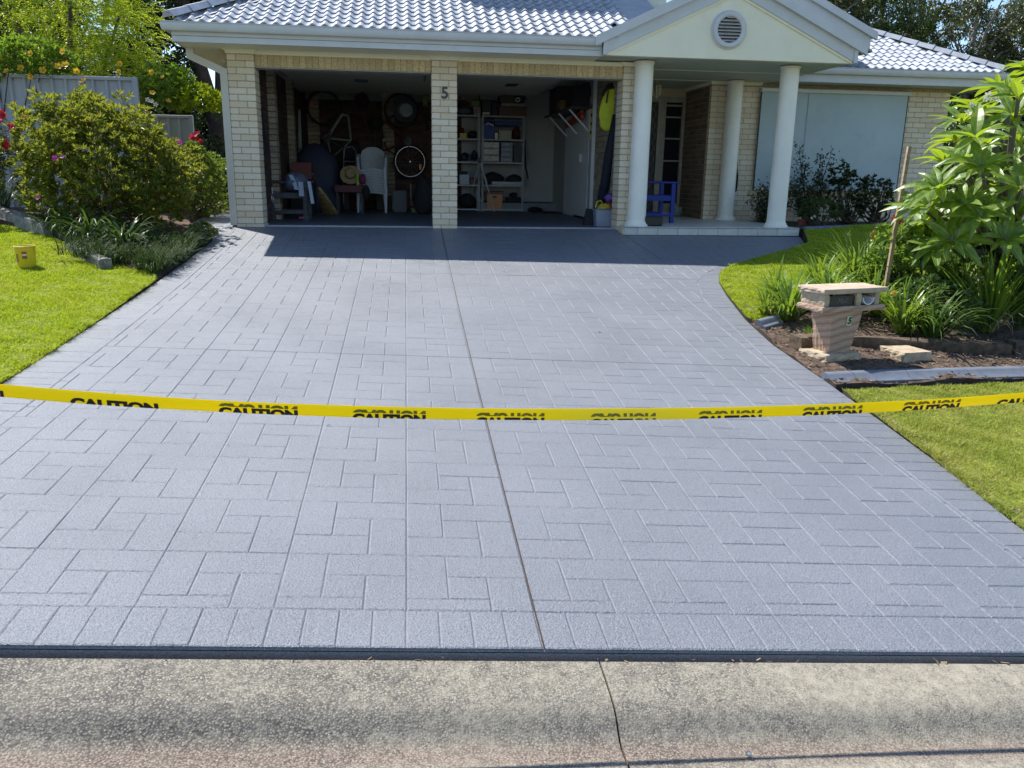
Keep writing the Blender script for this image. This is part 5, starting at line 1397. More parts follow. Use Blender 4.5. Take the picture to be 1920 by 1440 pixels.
on_shelf(X_((1.006, 5.360, 2.042)), X_((1.181, 5.360, 2.046)), 4, .30, "tall_carton", C("dark_brown_carton", (0.06, 0.05, 0.045), .8), "tall dark carton on the shelf top with a white label", "carton")
on_shelf(X_((1.012, 5.300, 1.965)), X_((1.164, 5.300, 1.969)), 4, .04, "carton_label", M_white, "white label strip at the foot of the tall dark carton", "label", yo=.051, d=.006, zoff=.02)
on_shelf(X_((1.202, 5.360, 2.046)), X_((1.323, 5.360, 2.049)), 4, .26, "bottle_carton", C("midnight_carton", (0.02, 0.025, 0.06), .6), "midnight blue carton beside the tall dark carton", "carton")
on_shelf(X_((0.961, 5.360, 2.348)), X_((1.308, 5.360, 2.358)), 4, .15, "grey_case", C("mauve_grey_plastic", (0.16, 0.15, 0.17), .5), "mauve grey case laid across the two cartons", "case", zoff=.302)
on_shelf(X_((0.938, 5.360, 2.501)), X_((1.328, 5.360, 2.512)), 4, .13, "dark_case", C("charcoal_plastic", (0.05, 0.05, 0.055), .5), "charcoal case on top of the mauve grey case", "case", zoff=.454)
on_shelf(X_((1.356, 5.360, 2.050)), X_((1.928, 5.360, 2.064)), 4, .19, "long_carton", C("brown_carton", (0.17, 0.115, 0.085), .85), "long brown carton with red print on the shelf top", "carton")
on_shelf(X_((1.408, 5.360, 2.206)), X_((1.902, 5.360, 2.219)), 4, .05, "rolled_plan", C("cream_paper", (0.45, 0.42, 0.35), .8), "cream paper roll on the long brown carton", "roll", zoff=.20, d=.06)
on_shelf(X_((1.374, 5.360, 2.329)), X_((1.680, 5.360, 2.337)), 4, .13, "olive_case", C("dark_olive_plastic", (0.09, 0.09, 0.06), .6), "dark olive case above the paper roll", "case", zoff=.252)
on_shelf(X_((1.427, 5.360, 2.433)), X_((1.690, 5.360, 2.440)), 4, .06, "red_tool", M_red, "red tool lying on the dark olive case", "tool", zoff=.383)
on_shelf(X_((1.702, 5.360, 2.338)), X_((1.911, 5.360, 2.343)), 4, .22, "indigo_bag", C("indigo_fabric", (0.04, 0.04, 0.09), .8), "indigo bag at the right end of the shelf top", "bag", shape="blob", zoff=.252)
g = (1.729, 5.300, 2.241); b = MB(); b.torus((g[0], SY-.0, g[2]), .035, .014, 18, 8); one(b, "tape_roll", M_white, "white tape roll in front of the indigo bag", "tape", smooth=True)
g0, g1, g2 = (1.901, 5.400, 1.468), (1.922, 5.400, 0.956), (1.984, 5.400, 0.676); b = MB(); b.tube([g0, g1, g2], .02, 6); one(b, "black_strap", M_bag, "black strap hanging from the right shelving post", "strap")
g = (2.054, 5.626, 0.020); b = blob((g[0]+.05, g[1]-.5, FZ+.05), .16, .12, .055, 31, flat=.1); one(b, "floor_bag", M_bag, "small black bag on the floor at the foot of the shelving", "bag", smooth='all')
g = (2.288, 4.943, 0.020); b = MB(); b.bbox(g[0]-.25, g[0]+.35, 4.6, 5.1, FZ, FZ+.02, .004); one(b, "door_mat", M_bag, "dark door mat on the garage floor before the step", "mat")

# --- camera tripod in front of the shelves
M_silver = C("silver_anodised", (0.62, 0.63, 0.66), .4)
tp = thing("tripod", "silver photographic tripod standing in front of the shelving", "tripod", (0.998, 5.381, 0.020))
ap = Vector((0.915, 4.750, 1.026))
for q in ((0.747, 6.101, 0.020), (1.261, 5.195, 0.020)):
    b = MB(); mid = ap.lerp(Vector(q), .5); b.tube([ap, mid], .019, 8); b.tube([mid, q], .013, 8); b.build("leg", M_silver, tp, smooth=True)
b = MB(); q = Vector((1.056, 5.648, 0.020))+Vector((0, .35, 0)); b.tube([ap, q], .013, 8); b.build("leg", M_steel, tp, smooth=True)
b = MB(); b.bbox(ap.x-.035, ap.x+.035, ap.y-.03, ap.y+.03, ap.z-.04, ap.z+.05, .01); b.build("head", M_black, tp)
b = MB(); b.tube([ap.lerp(Vector((0.747, 6.101, 0.020)), .27), ap.lerp(Vector((1.261, 5.195, 0.020)), .22)], .006, 6); b.build("brace", M_steel, tp)

# --- right hand wall of the garage
ws = thing("wall_shelf", "dark wall shelf on three white brackets above the inner door", "shelf", (2.45, 3.4, 1.95))
zs = (2.300, 1.293, 1.872)[2]
b = MB(); b.box(2.22, 2.59, 2.25, 4.9, zs, zs+.03); b.build("board", M_dark, ws)
for yy in (2.4, 3.4, 4.4):
    b = MB(); b.bar((2.24, yy, zs-.012), (2.585, yy, zs-.36), .025, .018, (0, 1, 0)); b.build("bracket", M_white, ws)
for (y0, y1, h, mt_, lab, nm) in ((2.3, 3.0, .33, M_bag, "black carton with white print on the wall shelf", "black_carton"), (3.9, 4.7, .48, C("dark_brown_carton", (0.06, 0.05, 0.045)), "tall brown case at the far end of the wall shelf", "brown_case"), (3.45, 3.85, .20, M_card, "small cardboard box on the wall shelf", "cardboard_box")):
    b = MB(); b.bbox(2.28, 2.57, y0, y1, zs+.031, zs+.031+h, .01); one(b, nm, mt_, lab, "box")
b = MB(); g = (2.42, 3.22, zs+.031); b.lathe(g, [(.07, 0), (.08, .03), (.085, .12), (.07, .2), (.03, .24), (.0, .24)], 16); one(b, "yellow_jar", C("striped_yellow", (0.45, 0.36, 0.03), .4), "black and yellow jar between the boxes on the wall shelf", "jar", smooth=True)
for k, (p0, p1) in enumerate((((2.578, 4.300, 1.729), (2.538, 2.600, 1.847)), ((2.591, 4.250, 1.687), (2.559, 2.550, 1.765)))):
    b = MB(); d0 = Vector(p0); d1 = Vector(p1); d0.x = min(d0.x, 2.56); d1.x = min(d1.x, 2.50)
    b.tube([d0, d1], .035, 12); one(b, "orange_tube", C("orange_red_foam", (0.55, 0.07, 0.03), .5), ("upper" if k == 0 else "lower") + " orange foam tube tucked under the wall shelf", "tube", smooth=True)
sl = thing("spirit_level", "yellow and black spirit level hanging upright at the end of the plaster wall", "level", (2.599, 2.150, 1.360))
p0, p1 = Vector((2.582, 2.160, 1.369)), Vector((2.596, 2.160, 1.930)); ax = (p1-p0)
for k in range(4):
    a = p0+ax*k*.25; c = a+ax*.247; b = MB(); b.bar(a+ax*.0, a+ax*.14, .055, .022, (0, 1, 0)); b.build("block", M_yellow, sl)
    b = MB(); b.bar(a+ax*.145, c, .05, .02, (0, 1, 0)); b.build("bar", M_black, sl)
vs = thing("safety_vest", "lime yellow life vest hanging on the right brick wall", "vest", (2.592, 0.900, 1.488))
b = MB(); c = Vector((2.580, 0.900, 1.747)); rings = []
for u, w, s in ((-.30, .08, .0), (-.24, .15, .01), (-.05, .17, .0), (.10, .155, .01), (.2, .13, .02), (.29, .08, .03), (.31, .03, .03)):
    rings.append([(c.x+s+w*math.cos(2*math.pi*j/16), c.y+.05*math.sin(2*math.pi*j/16), c.z+u) for j in range(16)])
b.loft(rings); b.build("body", M_lime, vs, smooth='all')
b = MB(); b.bar((c.x-.07, c.y-.06, c.z+.10), (c.x-.05, c.y-.055, c.z+.28), .02, .012, (0, 1, 0)); b.bar((c.x+.06, c.y-.06, c.z+.02), (c.x+.07, c.y-.055, c.z+.28), .02, .012, (0, 1, 0)); b.build("strap", M_black, vs)
p0, p1 = Vector((2.501, 0.950, 0.172)), Vector((2.655, 0.750, 1.676)); b = MB(); b.tube([p0, p0.lerp(p1, .2), p0.lerp(p1, .6), p1], [.015, .07, .085, .06], 12); one(b, "ski_bag", C("ink_blue_fabric", (0.012, 0.014, 0.03), .8), "long dark bag leaning against the right brick wall", "bag", smooth='all')
g = (2.614, 0.950, 2.016); b = blob((g[0], g[1], g[2]), .13, .08, .12, 77, amp=.3); one(b, "net_bundle", C("dark_mesh", (0.03, 0.033, 0.035), .9), "dark net bundle hung above the life vest", "net", smooth='all')
g = (2.525, 1.600, 0.832); b = MB(); b.box(2.585, 2.596, 2.2, 2.32, g[2]-.07, g[2]+.09); one(b, "wall_outlet", C("grey_outlet", (0.35, 0.38, 0.36), .5), "grey electrical cover low on the plaster wall", "outlet")
q = ((2.477, 0.600, 0.205)[0], .50, 0); tb = thing("plastic_tub", "clear plastic tub of pool toys beside the right brick pier", "tub", (q[0], q[1], FZ))
b = MB(); b.loft([[(q[0]-.12, q[1]+.0, FZ), (q[0]+.16, q[1]+.0, FZ), (q[0]+.16, q[1]+.3, FZ), (q[0]-.12, q[1]+.3, FZ)], [(q[0]-.14, q[1]-.02, FZ+.24), (q[0]+.18, q[1]-.02, FZ+.24), (q[0]+.18, q[1]+.32, FZ+.24), (q[0]-.14, q[1]+.32, FZ+.24)]]); b.build("body", M_clear, tb)
b = MB(); b.bbox(q[0]-.15, q[0]+.19, q[1]-.03, q[1]+.33, FZ+.241, FZ+.255, .004); b.build("rim", M_clear, tb)
b = MB(); pts = [(q[0]+.02+.11*math.cos(k*1.1)*(1-.01*k), q[1]+.10+.07*math.sin(k*1.1), FZ+.265+.002*k) for k in range(34)]; pts = [(q[0]-.15, q[1]+.0, FZ+.28), (q[0]-.13, q[1], FZ+.37), (q[0]-.07, q[1], FZ+.39), (q[0]-.02, q[1]+.02, FZ+.31)]+pts
b.tube(pts, .010, 6); one(b, "yellow_rope", C("yellow_rope_fibre", (0.60, 0.48, 0.05), .7), "yellow rope coiled on the clear plastic tub", "rope", smooth=True)
b = blob((q[0]+.10, q[1]+.14, FZ+.32), .09, .09, .07, 41); one(b, "red_float", C("deep_red_foam", (0.20, 0.015, 0.025), .6), "deep red float on top of the tub behind the yellow rope", "float", smooth='all')
b = blob((q[0]+.12, q[1]+.14, FZ+.43), .09, .08, .06, 43, amp=.35); one(b, "purple_toy", C("purple_foam", (0.16, 0.08, 0.38), .6), "purple toy on top of the red float", "toy", smooth='all')
q = ((2.316, 0.750, 0.196)[0], .68, 0); b = MB(); b.loft([[(q[0]-.12, q[1], FZ), (q[0]+.11, q[1], FZ), (q[0]+.11, q[1]+.1, FZ), (q[0]-.12, q[1]+.1, FZ)], [(q[0]-.08, q[1]+.03, FZ+.26), (q[0]+.10, q[1]+.03, FZ+.24), (q[0]+.10, q[1]+.08, FZ+.24), (q[0]-.08, q[1]+.08, FZ+.26)]])
b.tube([(q[0]+.05, q[1]+.06, FZ+.24), (q[0]+.10, q[1]+.06, FZ+.42), (q[0]+.14, q[1]+.10, FZ+.62)], .014, 8); one(b, "dustpan", M_bag, "black long handled dustpan on the floor beside the tub", "dustpan")

# ------------------------------------------------------------------ things on the porch
q = (3.596, 0.645, 0.065)
armchair((q[0]-.43, q[1]+.32, .0625), 0.0, "bright blue timber garden chair on the porch beside the front column", C("royal_blue_paint", (0.010, 0.028, 0.25), .6), "blue_garden_chair", w=.60, arm_z=.635)
q = (3.048, -0.224, 0.065); b = MB(); b.bbox(q[0]-.13, q[0]+.13, q[1], q[1]+.18, .0625, .21, .02); one(b, "shoe_box", M_black, "black box on the porch tiles in front of the blue chair", "box")
q = (4.465, 2.945, 0.065); pot = thing("plant_pot", "pale mottled ceramic pot beside the side light window", "pot", (q[0], q[1], .0625))
b = MB(); b.lathe((q[0], q[1]+.1, .0625), [(.08, 0), (.085, .012), (.10, .02), (.115, .08), (.11, .15), (.105, .165), (.095, .165), (.095, .13)], 24); b.build("bowl", C("mottled_celadon", (0.33, 0.42, 0.40), .4, .4, scale=25), pot, smooth=True)
p0, p1 = Vector((5.217, 2.157, 0.065)), Vector((5.104, 1.900, 1.042)); b = MB(); b.tube([p0, p0.lerp(p1, .15), p0.lerp(p1, .75), p0.lerp(p1, .86), p1], [.012, .03, .04, .02, .012], 10); one(b, "folded_umbrella", M_bag, "folded black umbrella leaning behind the rear porch column", "umbrella", smooth=True)
q = (5.835, 0.783, 0.050); b = MB(); b.lathe((q[0], q[1], .03), [(.05, 0), (.065, .08), (.072, .08), (.072, .10), (.055, .10)], 16); one(b, "terracotta_pot", C("terracotta", (0.32, 0.10, 0.06), .85), "small terracotta pot in the dark bed beside the porch slab", "pot", smooth=True)

# ------------------------------------------------------------------ letterbox
def sandstone():
    mt, nt, N, L, B = new_mat("banded_sandstone")
    g = N.new("ShaderNodeNewGeometry"); mp = N.new("ShaderNodeMapping"); mp.inputs["Rotation"].default_value = (0.15, 0.25, 0.3)
    L.new(g.outputs["Position"], mp.inputs[0])
    wv = N.new("ShaderNodeTexWave"); wv.bands_direction = 'Z'; wv.inputs["Scale"].default_value = 5.0; wv.inputs["Distortion"].default_value = 3.2; wv.inputs["Detail"].default_value = 3; wv.inputs["Detail Scale"].default_value = 1.3
    L.new(mp.outputs[0], wv.inputs[0])
    rp = ramp(N, [(0.0, (0.30, 0.185, 0.135)), (0.3, (0.38, 0.255, 0.185)), (0.6, (0.45, 0.335, 0.25)), (0.8, (0.35, 0.23, 0.165)), (1.0, (0.47, 0.35, 0.26))]); L.new(wv.outputs[0], rp.inputs[0])
    n = noise(N, L, 60, 5, 0.7); c = mixc(N, L, remap(N, L, n.outputs[0], 0.4, 0.8, 0, 0.3), rp.outputs[0], (0.36, 0.26, 0.17))
    L.new(c, B.inputs["Base Color"]); B.inputs["Roughness"].default_value = 0.9
    bump(N, L, B, n.outputs[0], 0.6, 0.006); return mt
M_sand = sandstone()
M_sand2 = simple("buff_sandstone", (0.43, 0.345, 0.24), 0.9, 0.22, 14, 0.6, 70)
MBX = thing("letterbox", "banded sandstone letterbox on a tapered pedestal in the mulch bed", "letterbox", (3.17, -5.42, -0.765), math.atan2(0.16, 0.66))
def rough_block(x0, x1, y0, y1, z0, z1, seed, amp=0.006, n=10, taper=None):
    """hewn stone block with uneven faces; taper=(x0,x1,y0,y1) gives the lower outline"""
    r = random.Random(seed); b = MB(); rings = []
    lo = taper or (x0, x1, y0, y1); k = 5 if z1-z0 > .1 else 3
    def outline(X0, X1, Y0, Y1, z):
        pts = [(X0+(X1-X0)*i/n, Y0) for i in range(n)]+[(X1, Y0+(Y1-Y0)*i/n) for i in range(n)]+[(X1-(X1-X0)*i/n, Y1) for i in range(n)]+[(X0, Y1-(Y1-Y0)*i/n) for i in range(n)]
        return [(x+r.uniform(-amp, amp), y+r.uniform(-amp, amp)*(.4 if abs(y-Y0) < 1e-6 else 1), z+r.uniform(-amp, amp)*.5) for x, y in pts]
    for i in range(k+1):
        t = i/k; e = .004 if i in (0, k) else 0
        rings.append(outline(lo[0]+(x0-lo[0])*t+e, lo[1]+(x1-lo[1])*t-e, lo[2]+(y0-lo[2])*t+e, lo[3]+(y1-lo[3])*t-e, z0+(z1-z0)*t))
    b.loft(rings); return b
def mp_(b, name, mat, **k): return b.build(name, mat, MBX, local=True, **k)
mp_(rough_block(-.255, .135, -.165, .165, -.03, .085, 1, .010), "base_stone", M_sand2)
mp_(rough_block(-.205, .135, -.125, .125, .086, .452, 2, .005, taper=(-.155, .065, -.095, .105)), "pedestal", M_sand)
mp_(rough_block(-.338, .338, -.16, .16, .453, .497, 3, .004), "shelf_stone", M_sand)
mp_(rough_block(-.312, -.262, -.145, .145, .498, .606, 4, .003), "side_stone", M_sand2)
mp_(rough_block(.024, .08, -.145, .145, .498, .606, 5, .003), "divider_stone", M_sand2)
mp_(rough_block(.228, .275, -.145, .145, .498, .606, 6, .003), "side_stone", M_sand2)
mp_(rough_block(-.342, .342, -.165, .165, .607, .648, 7, .0045), "cap_stone", simple("pale_pink_sandstone", (0.47, 0.37, 0.275), .9, .15, 10, .5, 60))
b = MB(); b.box(-.262, .024, -.125, -.115, .498, .582); mp_(b, "mail_flap", simple("black_mail_flap", (0.02, 0.02, 0.022), .35))
b = MB(); b.box(-.262, .275, .135, .143, .498, .56); mp_(b, "back_board", M_dark)
me = text_mesh("Mail", 0.062, 0.0008, 0.0, 0.35); me.materials.clear(); me.materials.append(simple("faint_grey_script", (0.12, 0.12, 0.13), .5)); me.transform(Matrix.Translation((-.11, -.1262, .540)) @ Matrix.Rotation(math.pi/2, 4, 'X')); link_mesh("lettering", me, MBX)
b = MB(); b.loft([[(.155+.062*math.cos(a)*s, y, .562+.062*math.sin(a)*s) for a in [math.pi+math.pi*i/12 for i in range(13)]]+[(.155+.055*math.cos(a)*s, y, .562+.055*math.sin(a)*s) for a in [2*math.pi-math.pi*i/12 for i in range(13)]] for y, s in ((-.15, 1), (.1, 1))])
b.lathe((.155, .02, .562), [(.055, -.002), (.055, .002)], 20, 'y'); mp_(b, "newspaper_tube", M_white, smooth=True)
# the number plate leans with the tapered front of the pedestal
tl = math.atan2(0.03, 0.366); RP = Matrix.Translation((-.005, -.122, .365)) @ Matrix.Rotation(tl, 4, 'X')
b = MB(); b.box(-.026, .026, -.004, .0, -.040, .040); b.v = [tuple(RP @ Vector(p)) for p in b.v]; mp_(b, "number_plate", simple("pale_green_plate", (0.52, 0.55, 0.38), .6))
me = text_mesh("5", 0.078, 0.0012, 0.0035, 0.15); me.materials.clear(); me.materials.append(simple("dark_green_number", (0.012, 0.03, 0.015), .5)); me.transform(RP @ Matrix.Translation((0, -.0055, 0)) @ Matrix.Rotation(math.pi/2, 4, 'X')); link_mesh("number", me, MBX)

bk = thing("stepping_stone", "loose rectangular buff sandstone block lying beside the letterbox", "stone block", (3.88, -5.30, -0.78), 0.12)
b = rough_block(-.145, .145, -.20, .17, -.03, .085, 9, .005); b.build("block", M_sand2, bk, local=True)

# ------------------------------------------------------------------ timber sleepers, stake, bucket
M_sleeper = simple("old_sleeper_timber", (0.10, 0.07, 0.045), 0.9, 0.4, 16, 0.6, 45)
M_sleeper_grey = simple("grey_sleeper_timber", (0.22, 0.21, 0.19), 0.9, 0.3, 14, 0.6, 40)
def sleeper(p0, p1, w, h, mat, label, seed):
    p0 = Vector(p0); p1 = Vector(p1); d = p1-p0; L = d.length; t = thing("timber_sleeper", label, "sleeper", tuple(p0))
    r = random.Random(seed); d.normalize(); s = Vector((-d.y, d.x, 0)).normalized(); u = s.cross(d)*-1; u = d.cross(s)
    rings = []
    for i in range(13):
        a = lambda: r.uniform(-.008, .008)
        c = p0+d*L*i/12
        rings.append([c+s*(x*w+a())+u*(z*h+a()) for x, z in ((-.5, -.6), (.5, -.6), (.52, .2), (.44, .5), (0, .52), (-.45, .5), (-.52, .3))])
    b = MB(); b.loft(rings); b.build("beam", mat, t)
sleeper((2.90, -5.20, -.66), (3.22, -5.17, -.66), .20, .13, M_sleeper, "short stump of old timber sleeper at the left of the letterbox", 1)
sleeper((3.42, -5.08, -.675), (5.02, -5.16, -.745), .16, .11, M_sleeper, "long brown timber sleeper behind the letterbox edging the raised plants", 2)
sleeper((5.05, -5.17, -.737), (7.0, -5.3, -.80), .16, .14, M_sleeper, "brown timber sleeper continuing the bed edge towards the right border", 3)
sleeper((-6.05, -.02, .13), (-4.86, -1.34, -.02), .15, .24, M_sleeper_grey, "big grey timber sleeper edging the bed above the left lawn", 4)
sleeper((-4.30, -2.16, -.10), (-3.66, -3.04, -.20), .12, .10, M_sleeper_grey, "low grey timber sleeper half buried beside the strappy plants", 5)

st = thing("garden_stake", "tall thin timber stake leaning beside the frangipani tree", "stake", (4.447, -4.000, -0.359))
b = MB(); b.bar((4.434, -4.020, -0.441), (4.603, -3.850, 1.108), .036, .03, (0, 1, 0)); b.build("rod", simple("pale_stake_wood", (0.36, 0.26, 0.17), .85, .25, 30), st)

BX, BY_ = -4.39, -3.13; BZ = float(lawn_left_z(np.array([BX]), np.array([BY_]))[0])
BS = 0.69
bu = thing("bucket", "yellow plastic bucket with a printed label standing on the left lawn", "bucket", (BX, BY_, BZ), 0.2)
M_bucket = simple("bucket_yellow", (0.62, 0.47, 0.015), .4, .06, 8)
b = MB(); n = 28; q = lambda r, z: [(BS*r*math.cos(2*math.pi*k/n)*1.03, BS*r*math.sin(2*math.pi*k/n), BS*z) for k in range(n)]
b.loft([q(.112, 0), q(.116, .012), q(.133, .29), q(.143, .295), q(.143, .312), q(.136, .318), q(.130, .312), q(.112, .03), q(.001, .028)], cap=False); b.loft([q(.112, 0), q(.001, .0005)], cap=False)
b.build("body", M_bucket, bu, smooth=True, local=True)
def decal(name, a0, a1, z0, z1, mat, off=.0015):
    b = MB(); k = 8; R_ = lambda z: .116+(z-.012)/.278*.017+off
    b.loft([[(BS*(R_(z))*math.cos(a0+(a1-a0)*i/k)*1.03, BS*R_(z)*math.sin(a0+(a1-a0)*i/k), BS*z) for i in range(k+1)] for z in (z0, z1)], False, False); b.build(name, mat, bu, local=True)
decal("label_print", -1.75, -1.25, .13, .24, simple("label_red", (0.45, 0.06, 0.03), .5))
decal("label_print", -1.72, -1.28, .145, .165, simple("label_green", (0.03, 0.16, 0.06), .5), .0025)
decal("label_print", -1.72, -1.28, .18, .20, simple("label_cream", (0.75, 0.72, 0.55), .5), .0025)
decal("label_print", -2.6, -2.2, .08, .20, simple("label_rust", (0.40, 0.13, 0.04), .5))
b = MB(); b.torus((0, 0, .302*BS), .146*BS, .004*BS, 30, 6, 'z'); b.build("rim", simple("bucket_rim", (0.62, 0.55, 0.25), .4), bu, smooth=True, local=True)

# ------------------------------------------------------------------ caution tape
TY = -9.304
def ty(x): return -9.304+0.055*x      # the tape runs slightly askew to the kerb
TP = [(-1.787, -9.400, 0.103), (-1.549, -9.385, 0.073), (-1.300, -9.372, 0.043), (-0.769, -9.344, -0.000), (-0.193, -9.314, -0.036), (0.429, -9.281, -0.053), (1.102, -9.247, -0.061), (1.458, -9.229, -0.055), (1.823, -9.212, -0.042)]
tc = np.polyfit([p[0] for p in TP], [p[2] for p in TP], 4); tz_ = lambda x: float(np.polyval(tc, x))
def tz2(x):
    if x < -1.9: return tz_(-1.9)+(x+1.9)*(tz_(-1.9)-tz_(-1.8))/.1
    if x > 1.75: return tz_(1.75)+(x-1.75)*(tz_(1.75)-tz_(1.65))/.1
    return tz_(x)
HH = 0.0208
mt, nt, N, L, B = new_mat("yellow_barrier_film"); M_tape = mt
B.inputs["Base Color"].default_value = (0.97, 0.84, 0.003, 1); B.inputs["Roughness"].default_value = 0.33
T = N.new("ShaderNodeBsdfTranslucent"); T.inputs["Color"].default_value = (1.0, 0.85, 0.005, 1); mx = N.new("ShaderNodeMixShader"); mx.inputs[0].default_value = .40
L.new(B.outputs[0], mx.inputs[1]); L.new(T.outputs[0], mx.inputs[2]); L.new(mx.outputs[0], N["Material Output"].inputs["Surface"])
TAPE = thing("caution_tape", "yellow caution tape folded in half and strung across the front of the driveway", "barrier tape", (0, TY, 0))
xs = np.linspace(-3.3, 3.3, 133)
tw = lambda x: 0.003*math.sin(x*2.3+1)+0.0015*math.sin(x*7.1)         # the strip leans a little along its length
b = MB(); rings = []
for x in xs:
    z = tz2(x); l = tw(x)
    rings.append([(x, ty(x)+l, z+HH), (x, ty(x)+l*.3-.0015, z), (x, ty(x)-l, z-HH+.001), (x, ty(x)-l+.0015, z-HH), (x, ty(x)-l+.003, z-HH+.001), (x, ty(x)+l*.3+.0025, z), (x, ty(x)+l+.003, z+HH-.002)])
b.loft(rings, True, True); b.build("film", M_tape, TAPE, smooth=True)
M_ink = simple("black_ink", (0.012, 0.010, 0.008), .5); M_ink2 = simple("ink_seen_through_film", (0.22, 0.18, 0.004), .5)
def word(x0, x1, a, o):
    """top part of the lettering on the front fold (a), the rest shows through, folded upside down (o); fractions of the tape height"""
    full = 0.86*2*HH
    base = text_mesh("CAUTION", 1.0, 0.0, 0.065)
    vs = np.array([v.co[:] for v in base.vertices]); x_a, x_b = vs[:, 0].min(), vs[:, 0].max(); y_a, y_b = vs[:, 1].min(), vs[:, 1].max()
    for part, frac, mat, dy in (("front", a, M_ink, -.0012), ("back", o, M_ink2, -.0008)):
        if frac <= 0: continue
        bm = bmesh.new(); bm.from_mesh(base)
        cut = y_b-(a*2*HH)/full*(y_b-y_a)
        vis = y_a+max(.02, min(o-a-.05, .30))*2*HH/full*(y_b-y_a)
        bmesh.ops.bisect_plane(bm, geom=bm.verts[:]+bm.edges[:]+bm.faces[:], plane_co=(0, cut if part == "front" else vis, 0), plane_no=(0, 1, 0), clear_inner=(part == "front"), clear_outer=(part == "back"))
        low = min((v.co.y for v in bm.verts), default=0)
        for v in bm.verts:
            X = x0+(x1-x0)*(v.co.x-x_a)/(x_b-x_a); h = (v.co.y-cut)/(y_b-y_a)*full
            if part == "back": h = o*2*HH-(v.co.y-y_a)/(y_b-y_a)*full
            u = -HH+.0006+h; z = tz2(X); l = tw(X); k = u/HH
            yy = ty(X)+(l*k if abs(k) > .99 else (l*.3-.0015)+(k*(l*.7+.0015) if k > 0 else -k*(-l-(l*.3-.0015))))
            v.co = (X, yy+dy, z+u)
        me = bpy.data.meshes.new("lettering"); bm.to_mesh(me); bm.free(); me.materials.clear(); me.materials.append(mat)
        me.transform(wm(TAPE).inverted()); link_mesh("lettering", me, TAPE)
    bpy.data.meshes.remove(base)
for (x0, x1, a, o) in (((-1.986, -9.413, 0.046)[0], (-1.777, -9.399, 0.037)[0], .5, 0), ((-1.592, -9.387, 0.030)[0], (-1.336, -9.371, 0.020)[0], .45, 0), ((-1.155, -9.360, 0.013)[0], (-0.908, -9.345, 0.003)[0], .47, .80), ((-0.733, -9.335, -0.004)[0], (-0.490, -9.322, -0.013)[0], .37, .70),
                       ((-0.319, -9.313, -0.019)[0], (-0.079, -9.300, -0.028)[0], .23, .63), ((0.086, -9.292, -0.034)[0], (0.328, -9.280, -0.042)[0], .13, .58), ((0.488, -9.272, -0.048)[0], (0.736, -9.260, -0.057)[0], .24, .68), ((0.897, -9.253, -0.062)[0], (1.140, -9.242, -0.071)[0], .36, .76),
                       ((1.309, -9.234, -0.077)[0], (1.552, -9.224, -0.085)[0], .46, .84), ((1.717, -9.217, -0.090)[0], (1.990, -9.206, -0.099)[0], .46, 0)):
    word(x0, x1, a, o)
for sx in (-3.31, 3.31):
    b = MB(); b.box(sx-.015, sx+.015, ty(sx)-.012, ty(sx)+.018, gz(sx, -9.4)-.2, tz2(sx)+.1); b.build("stake", M_wood, TAPE)

# ------------------------------------------------------------------ fences
M_fence = simple("grey_steel_fence", (0.37, 0.385, 0.40), .5, .06, 3)
def steel_fence(x0, x1, y, z0, z1, label, n_side=0):
    t = thing("steel_fence", label, "fence", (x0, y, z0))
    n = max(1, round((x1-x0)/.19)); s = (x1-x0)/n
    for i in range(n):
        a = x0+i*s; b = MB(); b.loft([[(a, y+.018, z), (a+s*.62, y+.018, z), (a+s*.72, y-.016, z), (a+s*.9, y-.016, z), (a+s, y+.018, z), (a+s, y+.0195, z), (a+s*.9, y-.0145, z), (a+s*.72, y-.0145, z), (a+s*.62, y+.0195, z), (a, y+.0195, z)] for z in (z0, z1-.03)]); b.build("sheet_panel", M_fence, t)
    b = MB(); b.bbox(x0, x1, y-.03, y+.03, z1-.05, z1, .004); b.build("top_rail", M_fence, t)
    for x in (x0, x1):
        b = MB(); b.bbox(x-.028, x+.028, y-.033, y+.033, z0-.1, z1+.004, .004); b.build("post", M_fence, t)
steel_fence(-9.0, -4.57, 1.6, -.05, 2.09, "tall grey ribbed steel fence panel behind the big azalea bush")
steel_fence(-5.45, -4.50, 4.5, -.05, 1.735, "lower grey steel fence panel with an end post beside the hedge")

# ------------------------------------------------------------------ foliage
def leaf_cards(P, D, Ln, W, rs, fold=.25, up_bias=.6):
    """one folded diamond (two triangles) per leaf"""
    k = len(P); D = D/np.linalg.norm(D, axis=1, keepdims=True)
    upv = np.tile([0, 0, 1.0], (k, 1))*up_bias+rs.normal(0, .5, (k, 3)); S = np.cross(D, upv); S /= np.linalg.norm(S, axis=1, keepdims=True)+1e-9
    Nn = np.cross(S, D); Ln = Ln[:, None]; W = W[:, None]
    base = P; tip = P+D*Ln-Nn*Ln*.12; m_ = P+D*Ln*.48
    l = m_-S*W/2+Nn*W*fold; r = m_+S*W/2+Nn*W*fold
    V = np.stack([base, l, tip, r], 1).reshape(-1, 3); i = np.arange(k)*4
    return V, np.concatenate([np.stack([i, i+3, i+2], 1), np.stack([i, i+2, i+1], 1)])
def leaf_object(name, P, D, L_, W_, rs, mat, parent, kind="stuff", **k):
    V, F = leaf_cards(P, D, L_, W_, rs, **k)
    inv = np.array(wm(parent).inverted()); V = V@inv[:3, :3].T+inv[:3, 3]
    return link_mesh(name, np_mesh(name, V, F, mat), parent, kind)
def sphere_dirs(n, rs):
    d = rs.normal(size=(n, 3)); return d/np.linalg.norm(d, axis=1, keepdims=True)
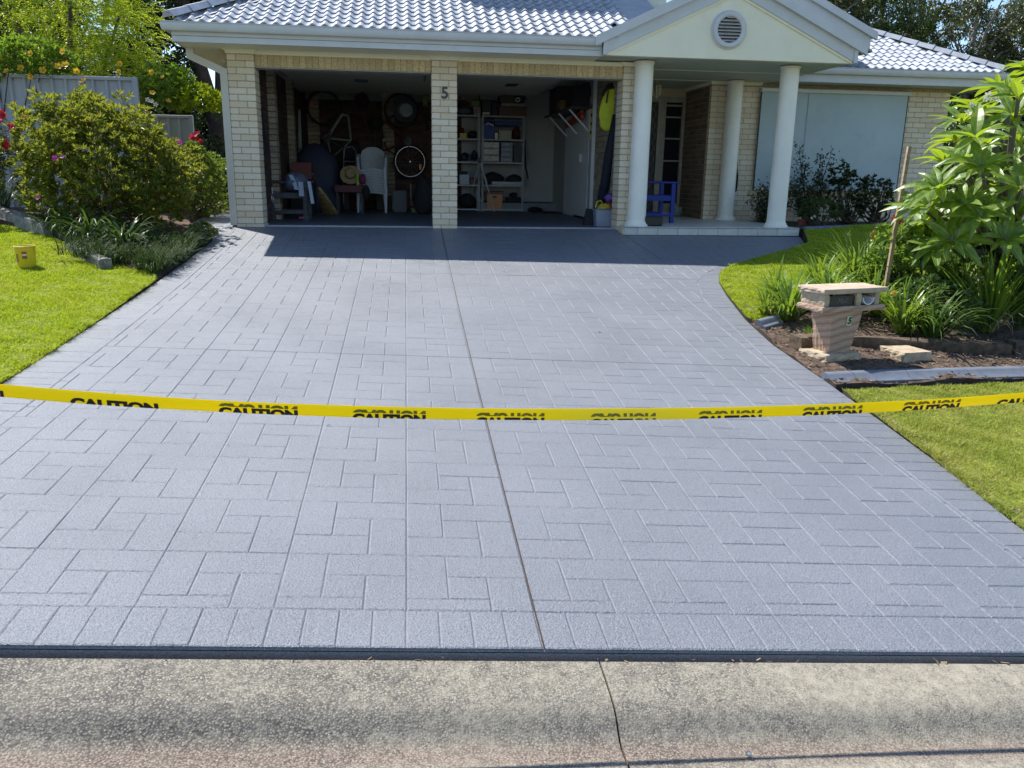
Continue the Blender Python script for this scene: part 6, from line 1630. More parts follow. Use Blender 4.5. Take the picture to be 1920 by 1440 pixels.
def whorls(centre, radii, n, per, L_, W_, rs, lump=.18, bottom=-.55, inner=.25, openness=.75):
    """leaf rosettes at the twig tips of a bushy shell"""
    d = sphere_dirs(n*2, rs); d = d[d[:, 2] > bottom][:n]; n = len(d)
    f = 1+lump*(np.sin(d[:, 0]*5+d[:, 2]*4+1)*np.sin(d[:, 1]*6-d[:, 2]*3)+.5*np.sin(d[:, 0]*11+d[:, 1]*9+d[:, 2]*10))
    f *= 1-inner*rs.uniform(0, 1, n)**2.2
    c = np.array(centre)+d*np.array(radii)*f[:, None]
    ax = d*np.array([.6, .6, .4])+np.array([0, 0, .75])+rs.normal(0, .25, (n, 3)); ax /= np.linalg.norm(ax, axis=1, keepdims=True)
    e1 = np.cross(ax, [.31, .2, .93]); e1 /= np.linalg.norm(e1, axis=1, keepdims=True); e2 = np.cross(ax, e1)
    a = (np.arange(per)*2.399)[None, :]+rs.uniform(0, 6.28, (n, 1)); o = openness*rs.uniform(.6, 1.3, (n, per))
    D = np.cos(a)[..., None]*e1[:, None]+np.sin(a)[..., None]*e2[:, None]; D = D*np.sin(o)[..., None]+ax[:, None]*np.cos(o)[..., None]
    P = np.repeat(c[:, None], per, 1)+D*.004
    k = n*per; l = L_*rs.uniform(.65, 1.2, k); w = W_*rs.uniform(.7, 1.2, k)
    return P.reshape(-1, 3), D.reshape(-1, 3), l, w, c
def twigs(parent, base, tips, r0_, mat, rs, name="branch", n=26):
    b = MB(); base = Vector(base)
    for i in rs.choice(len(tips), min(n, len(tips)), False):
        t = Vector(tips[i]); mid = base.lerp(t, .5)+Vector(rs.normal(0, .06, 3))-Vector((0, 0, .05)); b.tube([base+Vector((rs.normal(0, .05), rs.normal(0, .05), 0)), mid, t], [r0_, r0_*.55, r0_*.25], 5)
    b.build(name, mat, parent, smooth=True)
M_bark = simple("grey_brown_bark", (0.10, 0.075, 0.055), .9, .35, 14, .6, 40)
M_barkdark = simple("dark_bark", (0.045, 0.035, 0.03), .9, .35, 8, .6, 30)
M_barkpale = simple("pale_bark", (0.28, 0.24, 0.20), .85, .3, 8, .4, 30)
def shrub(name, label, cat, base, centre, radii, n, per, L_, W_, mat, seed, group=None, twig=True, **k):
    rs = np.random.RandomState(seed); t = thing(name, label, cat, tuple(base), 0, group)
    P, D, l, w, c = whorls(centre, radii, n, per, L_, W_, rs, **k)
    leaf_object("foliage", P, D, l, w, rs, mat, t)
    if twig: twigs(t, base, c, .022, M_bark, rs)
    return t, c

def flower_mesh(name, R_, petals, col, heart, cup=.3, width=.8):
    b = MB()
    for k in range(petals):
        a = 2*math.pi*k/petals; d = Vector((math.cos(a), math.sin(a), 0)); s = Vector((-d.y, d.x, 0)); u = Vector((0, 0, 1))
        p0 = d*R_*.12; p1 = d*R_*.62+u*R_*cup*.7; p2 = d*R_+u*R_*cup
        b.mat(0).face(p0, p1-s*R_*width*.36, p2-s*R_*.10+u*.002, p2+s*R_*.10, p1+s*R_*width*.36)
    b.mat(1).lathe((0, 0, 0), [(R_*.20, .0), (R_*.23, R_*.12), (R_*.05, R_*.14)], 8)
    b.mat(2).tube([(0, 0, -R_*1.1), (0, 0, 0)], [R_*.06, R_*.16], 6)
    return b.mesh(name, [col, heart, M_stem])
M_stem = leaf_mat("green_stem", (0.08, 0.13, 0.03), (0.12, 0.18, 0.04), (0.2, 0.3, 0.05), .2)
def petal(name, c, t=None): return leaf_mat(name, c, tuple(min(1, x*1.15) for x in c), t or c, .35, .5)
F_yellow = flower_mesh("blossom", .044, 5, petal("yellow_petal", (0.72, 0.42, 0.012), (0.9, 0.6, 0.02)), petal("orange_heart", (0.55, 0.22, 0.01)), .45, 1.25)
F_white = flower_mesh("blossom", .04, 5, petal("white_petal", (0.80, 0.78, 0.68)), petal("yellow_heart", (0.80, 0.48, 0.03)), .2, 1.0)
F_red = flower_mesh("blossom", .045, 6, petal("crimson_petal", (0.50, 0.02, 0.05)), petal("crimson_heart", (0.35, 0.01, 0.03)), .5, 1.1)
F_mag = flower_mesh("blossom", .035, 5, petal("magenta_petal", (0.42, 0.02, 0.26)), petal("magenta_heart", (0.3, 0.01, 0.18)), .4, 1.1)
F_pale = flower_mesh("blossom", .025, 5, petal("cream_petal", (0.75, 0.72, 0.52)), petal("cream_heart", (0.7, 0.6, 0.3)), .3, 1.0)
def blossoms(parent, mesh, pts, rs, tilt=.9, face=(0, -1, .4), sc=1.0):
    for p in pts:
        o = link_mesh("blossom", mesh, parent); d = Vector(face)+Vector(rs.normal(0, tilt*.5, 3)); o.rotation_mode = 'QUATERNION'
        o.rotation_quaternion = d.to_track_quat('Z', 'Y'); o.location = wm(parent).inverted() @ Vector(p); o.scale = [sc*rs.uniform(.8, 1.15)]*3

# --- left garden
M_azalea = leaf_mat("azalea_leaf", (0.05, 0.095, 0.018), (0.18, 0.205, 0.026), (0.58, 0.62, 0.04), .40, .45, (0.24, 0.15, 0.045))
az, azc = shrub("azalea_bush", "large rounded azalea bush with bronze green leaves left of the garage", "bush", (-4.30, -.75, .05), (-4.42, -.55, .78), (1.02, .9, .78), 2200, 9, .085, .027, M_azalea, 31, bottom=-.95, inner=.42, lump=.30)
rs = np.random.RandomState(32)
Pp, Dd, ll, ww, cc = whorls((-4.85, -.75, .95), (.5, .4, .60), 220, 9, .085, .027, rs); leaf_object("foliage", Pp, Dd, ll, ww, rs, M_azalea, az)
Pp, Dd, ll, ww, cc = whorls((-4.45, -.75, 1.25), (.30, .3, .38), 110, 9, .085, .027, rs); leaf_object("foliage", Pp, Dd, ll, ww, rs, M_azalea, az)
Pp, Dd, ll, ww, cc = whorls((-3.68, -.80, .48), (.34, .4, .46), 300, 9, .08, .026, rs, bottom=-.9); leaf_object("foliage", Pp, Dd, ll, ww, rs, M_azalea, az)
blossoms(az, F_mag, [(-4.582, -1.620, 0.865), (-4.499, -1.620, 0.878), (-4.853, -1.550, 0.413), (-3.284, -1.200, 1.077)], rs, .5)

def straps(b, base, n, L_, W_, rs, arch=.9, spread=1.0, lift=1.0, stiff=.0, seg=6):
    base = Vector(base)
    for i in range(n):
        a = rs.uniform(0, 6.28); l = L_*rs.uniform(.55, 1.15); w = W_*rs.uniform(.7, 1.2); d = Vector((math.cos(a), math.sin(a), 0)); s = Vector((-d.y, d.x, 0))
        el = rs.uniform(.7, 1.45)*lift; el = min(el, 1.52); p = base+d*rs.uniform(0, .05)*spread+s*rs.uniform(-.04, .04)*spread; rl = []; rr = []
        ar = arch*rs.uniform(.5, 1.4)
        for k in range(seg+1):
            t = k/seg; ww_ = w*(.75 if k == 0 else 1)*(1-t**3)+.001; e = el-ar*t*t*1.6
            v = d*math.cos(e)*spread+Vector((0, 0, math.sin(e))); nrm = (s+v.cross(s)*.15)
            rl.append(p-nrm*ww_/2); rr.append(p+nrm*ww_/2); p = p+v*l/seg
        k0 = len(b.v); b.v += [tuple(q) for q in rl]+[tuple(q) for q in rr]
        for k in range(seg): b.f.append((k0+k, k0+k+1, k0+seg+1+k+1, k0+seg+1+k)); b.mi.append(b.cur)
def strap_plant(name, label, cat, base, n, L_, W_, mat, seed, extra=None, group=None, **k):
    rs = np.random.RandomState(seed); t = thing(name, label, cat, tuple(base), 0, group); b = MB(); straps(b, base, n, L_, W_, rs, **k)
    if extra: b.cur = 1; straps(b, base, extra[0], extra[1], extra[2], rs, arch=1.6)
    me = b.build("foliage", [mat, M_dry] if extra else mat, t, smooth=True, kind="stuff"); return t
M_dry = leaf_mat("dry_strap_leaf", (0.34, 0.26, 0.14), (0.46, 0.38, 0.24), (0.4, 0.3, 0.15), .25, .6)
M_agap = leaf_mat("agapanthus_leaf", (0.035, 0.075, 0.02), (0.075, 0.135, 0.03), (0.16, 0.26, 0.03), .28, .35)
M_lily = leaf_mat("daylily_leaf", (0.09, 0.17, 0.022), (0.17, 0.27, 0.035), (0.45, 0.62, 0.04), .40, .4)
M_mondo = leaf_mat("mondo_leaf", (0.02, 0.045, 0.012), (0.045, 0.08, 0.02), (0.1, 0.16, 0.03), .25, .6, None, .2)
for k, (q, n, l, lab) in enumerate((((-4.697, -1.261, -0.015), 70, .58, "strappy green plant at the end of the big grey sleeper"), ((-4.206, -1.792, -0.067), 80, .60, "strappy green plant in front of the azalea beside the sleeper gap"), ((-3.755, -2.097, -0.101), 70, .52, "strappy dark plant below the middle of the azalea"))):
    strap_plant("agapanthus", lab, "plant", q, n, l, .026, M_agap, 40+k, group="strappy plants under the azalea", arch=1.35, lift=.85)
t = thing("mondo_grass", "low dark tufts of mondo grass between the azalea and the lawn", "ground cover", (-3.463, -2.221, -0.167)); b = MB(); rs = np.random.RandomState(47)
for k in range(290):
    px = rs.uniform(0, 1)**.8; c = Vector((-4.25+px*1.17, -2.30+rs.uniform(-.42, 1.1)-px*.42, 0)) if k < 190 else (Vector((-3.06-rs.uniform(0, .12), rs.uniform(-3.2, -1.25), 0)) if k < 250 else Vector((-5.2+rs.uniform(0, 1), -.95, 0)))
    if k >= 250: c.y = -1.0-(c.x+5.2)*1.15+rs.uniform(.05, .3)
    if c.x > -3.07: c.x = -3.09
    c.z = float(bedl_z(np.array([c.x]), np.array([c.y]))[0]); straps(b, c, 18, .26, .008, rs, arch=1.2, seg=4)
b.build("foliage", M_mondo, t, kind="stuff")
t, _ = shrub("stonecrop_clump", "small low clump of rounded green leaves at the corner of the left bed", "plant", (-3.12, -1.16, -.08), (-3.14, -1.08, -.02), (.15, .28, .13), 170, 7, .035, .024, leaf_mat("stonecrop_leaf", (0.10, 0.13, 0.03), (0.17, 0.2, 0.05), (0.3, 0.35, 0.05), .25, .4), 48, bottom=-.2, twig=False)
M_grey_leaf = leaf_mat("grey_green_leaf", (0.06, 0.08, 0.06), (0.13, 0.16, 0.12), (0.15, 0.2, 0.1), .2, .5)
t, c = shrub("oleander_shrub", "grey leaved shrub with crimson flowers at the left border", "shrub", (-6.35, -.3, .15), (-6.35, -.15, .95), (.62, .6, .62), 380, 9, .10, .028, M_grey_leaf, 49, bottom=-.8)
rs = np.random.RandomState(50); blossoms(t, F_red, [(-5.480, -0.750, 1.396), (-5.456, -0.750, 1.340), (-5.503, -0.750, 1.314), (-5.388, -0.750, 1.247), (-5.517, -0.750, 1.023), (-5.470, -0.750, 0.998), (-5.490, -0.750, 1.036), (-5.216, -0.750, 1.333), (-5.369, -0.750, 1.203), (-5.488, -0.750, 1.377)], rs, .6, sc=1.2)
strap_plant("flax_clump", "blue green grassy clump at the left border above the sleeper", "plant", (-5.970, 0.054, 0.205), 70, .60, .012, leaf_mat("blue_green_leaf", (0.05, 0.09, 0.05), (0.10, 0.15, 0.08), (0.15, 0.25, 0.08), .25, .45), 51, arch=.9)
strap_plant("flax_clump", "yellowish grassy tuft between the sleeper and the azalea", "plant", (-5.627, 0.080, 0.207), 40, .55, .016, M_lily, 52, arch=.9)

M_hedge = leaf_mat("hedge_leaf", (0.075, 0.14, 0.02), (0.15, 0.23, 0.035), (0.34, 0.48, 0.04), .36, .4)
t, c = shrub("hedge", "bright green hedge with small cream flowers beside the side path", "hedge", (-4.15, 2.3, 0), (-4.15, 2.35, .52), (.55, 1.0, .62), 1050, 8, .06, .026, M_hedge, 53, bottom=-.98, lump=.08, inner=.3)
rs = np.random.RandomState(54); near = c[(c[:, 1] < 2.4) & (c[:, 0] > -4.4)]; blossoms(t, F_pale, near[rs.choice(len(near), 16, False)], rs, .6)
t, c = shrub("hedge", "further clipped green hedge below the side path trees", "hedge", (-4.25, 4.3, 0), (-4.3, 4.6, .50), (.6, 1.1, .55), 600, 8, .07, .03, M_hedge, 55, bottom=-.98, lump=.08)
t, c = shrub("rose_bush", "small crimson flowered bush beside the lower fence post", "bush", (-4.35, 4.0, .1), (-4.35, 3.9, .98), (.20, .2, .28), 90, 7, .06, .03, M_hedge, 56)
blossoms(t, F_red, [(-4.313, 3.700, 1.323), (-4.246, 3.700, 1.361), (-4.199, 3.700, 1.380), (-4.171, 3.700, 1.262), (-4.269, 3.700, 1.296)], np.random.RandomState(57), .6, sc=1.3)

# --- trees of the left background
def pinnate_crown(parent, centre, radii, n, rs, mat, leaf=.045, pairs=7, flen=.26, lump=.2):
    d = sphere_dirs(n, rs); f = (1+lump*np.sin(d[:, 0]*6+d[:, 2]*5)*np.sin(d[:, 1]*5+1))*(rs.uniform(.15, 1, n)**.4)
    c = np.array(centre)+d*np.array(radii)*f[:, None]
    ax = d*[1, 1, .3]+rs.normal(0, .5, (n, 3))+[0, 0, -.15]; ax /= np.linalg.norm(ax, axis=1, keepdims=True)
    S = np.cross(ax, [0, 0, 1.]); S /= np.linalg.norm(S, axis=1, keepdims=True)+1e-9
    k = np.arange(pairs*2+1); pos = (k//2+1)/(pairs+1); sg = np.where(k % 2 == 0, 1, -1)*(k < pairs*2)
    P = c[:, None]+ax[:, None]*(pos*flen)[None, :, None]-np.array([0, 0, 1.])*((pos**2)*flen*.3)[None, :, None]
    D = S[:, None]*sg[None, :, None]+ax[:, None]*.55
    m_ = P.shape[0]*P.shape[1]
    leaf_object("crown", P.reshape(-1, 3), D.reshape(-1, 3), np.full(m_, leaf)*rs.uniform(.8, 1.2, m_), np.full(m_, leaf*.42), rs, mat, parent, fold=.1)
    return c
def trunk(parent, pts, r, mat, limbs=(), name="trunk"):
    b = MB(); b.tube(pts, r, 10)
    for l, rr in limbs: b.tube(l, rr, 7)
    b.build(name, mat, parent, smooth=True)
def clump_crown(parent, clumps, per, L_, W_, rs, mat, droop=-.1, name="crown"):
    """clumps: rows of x, y, z, radius"""
    Cc = np.asarray(clumps, float); n = len(Cc); d = sphere_dirs(n*per, rs).reshape(n, per, 3); r = Cc[:, None, 3:4]*rs.uniform(.25, 1, (n, per, 1))**.5
    P = Cc[:, None, :3]+d*r*[1, 1, .7]; D = d+rs.normal(0, .6, (n, per, 3))+[0, 0, droop]
    m_ = n*per
    leaf_object(name, P.reshape(-1, 3), D.reshape(-1, 3), L_*rs.uniform(.6, 1.25, m_), W_*rs.uniform(.7, 1.2, m_), rs, mat, parent)
def crown_clumps(centre, radii, n, r, rs, shell=.45):
    d = sphere_dirs(n, rs); f = rs.uniform(shell, 1, n)[:, None]
    return np.concatenate([np.array(centre)+d*np.array(radii)*f, r*rs.uniform(.6, 1.3, (n, 1))], 1)

M_senna = leaf_mat("senna_leaflet", (0.15, 0.235, 0.015), (0.30, 0.385, 0.02), (0.80, 0.92, 0.03), .5, .4)
rs = np.random.RandomState(61)
t = thing("senna_tree", "yellow green feathery tree rising behind the tall steel fence", "tree", (-6.4, 3.6, 0))
trunk(t, [(-6.4, 3.6, 0), (-6.35, 3.6, 1.2), (-6.2, 3.5, 2.2)], [.10, .08, .06], M_bark, [([(-6.35, 3.6, 1.3), (-5.6, 3.4, 2.4), (-5.2, 3.2, 3.2)], [.05, .04, .02]), ([(-6.2, 3.5, 2.1), (-6.9, 3.4, 3.0), (-7.2, 3.2, 3.7)], [.05, .04, .02]), ([(-6.2, 3.5, 2.1), (-6.0, 3.3, 3.2), (-5.9, 3.2, 4.3)], [.05, .035, .02])])
for c_, r_, n_ in (((-6.0, 3.3, 3.35), (.95, .7, .75), 760), ((-5.1, 3.1, 2.95), (.55, .5, .65), 400), ((-6.9, 3.3, 3.5), (.6, .5, .5), 200), ((-5.45, 3.0, 3.9), (.85, .5, .5), 380), ((-6.6, 3.2, 4.3), (1.3, .6, .6), 450), ((-5.5, 3.0, 2.35), (.85, .4, .4), 380)):
    pinnate_crown(t, c_, r_, n_, rs, M_senna)
M_allam = leaf_mat("allamanda_leaf", (0.07, 0.15, 0.018), (0.17, 0.27, 0.03), (0.45, 0.66, 0.03), .40, .3)
rs = np.random.RandomState(63)
t, c = shrub("allamanda_vine", "yellow trumpet flowered vine spilling over the left end of the tall fence", "vine", (-6.6, 1.9, .3), (-6.15, 1.75, 2.3), (.72, .42, .30), 520, 7, .085, .03, M_allam, 64, bottom=-.9, inner=.5)
blossoms(t, F_yellow, [(-6.019, 1.350, 2.351), (-5.911, 1.350, 2.347), (-5.456, 1.350, 2.391), (-6.261, 1.350, 2.097), (-6.294, 1.350, 2.284), (-5.545, 1.350, 2.185), (-5.447, 1.350, 2.209), (-5.302, 1.350, 2.126), (-5.764, 1.350, 2.127), (-5.942, 1.350, 2.041), (-6.060, 1.350, 2.147), (-5.222, 1.350, 1.989)], rs, .6, sc=1.15)
t, c = shrub("allamanda_vine", "yellow flowered shrub arching out beside the right end of the tall fence", "vine", (-4.25, 2.2, .3), (-4.30, 2.4, 2.0), (.50, .42, .34), 420, 7, .085, .032, M_allam, 65, twig=False, bottom=-.9, inner=.5)
Pp, Dd, ll, ww, cc = whorls((-3.78, 2.2, 1.78), (.36, .3, .26), 190, 7, .085, .03, rs); leaf_object("foliage", Pp, Dd, ll, ww, rs, M_senna, t)
blossoms(t, F_yellow, [(-4.814, 1.750, 2.292), (-4.833, 1.750, 2.185), (-4.362, 1.750, 2.184), (-4.213, 1.750, 2.120), (-4.157, 1.750, 1.774), (-4.382, 1.750, 1.884), (-4.494, 1.750, 1.594), (-4.857, 1.750, 2.093)], rs, .6, sc=1.05)
blossoms(t, F_white, [(-4.394, 1.700, 1.764), (-4.336, 1.700, 1.719), (-4.446, 1.700, 1.785)], rs, .5)

M_darkleaf = leaf_mat("dark_tree_leaf", (0.018, 0.035, 0.012), (0.04, 0.065, 0.02), (0.09, 0.15, 0.02), .25, .4)  # backlit shade of the left crowns is put into this leaf colour
M_midleaf = leaf_mat("mid_tree_leaf", (0.035, 0.065, 0.016), (0.075, 0.115, 0.025), (0.18, 0.26, 0.03), .3, .4)
M_gum = leaf_mat("gum_leaf", (0.035, 0.05, 0.02), (0.095, 0.11, 0.04), (0.17, 0.2, 0.04), .28, .38)
rs = np.random.RandomState(70)
t = thing("shade_tree", "dark tree with a thick leaning forked trunk seen past the left eave", "tree", (-5.6, 9.0, 0))
trunk(t, [(-5.05, 9, -.1), (-4.966, 9.000, 1.462), (-5.103, 9.000, 2.270), (-5.352, 9.000, 3.267), (-5.500, 9.000, 3.953), (-5.581, 9.000, 4.964)], [.25, .21, .18, .17, .15, .13], M_barkdark, [([(-4.946, 9.000, 1.913), (-4.866, 9.000, 2.694), (-4.807, 9.000, 3.517), (-4.673, 9.000, 4.553), (-4.562, 9.000, 5.451)], [.13, .12, .11, .10, .08])])
cl = np.concatenate([crown_clumps((-6.2, 9.2, 4.2), (1.5, .8, 1.5), 42, .45, rs), crown_clumps((-5.2, 9.6, 4.9), (1.0, .8, .6), 20, .45, rs), crown_clumps((-5.9, 8.6, 2.5), (.55, .5, .7), 16, .35, rs)])
clump_crown(t, cl, 230, .12, .05, rs, M_darkleaf)
clump_crown(t, [(*(-5.474, 8.500, 2.743), .22), (*(-5.450, 8.500, 2.304), .22), (*(-5.525, 8.500, 2.104), .22), (*(-5.393, 8.500, 2.572), .22), (*(-4.725, 8.500, 2.006), .22), (*(-5.427, 8.500, 1.860), .22)], 110, .09, .04, rs, M_midleaf)
for k, (x, y, z, rx, rz, n, lab) in enumerate(((-8.4, 7.5, 3.4, 1.5, 1.9, 60, "dark bushy tree behind the yellow green tree at the left border"), (-8.3, 11.5, 3.2, 1.7, 1.8, 55, "dark background tree left of the forked trunk"), (-10.5, 11, 4.0, 2.2, 2.4, 60, "tall dark background tree beyond the left border"), (-6.3, 13.0, 1.3, 1.5, 1.3, 60, "low dark background tree right behind the forked trunk"))):
    t = thing("background_tree", lab, "tree", (x, y, 0), 0, "dark trees behind the left fence"); trunk(t, [(x, y, -.1), (x+.1, y, z)], [.2, .1], M_barkdark)
    clump_crown(t, np.concatenate([crown_clumps((x, y, z), (rx, 1.0, rz), n, .5, rs), crown_clumps((x, y-.2, 1.3), (rx, .8, 1.2), n//2, .5, rs)]), 190, .13, .055, rs, M_darkleaf if k else M_midleaf)
t, c = shrub("background_shrub", "shaded dark shrub under the forked trunk beside the garage wall", "shrub", (-5.0, 7.2, 0), (-5.0, 7.2, .75), (.85, .7, .75), 420, 8, .10, .04, M_darkleaf, 72, bottom=-.9)
t, c = shrub("background_shrub", "mid green shrub behind the lower fence panel", "shrub", (-6.0, 5.8, 0), (-6.0, 5.8, 1.15), (.9, .6, 1.1), 420, 8, .10, .04, M_darkleaf, 73, bottom=-.9)

for k, (x, y, z, rx, rz) in enumerate(((-4.9, 11.5, 1.15, 1.2, 1.25), (-6.6, 11.8, 1.4, 1.1, 1.6))):
    t, c = shrub('background_shrub', ('dark shrub mass low behind the forked trunk', 'dark shrub mass further left behind the forked trunk')[k], 'shrub', (x, y, 0), (x, y, z), (rx, .7, rz), 520, 8, .13, .055, M_darkleaf, 74+k, bottom=-.95)

# --- trees behind the right wing
rs = np.random.RandomState(80)
gums = [(11.6, 13.5, 5.2, 1.9, 1.9, M_gum, "olive gum tree rising behind the porch gable"), (14.6, 14.5, 5.4, 2.1, 2.0, M_midleaf, "mid green gum tree behind the middle of the right wing roof"), (17.9, 14.5, 5.0, 2.2, 2.3, M_gum, "olive brown gum tree behind the end of the right wing roof"),
        (21.0, 15.5, 4.6, 2.4, 2.6, M_darkleaf, "dark gum tree at the right border beyond the roof"), (13.2, 18, 7.2, 2.5, 2.4, M_darkleaf, "tall dark gum tree further back above the porch gable"), (18.8, 19, 7.2, 3.0, 2.6, M_darkleaf, "tall dark gum tree further back above the right wing roof"), (24.5, 19, 6.5, 3.0, 3.2, M_darkleaf, "tall dark gum tree far back at the right border")]
for k, (x, y, z, rx, rz, mt_, lab) in enumerate(gums):
    t = thing("gum_tree", lab, "tree", (x, y, 0), 0, "gum trees behind the right wing")
    limbs = []
    for j in range(7):
        a = rs.uniform(0, 6.28); e = Vector((x+rx*.8*math.cos(a), y-.6+.5*math.sin(a), z+rz*rs.uniform(-.5, .8))); limbs.append(([(x, y, z-rz*.7), Vector((x, y, z-rz*.4)).lerp(e, .5)+Vector((0, 0, .2)), e], [.06, .04, .015]))
    trunk(t, [(x-.2, y, -.1), (x, y, z*.5), (x+.1, y, z+rz*.5)], [.22, .16, .05], M_barkpale if k % 2 == 0 else M_bark, limbs)
    clump_crown(t, np.concatenate([crown_clumps((x, y, z), (rx, 1.2, rz), 80, .42, rs), crown_clumps((x, y+.4, z-rz*.9), (rx, .8, rz*.7), 36, .5, rs)]), 190, .14, .05, rs, mt_, droop=-.5)
M_bright = leaf_mat("bright_shrub_leaf", (0.09, 0.17, 0.02), (0.17, 0.27, 0.03), (0.4, 0.55, 0.04), .4, .35)
t, c = shrub("side_shrub", "bright green shrub beside the right end wall of the house", "shrub", (9.9, 3.2, 0), (9.85, 3.0, 1.25), (.75, .8, .95), 500, 7, .10, .045, M_bright, 84, bottom=-.8)

# --- shrubs in the shade below the blind
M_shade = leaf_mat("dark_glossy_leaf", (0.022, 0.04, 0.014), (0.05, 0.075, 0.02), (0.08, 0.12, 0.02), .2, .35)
def sprig_shrub(name, label, base, stems, seed, mat=M_shade, leaf=.055):
    rs = np.random.RandomState(seed); t = thing(name, label, "shrub", base); b = MB(); P = []; D = []
    for tip, n in stems:
        p0 = Vector(base)+Vector((rs.normal(0, .05), rs.normal(0, .05), 0)); tip = Vector(tip); m_ = p0.lerp(tip, .5)+Vector(rs.normal(0, .05, 3)); b.tube([p0, m_, tip], [.012, .008, .004], 5)
        for k in range(int(n*2.8)):
            s = rs.uniform(.2, 1.02); c = p0.lerp(m_, s*2) if s < .5 else m_.lerp(tip, s*2-1); P.append(c+Vector(rs.normal(0, .05, 3))); D.append(rs.normal(0, 1, 3)+[0, 0, .2])
    b.build("stem", M_barkdark, t); P = np.array([p[:] for p in P]); D = np.array(D); k = len(P)
    leaf_object("foliage", P, D, leaf*rs.uniform(.7, 1.3, k), leaf*.5*rs.uniform(.8, 1.2, k), rs, mat, t); return t
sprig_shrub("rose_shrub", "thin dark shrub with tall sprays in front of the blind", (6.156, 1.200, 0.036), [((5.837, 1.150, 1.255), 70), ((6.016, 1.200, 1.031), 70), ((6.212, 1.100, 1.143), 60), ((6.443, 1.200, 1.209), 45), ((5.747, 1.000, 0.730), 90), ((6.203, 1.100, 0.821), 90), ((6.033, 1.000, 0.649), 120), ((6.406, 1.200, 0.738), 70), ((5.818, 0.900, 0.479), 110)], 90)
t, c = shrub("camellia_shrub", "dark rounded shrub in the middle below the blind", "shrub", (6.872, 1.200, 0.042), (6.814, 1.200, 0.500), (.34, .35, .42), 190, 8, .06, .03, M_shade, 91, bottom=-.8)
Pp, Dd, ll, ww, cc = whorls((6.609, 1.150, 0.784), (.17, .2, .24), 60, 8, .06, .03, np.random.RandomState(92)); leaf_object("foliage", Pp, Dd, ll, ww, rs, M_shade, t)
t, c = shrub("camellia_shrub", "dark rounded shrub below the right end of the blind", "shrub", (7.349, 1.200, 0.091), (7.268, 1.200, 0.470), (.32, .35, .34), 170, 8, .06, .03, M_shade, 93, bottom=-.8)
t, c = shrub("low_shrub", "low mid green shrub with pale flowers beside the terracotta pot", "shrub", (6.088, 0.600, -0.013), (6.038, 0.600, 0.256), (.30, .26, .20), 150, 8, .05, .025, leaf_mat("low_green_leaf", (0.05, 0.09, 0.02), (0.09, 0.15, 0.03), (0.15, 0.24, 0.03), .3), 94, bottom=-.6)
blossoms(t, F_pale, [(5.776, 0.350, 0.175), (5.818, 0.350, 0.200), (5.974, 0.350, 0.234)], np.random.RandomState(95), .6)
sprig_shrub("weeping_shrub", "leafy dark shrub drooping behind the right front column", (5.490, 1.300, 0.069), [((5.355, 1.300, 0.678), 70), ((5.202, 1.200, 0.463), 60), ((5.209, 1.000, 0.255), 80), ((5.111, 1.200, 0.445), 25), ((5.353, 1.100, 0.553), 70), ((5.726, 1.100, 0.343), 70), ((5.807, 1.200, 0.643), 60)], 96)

# --- right garden bed
strap_plant("daylily_clump", "daylily clump at the driveway edge left of the letterbox", "plant", (3.208, -4.402, -0.594), 120, .58, .024, M_lily, 100, (14, .3, .012), arch=1.0)
strap_plant("daylily_clump", "small daylily tuft beside the short curved edging", "plant", (3.069, -4.233, -0.568), 42, .36, .018, M_lily, 101, (10, .25, .012), arch=1.1)
dl = strap_plant("daylily_clump", "daylily clump with tall budding stems directly behind the letterbox", "plant", (4.478, -3.342, -0.470), 190, .72, .026, M_lily, 102, (8, .3, .012), arch=.9)
strap_plant("daylily_clump", "daylily clump between the letterbox and the short edging, further back", "plant", (3.909, -3.642, -0.496), 120, .62, .024, M_lily, 103, arch=1.0)
b = MB(); M_bud = leaf_mat("pale_green_bud", (0.16, 0.22, 0.06), (0.22, 0.28, 0.09), (0.3, 0.4, 0.1), .25)
for bx, top, nb in (((4.433, -3.282, -0.460), (4.099, -3.750, 0.175), 5), ((4.730, -3.148, -0.448), (4.379, -3.700, 0.156), 5), ((4.580, -3.334, -0.471), (4.323, -3.750, 0.081), 3)):
    b.tube([bx, Vector(bx).lerp(Vector(top), .5)+Vector((.01, 0, 0)), top], [.009, .008, .006], 6)
    for k in range(nb):
        a = 2*math.pi*k/nb; e = Vector(top)+Vector((.04*math.cos(a), .03*math.sin(a), .03+.012*k)); b.tube([top, Vector(top).lerp(e, .6), e], [.004, .009, .003], 6)
b.build("flower_stem", M_bud, dl, smooth=True)
b = MB(); q = Vector((4.416, -3.700, 0.202)); b.tube([q-Vector((0, 0, .045)), q, q+Vector((.004, 0, .05))], [.006, .016, .004], 7); b.build("bud", petal("orange_bud", (0.55, 0.20, 0.02)), dl, smooth=True)
M_rose = leaf_mat("rose_leaf", (0.08, 0.16, 0.025), (0.18, 0.28, 0.06), (0.45, 0.62, 0.06), .40, .32)
t, c = shrub("salvia_shrub", "leafy light green shrub beside the leaning stake", "shrub", (4.924, -3.786, -0.566), (4.821, -3.750, -0.134), (.42, .40, .44), 380, 7, .085, .048, M_rose, 104, bottom=-.9, inner=.4)
b = MB(); rs = np.random.RandomState(105); q = Vector((4.707, -3.600, 0.356)); hb_ = thing("red_lily", "single bright red lily flower beside the leaning stake", "flower", tuple(q))
blossoms(hb_, F_red, [q, q+Vector((.03, 0, -.02))], rs, .4, sc=1.5); b.tube([q-Vector((.06, -.1, .75)), q], .006, 6); b.build("stem", M_bud, hb_)
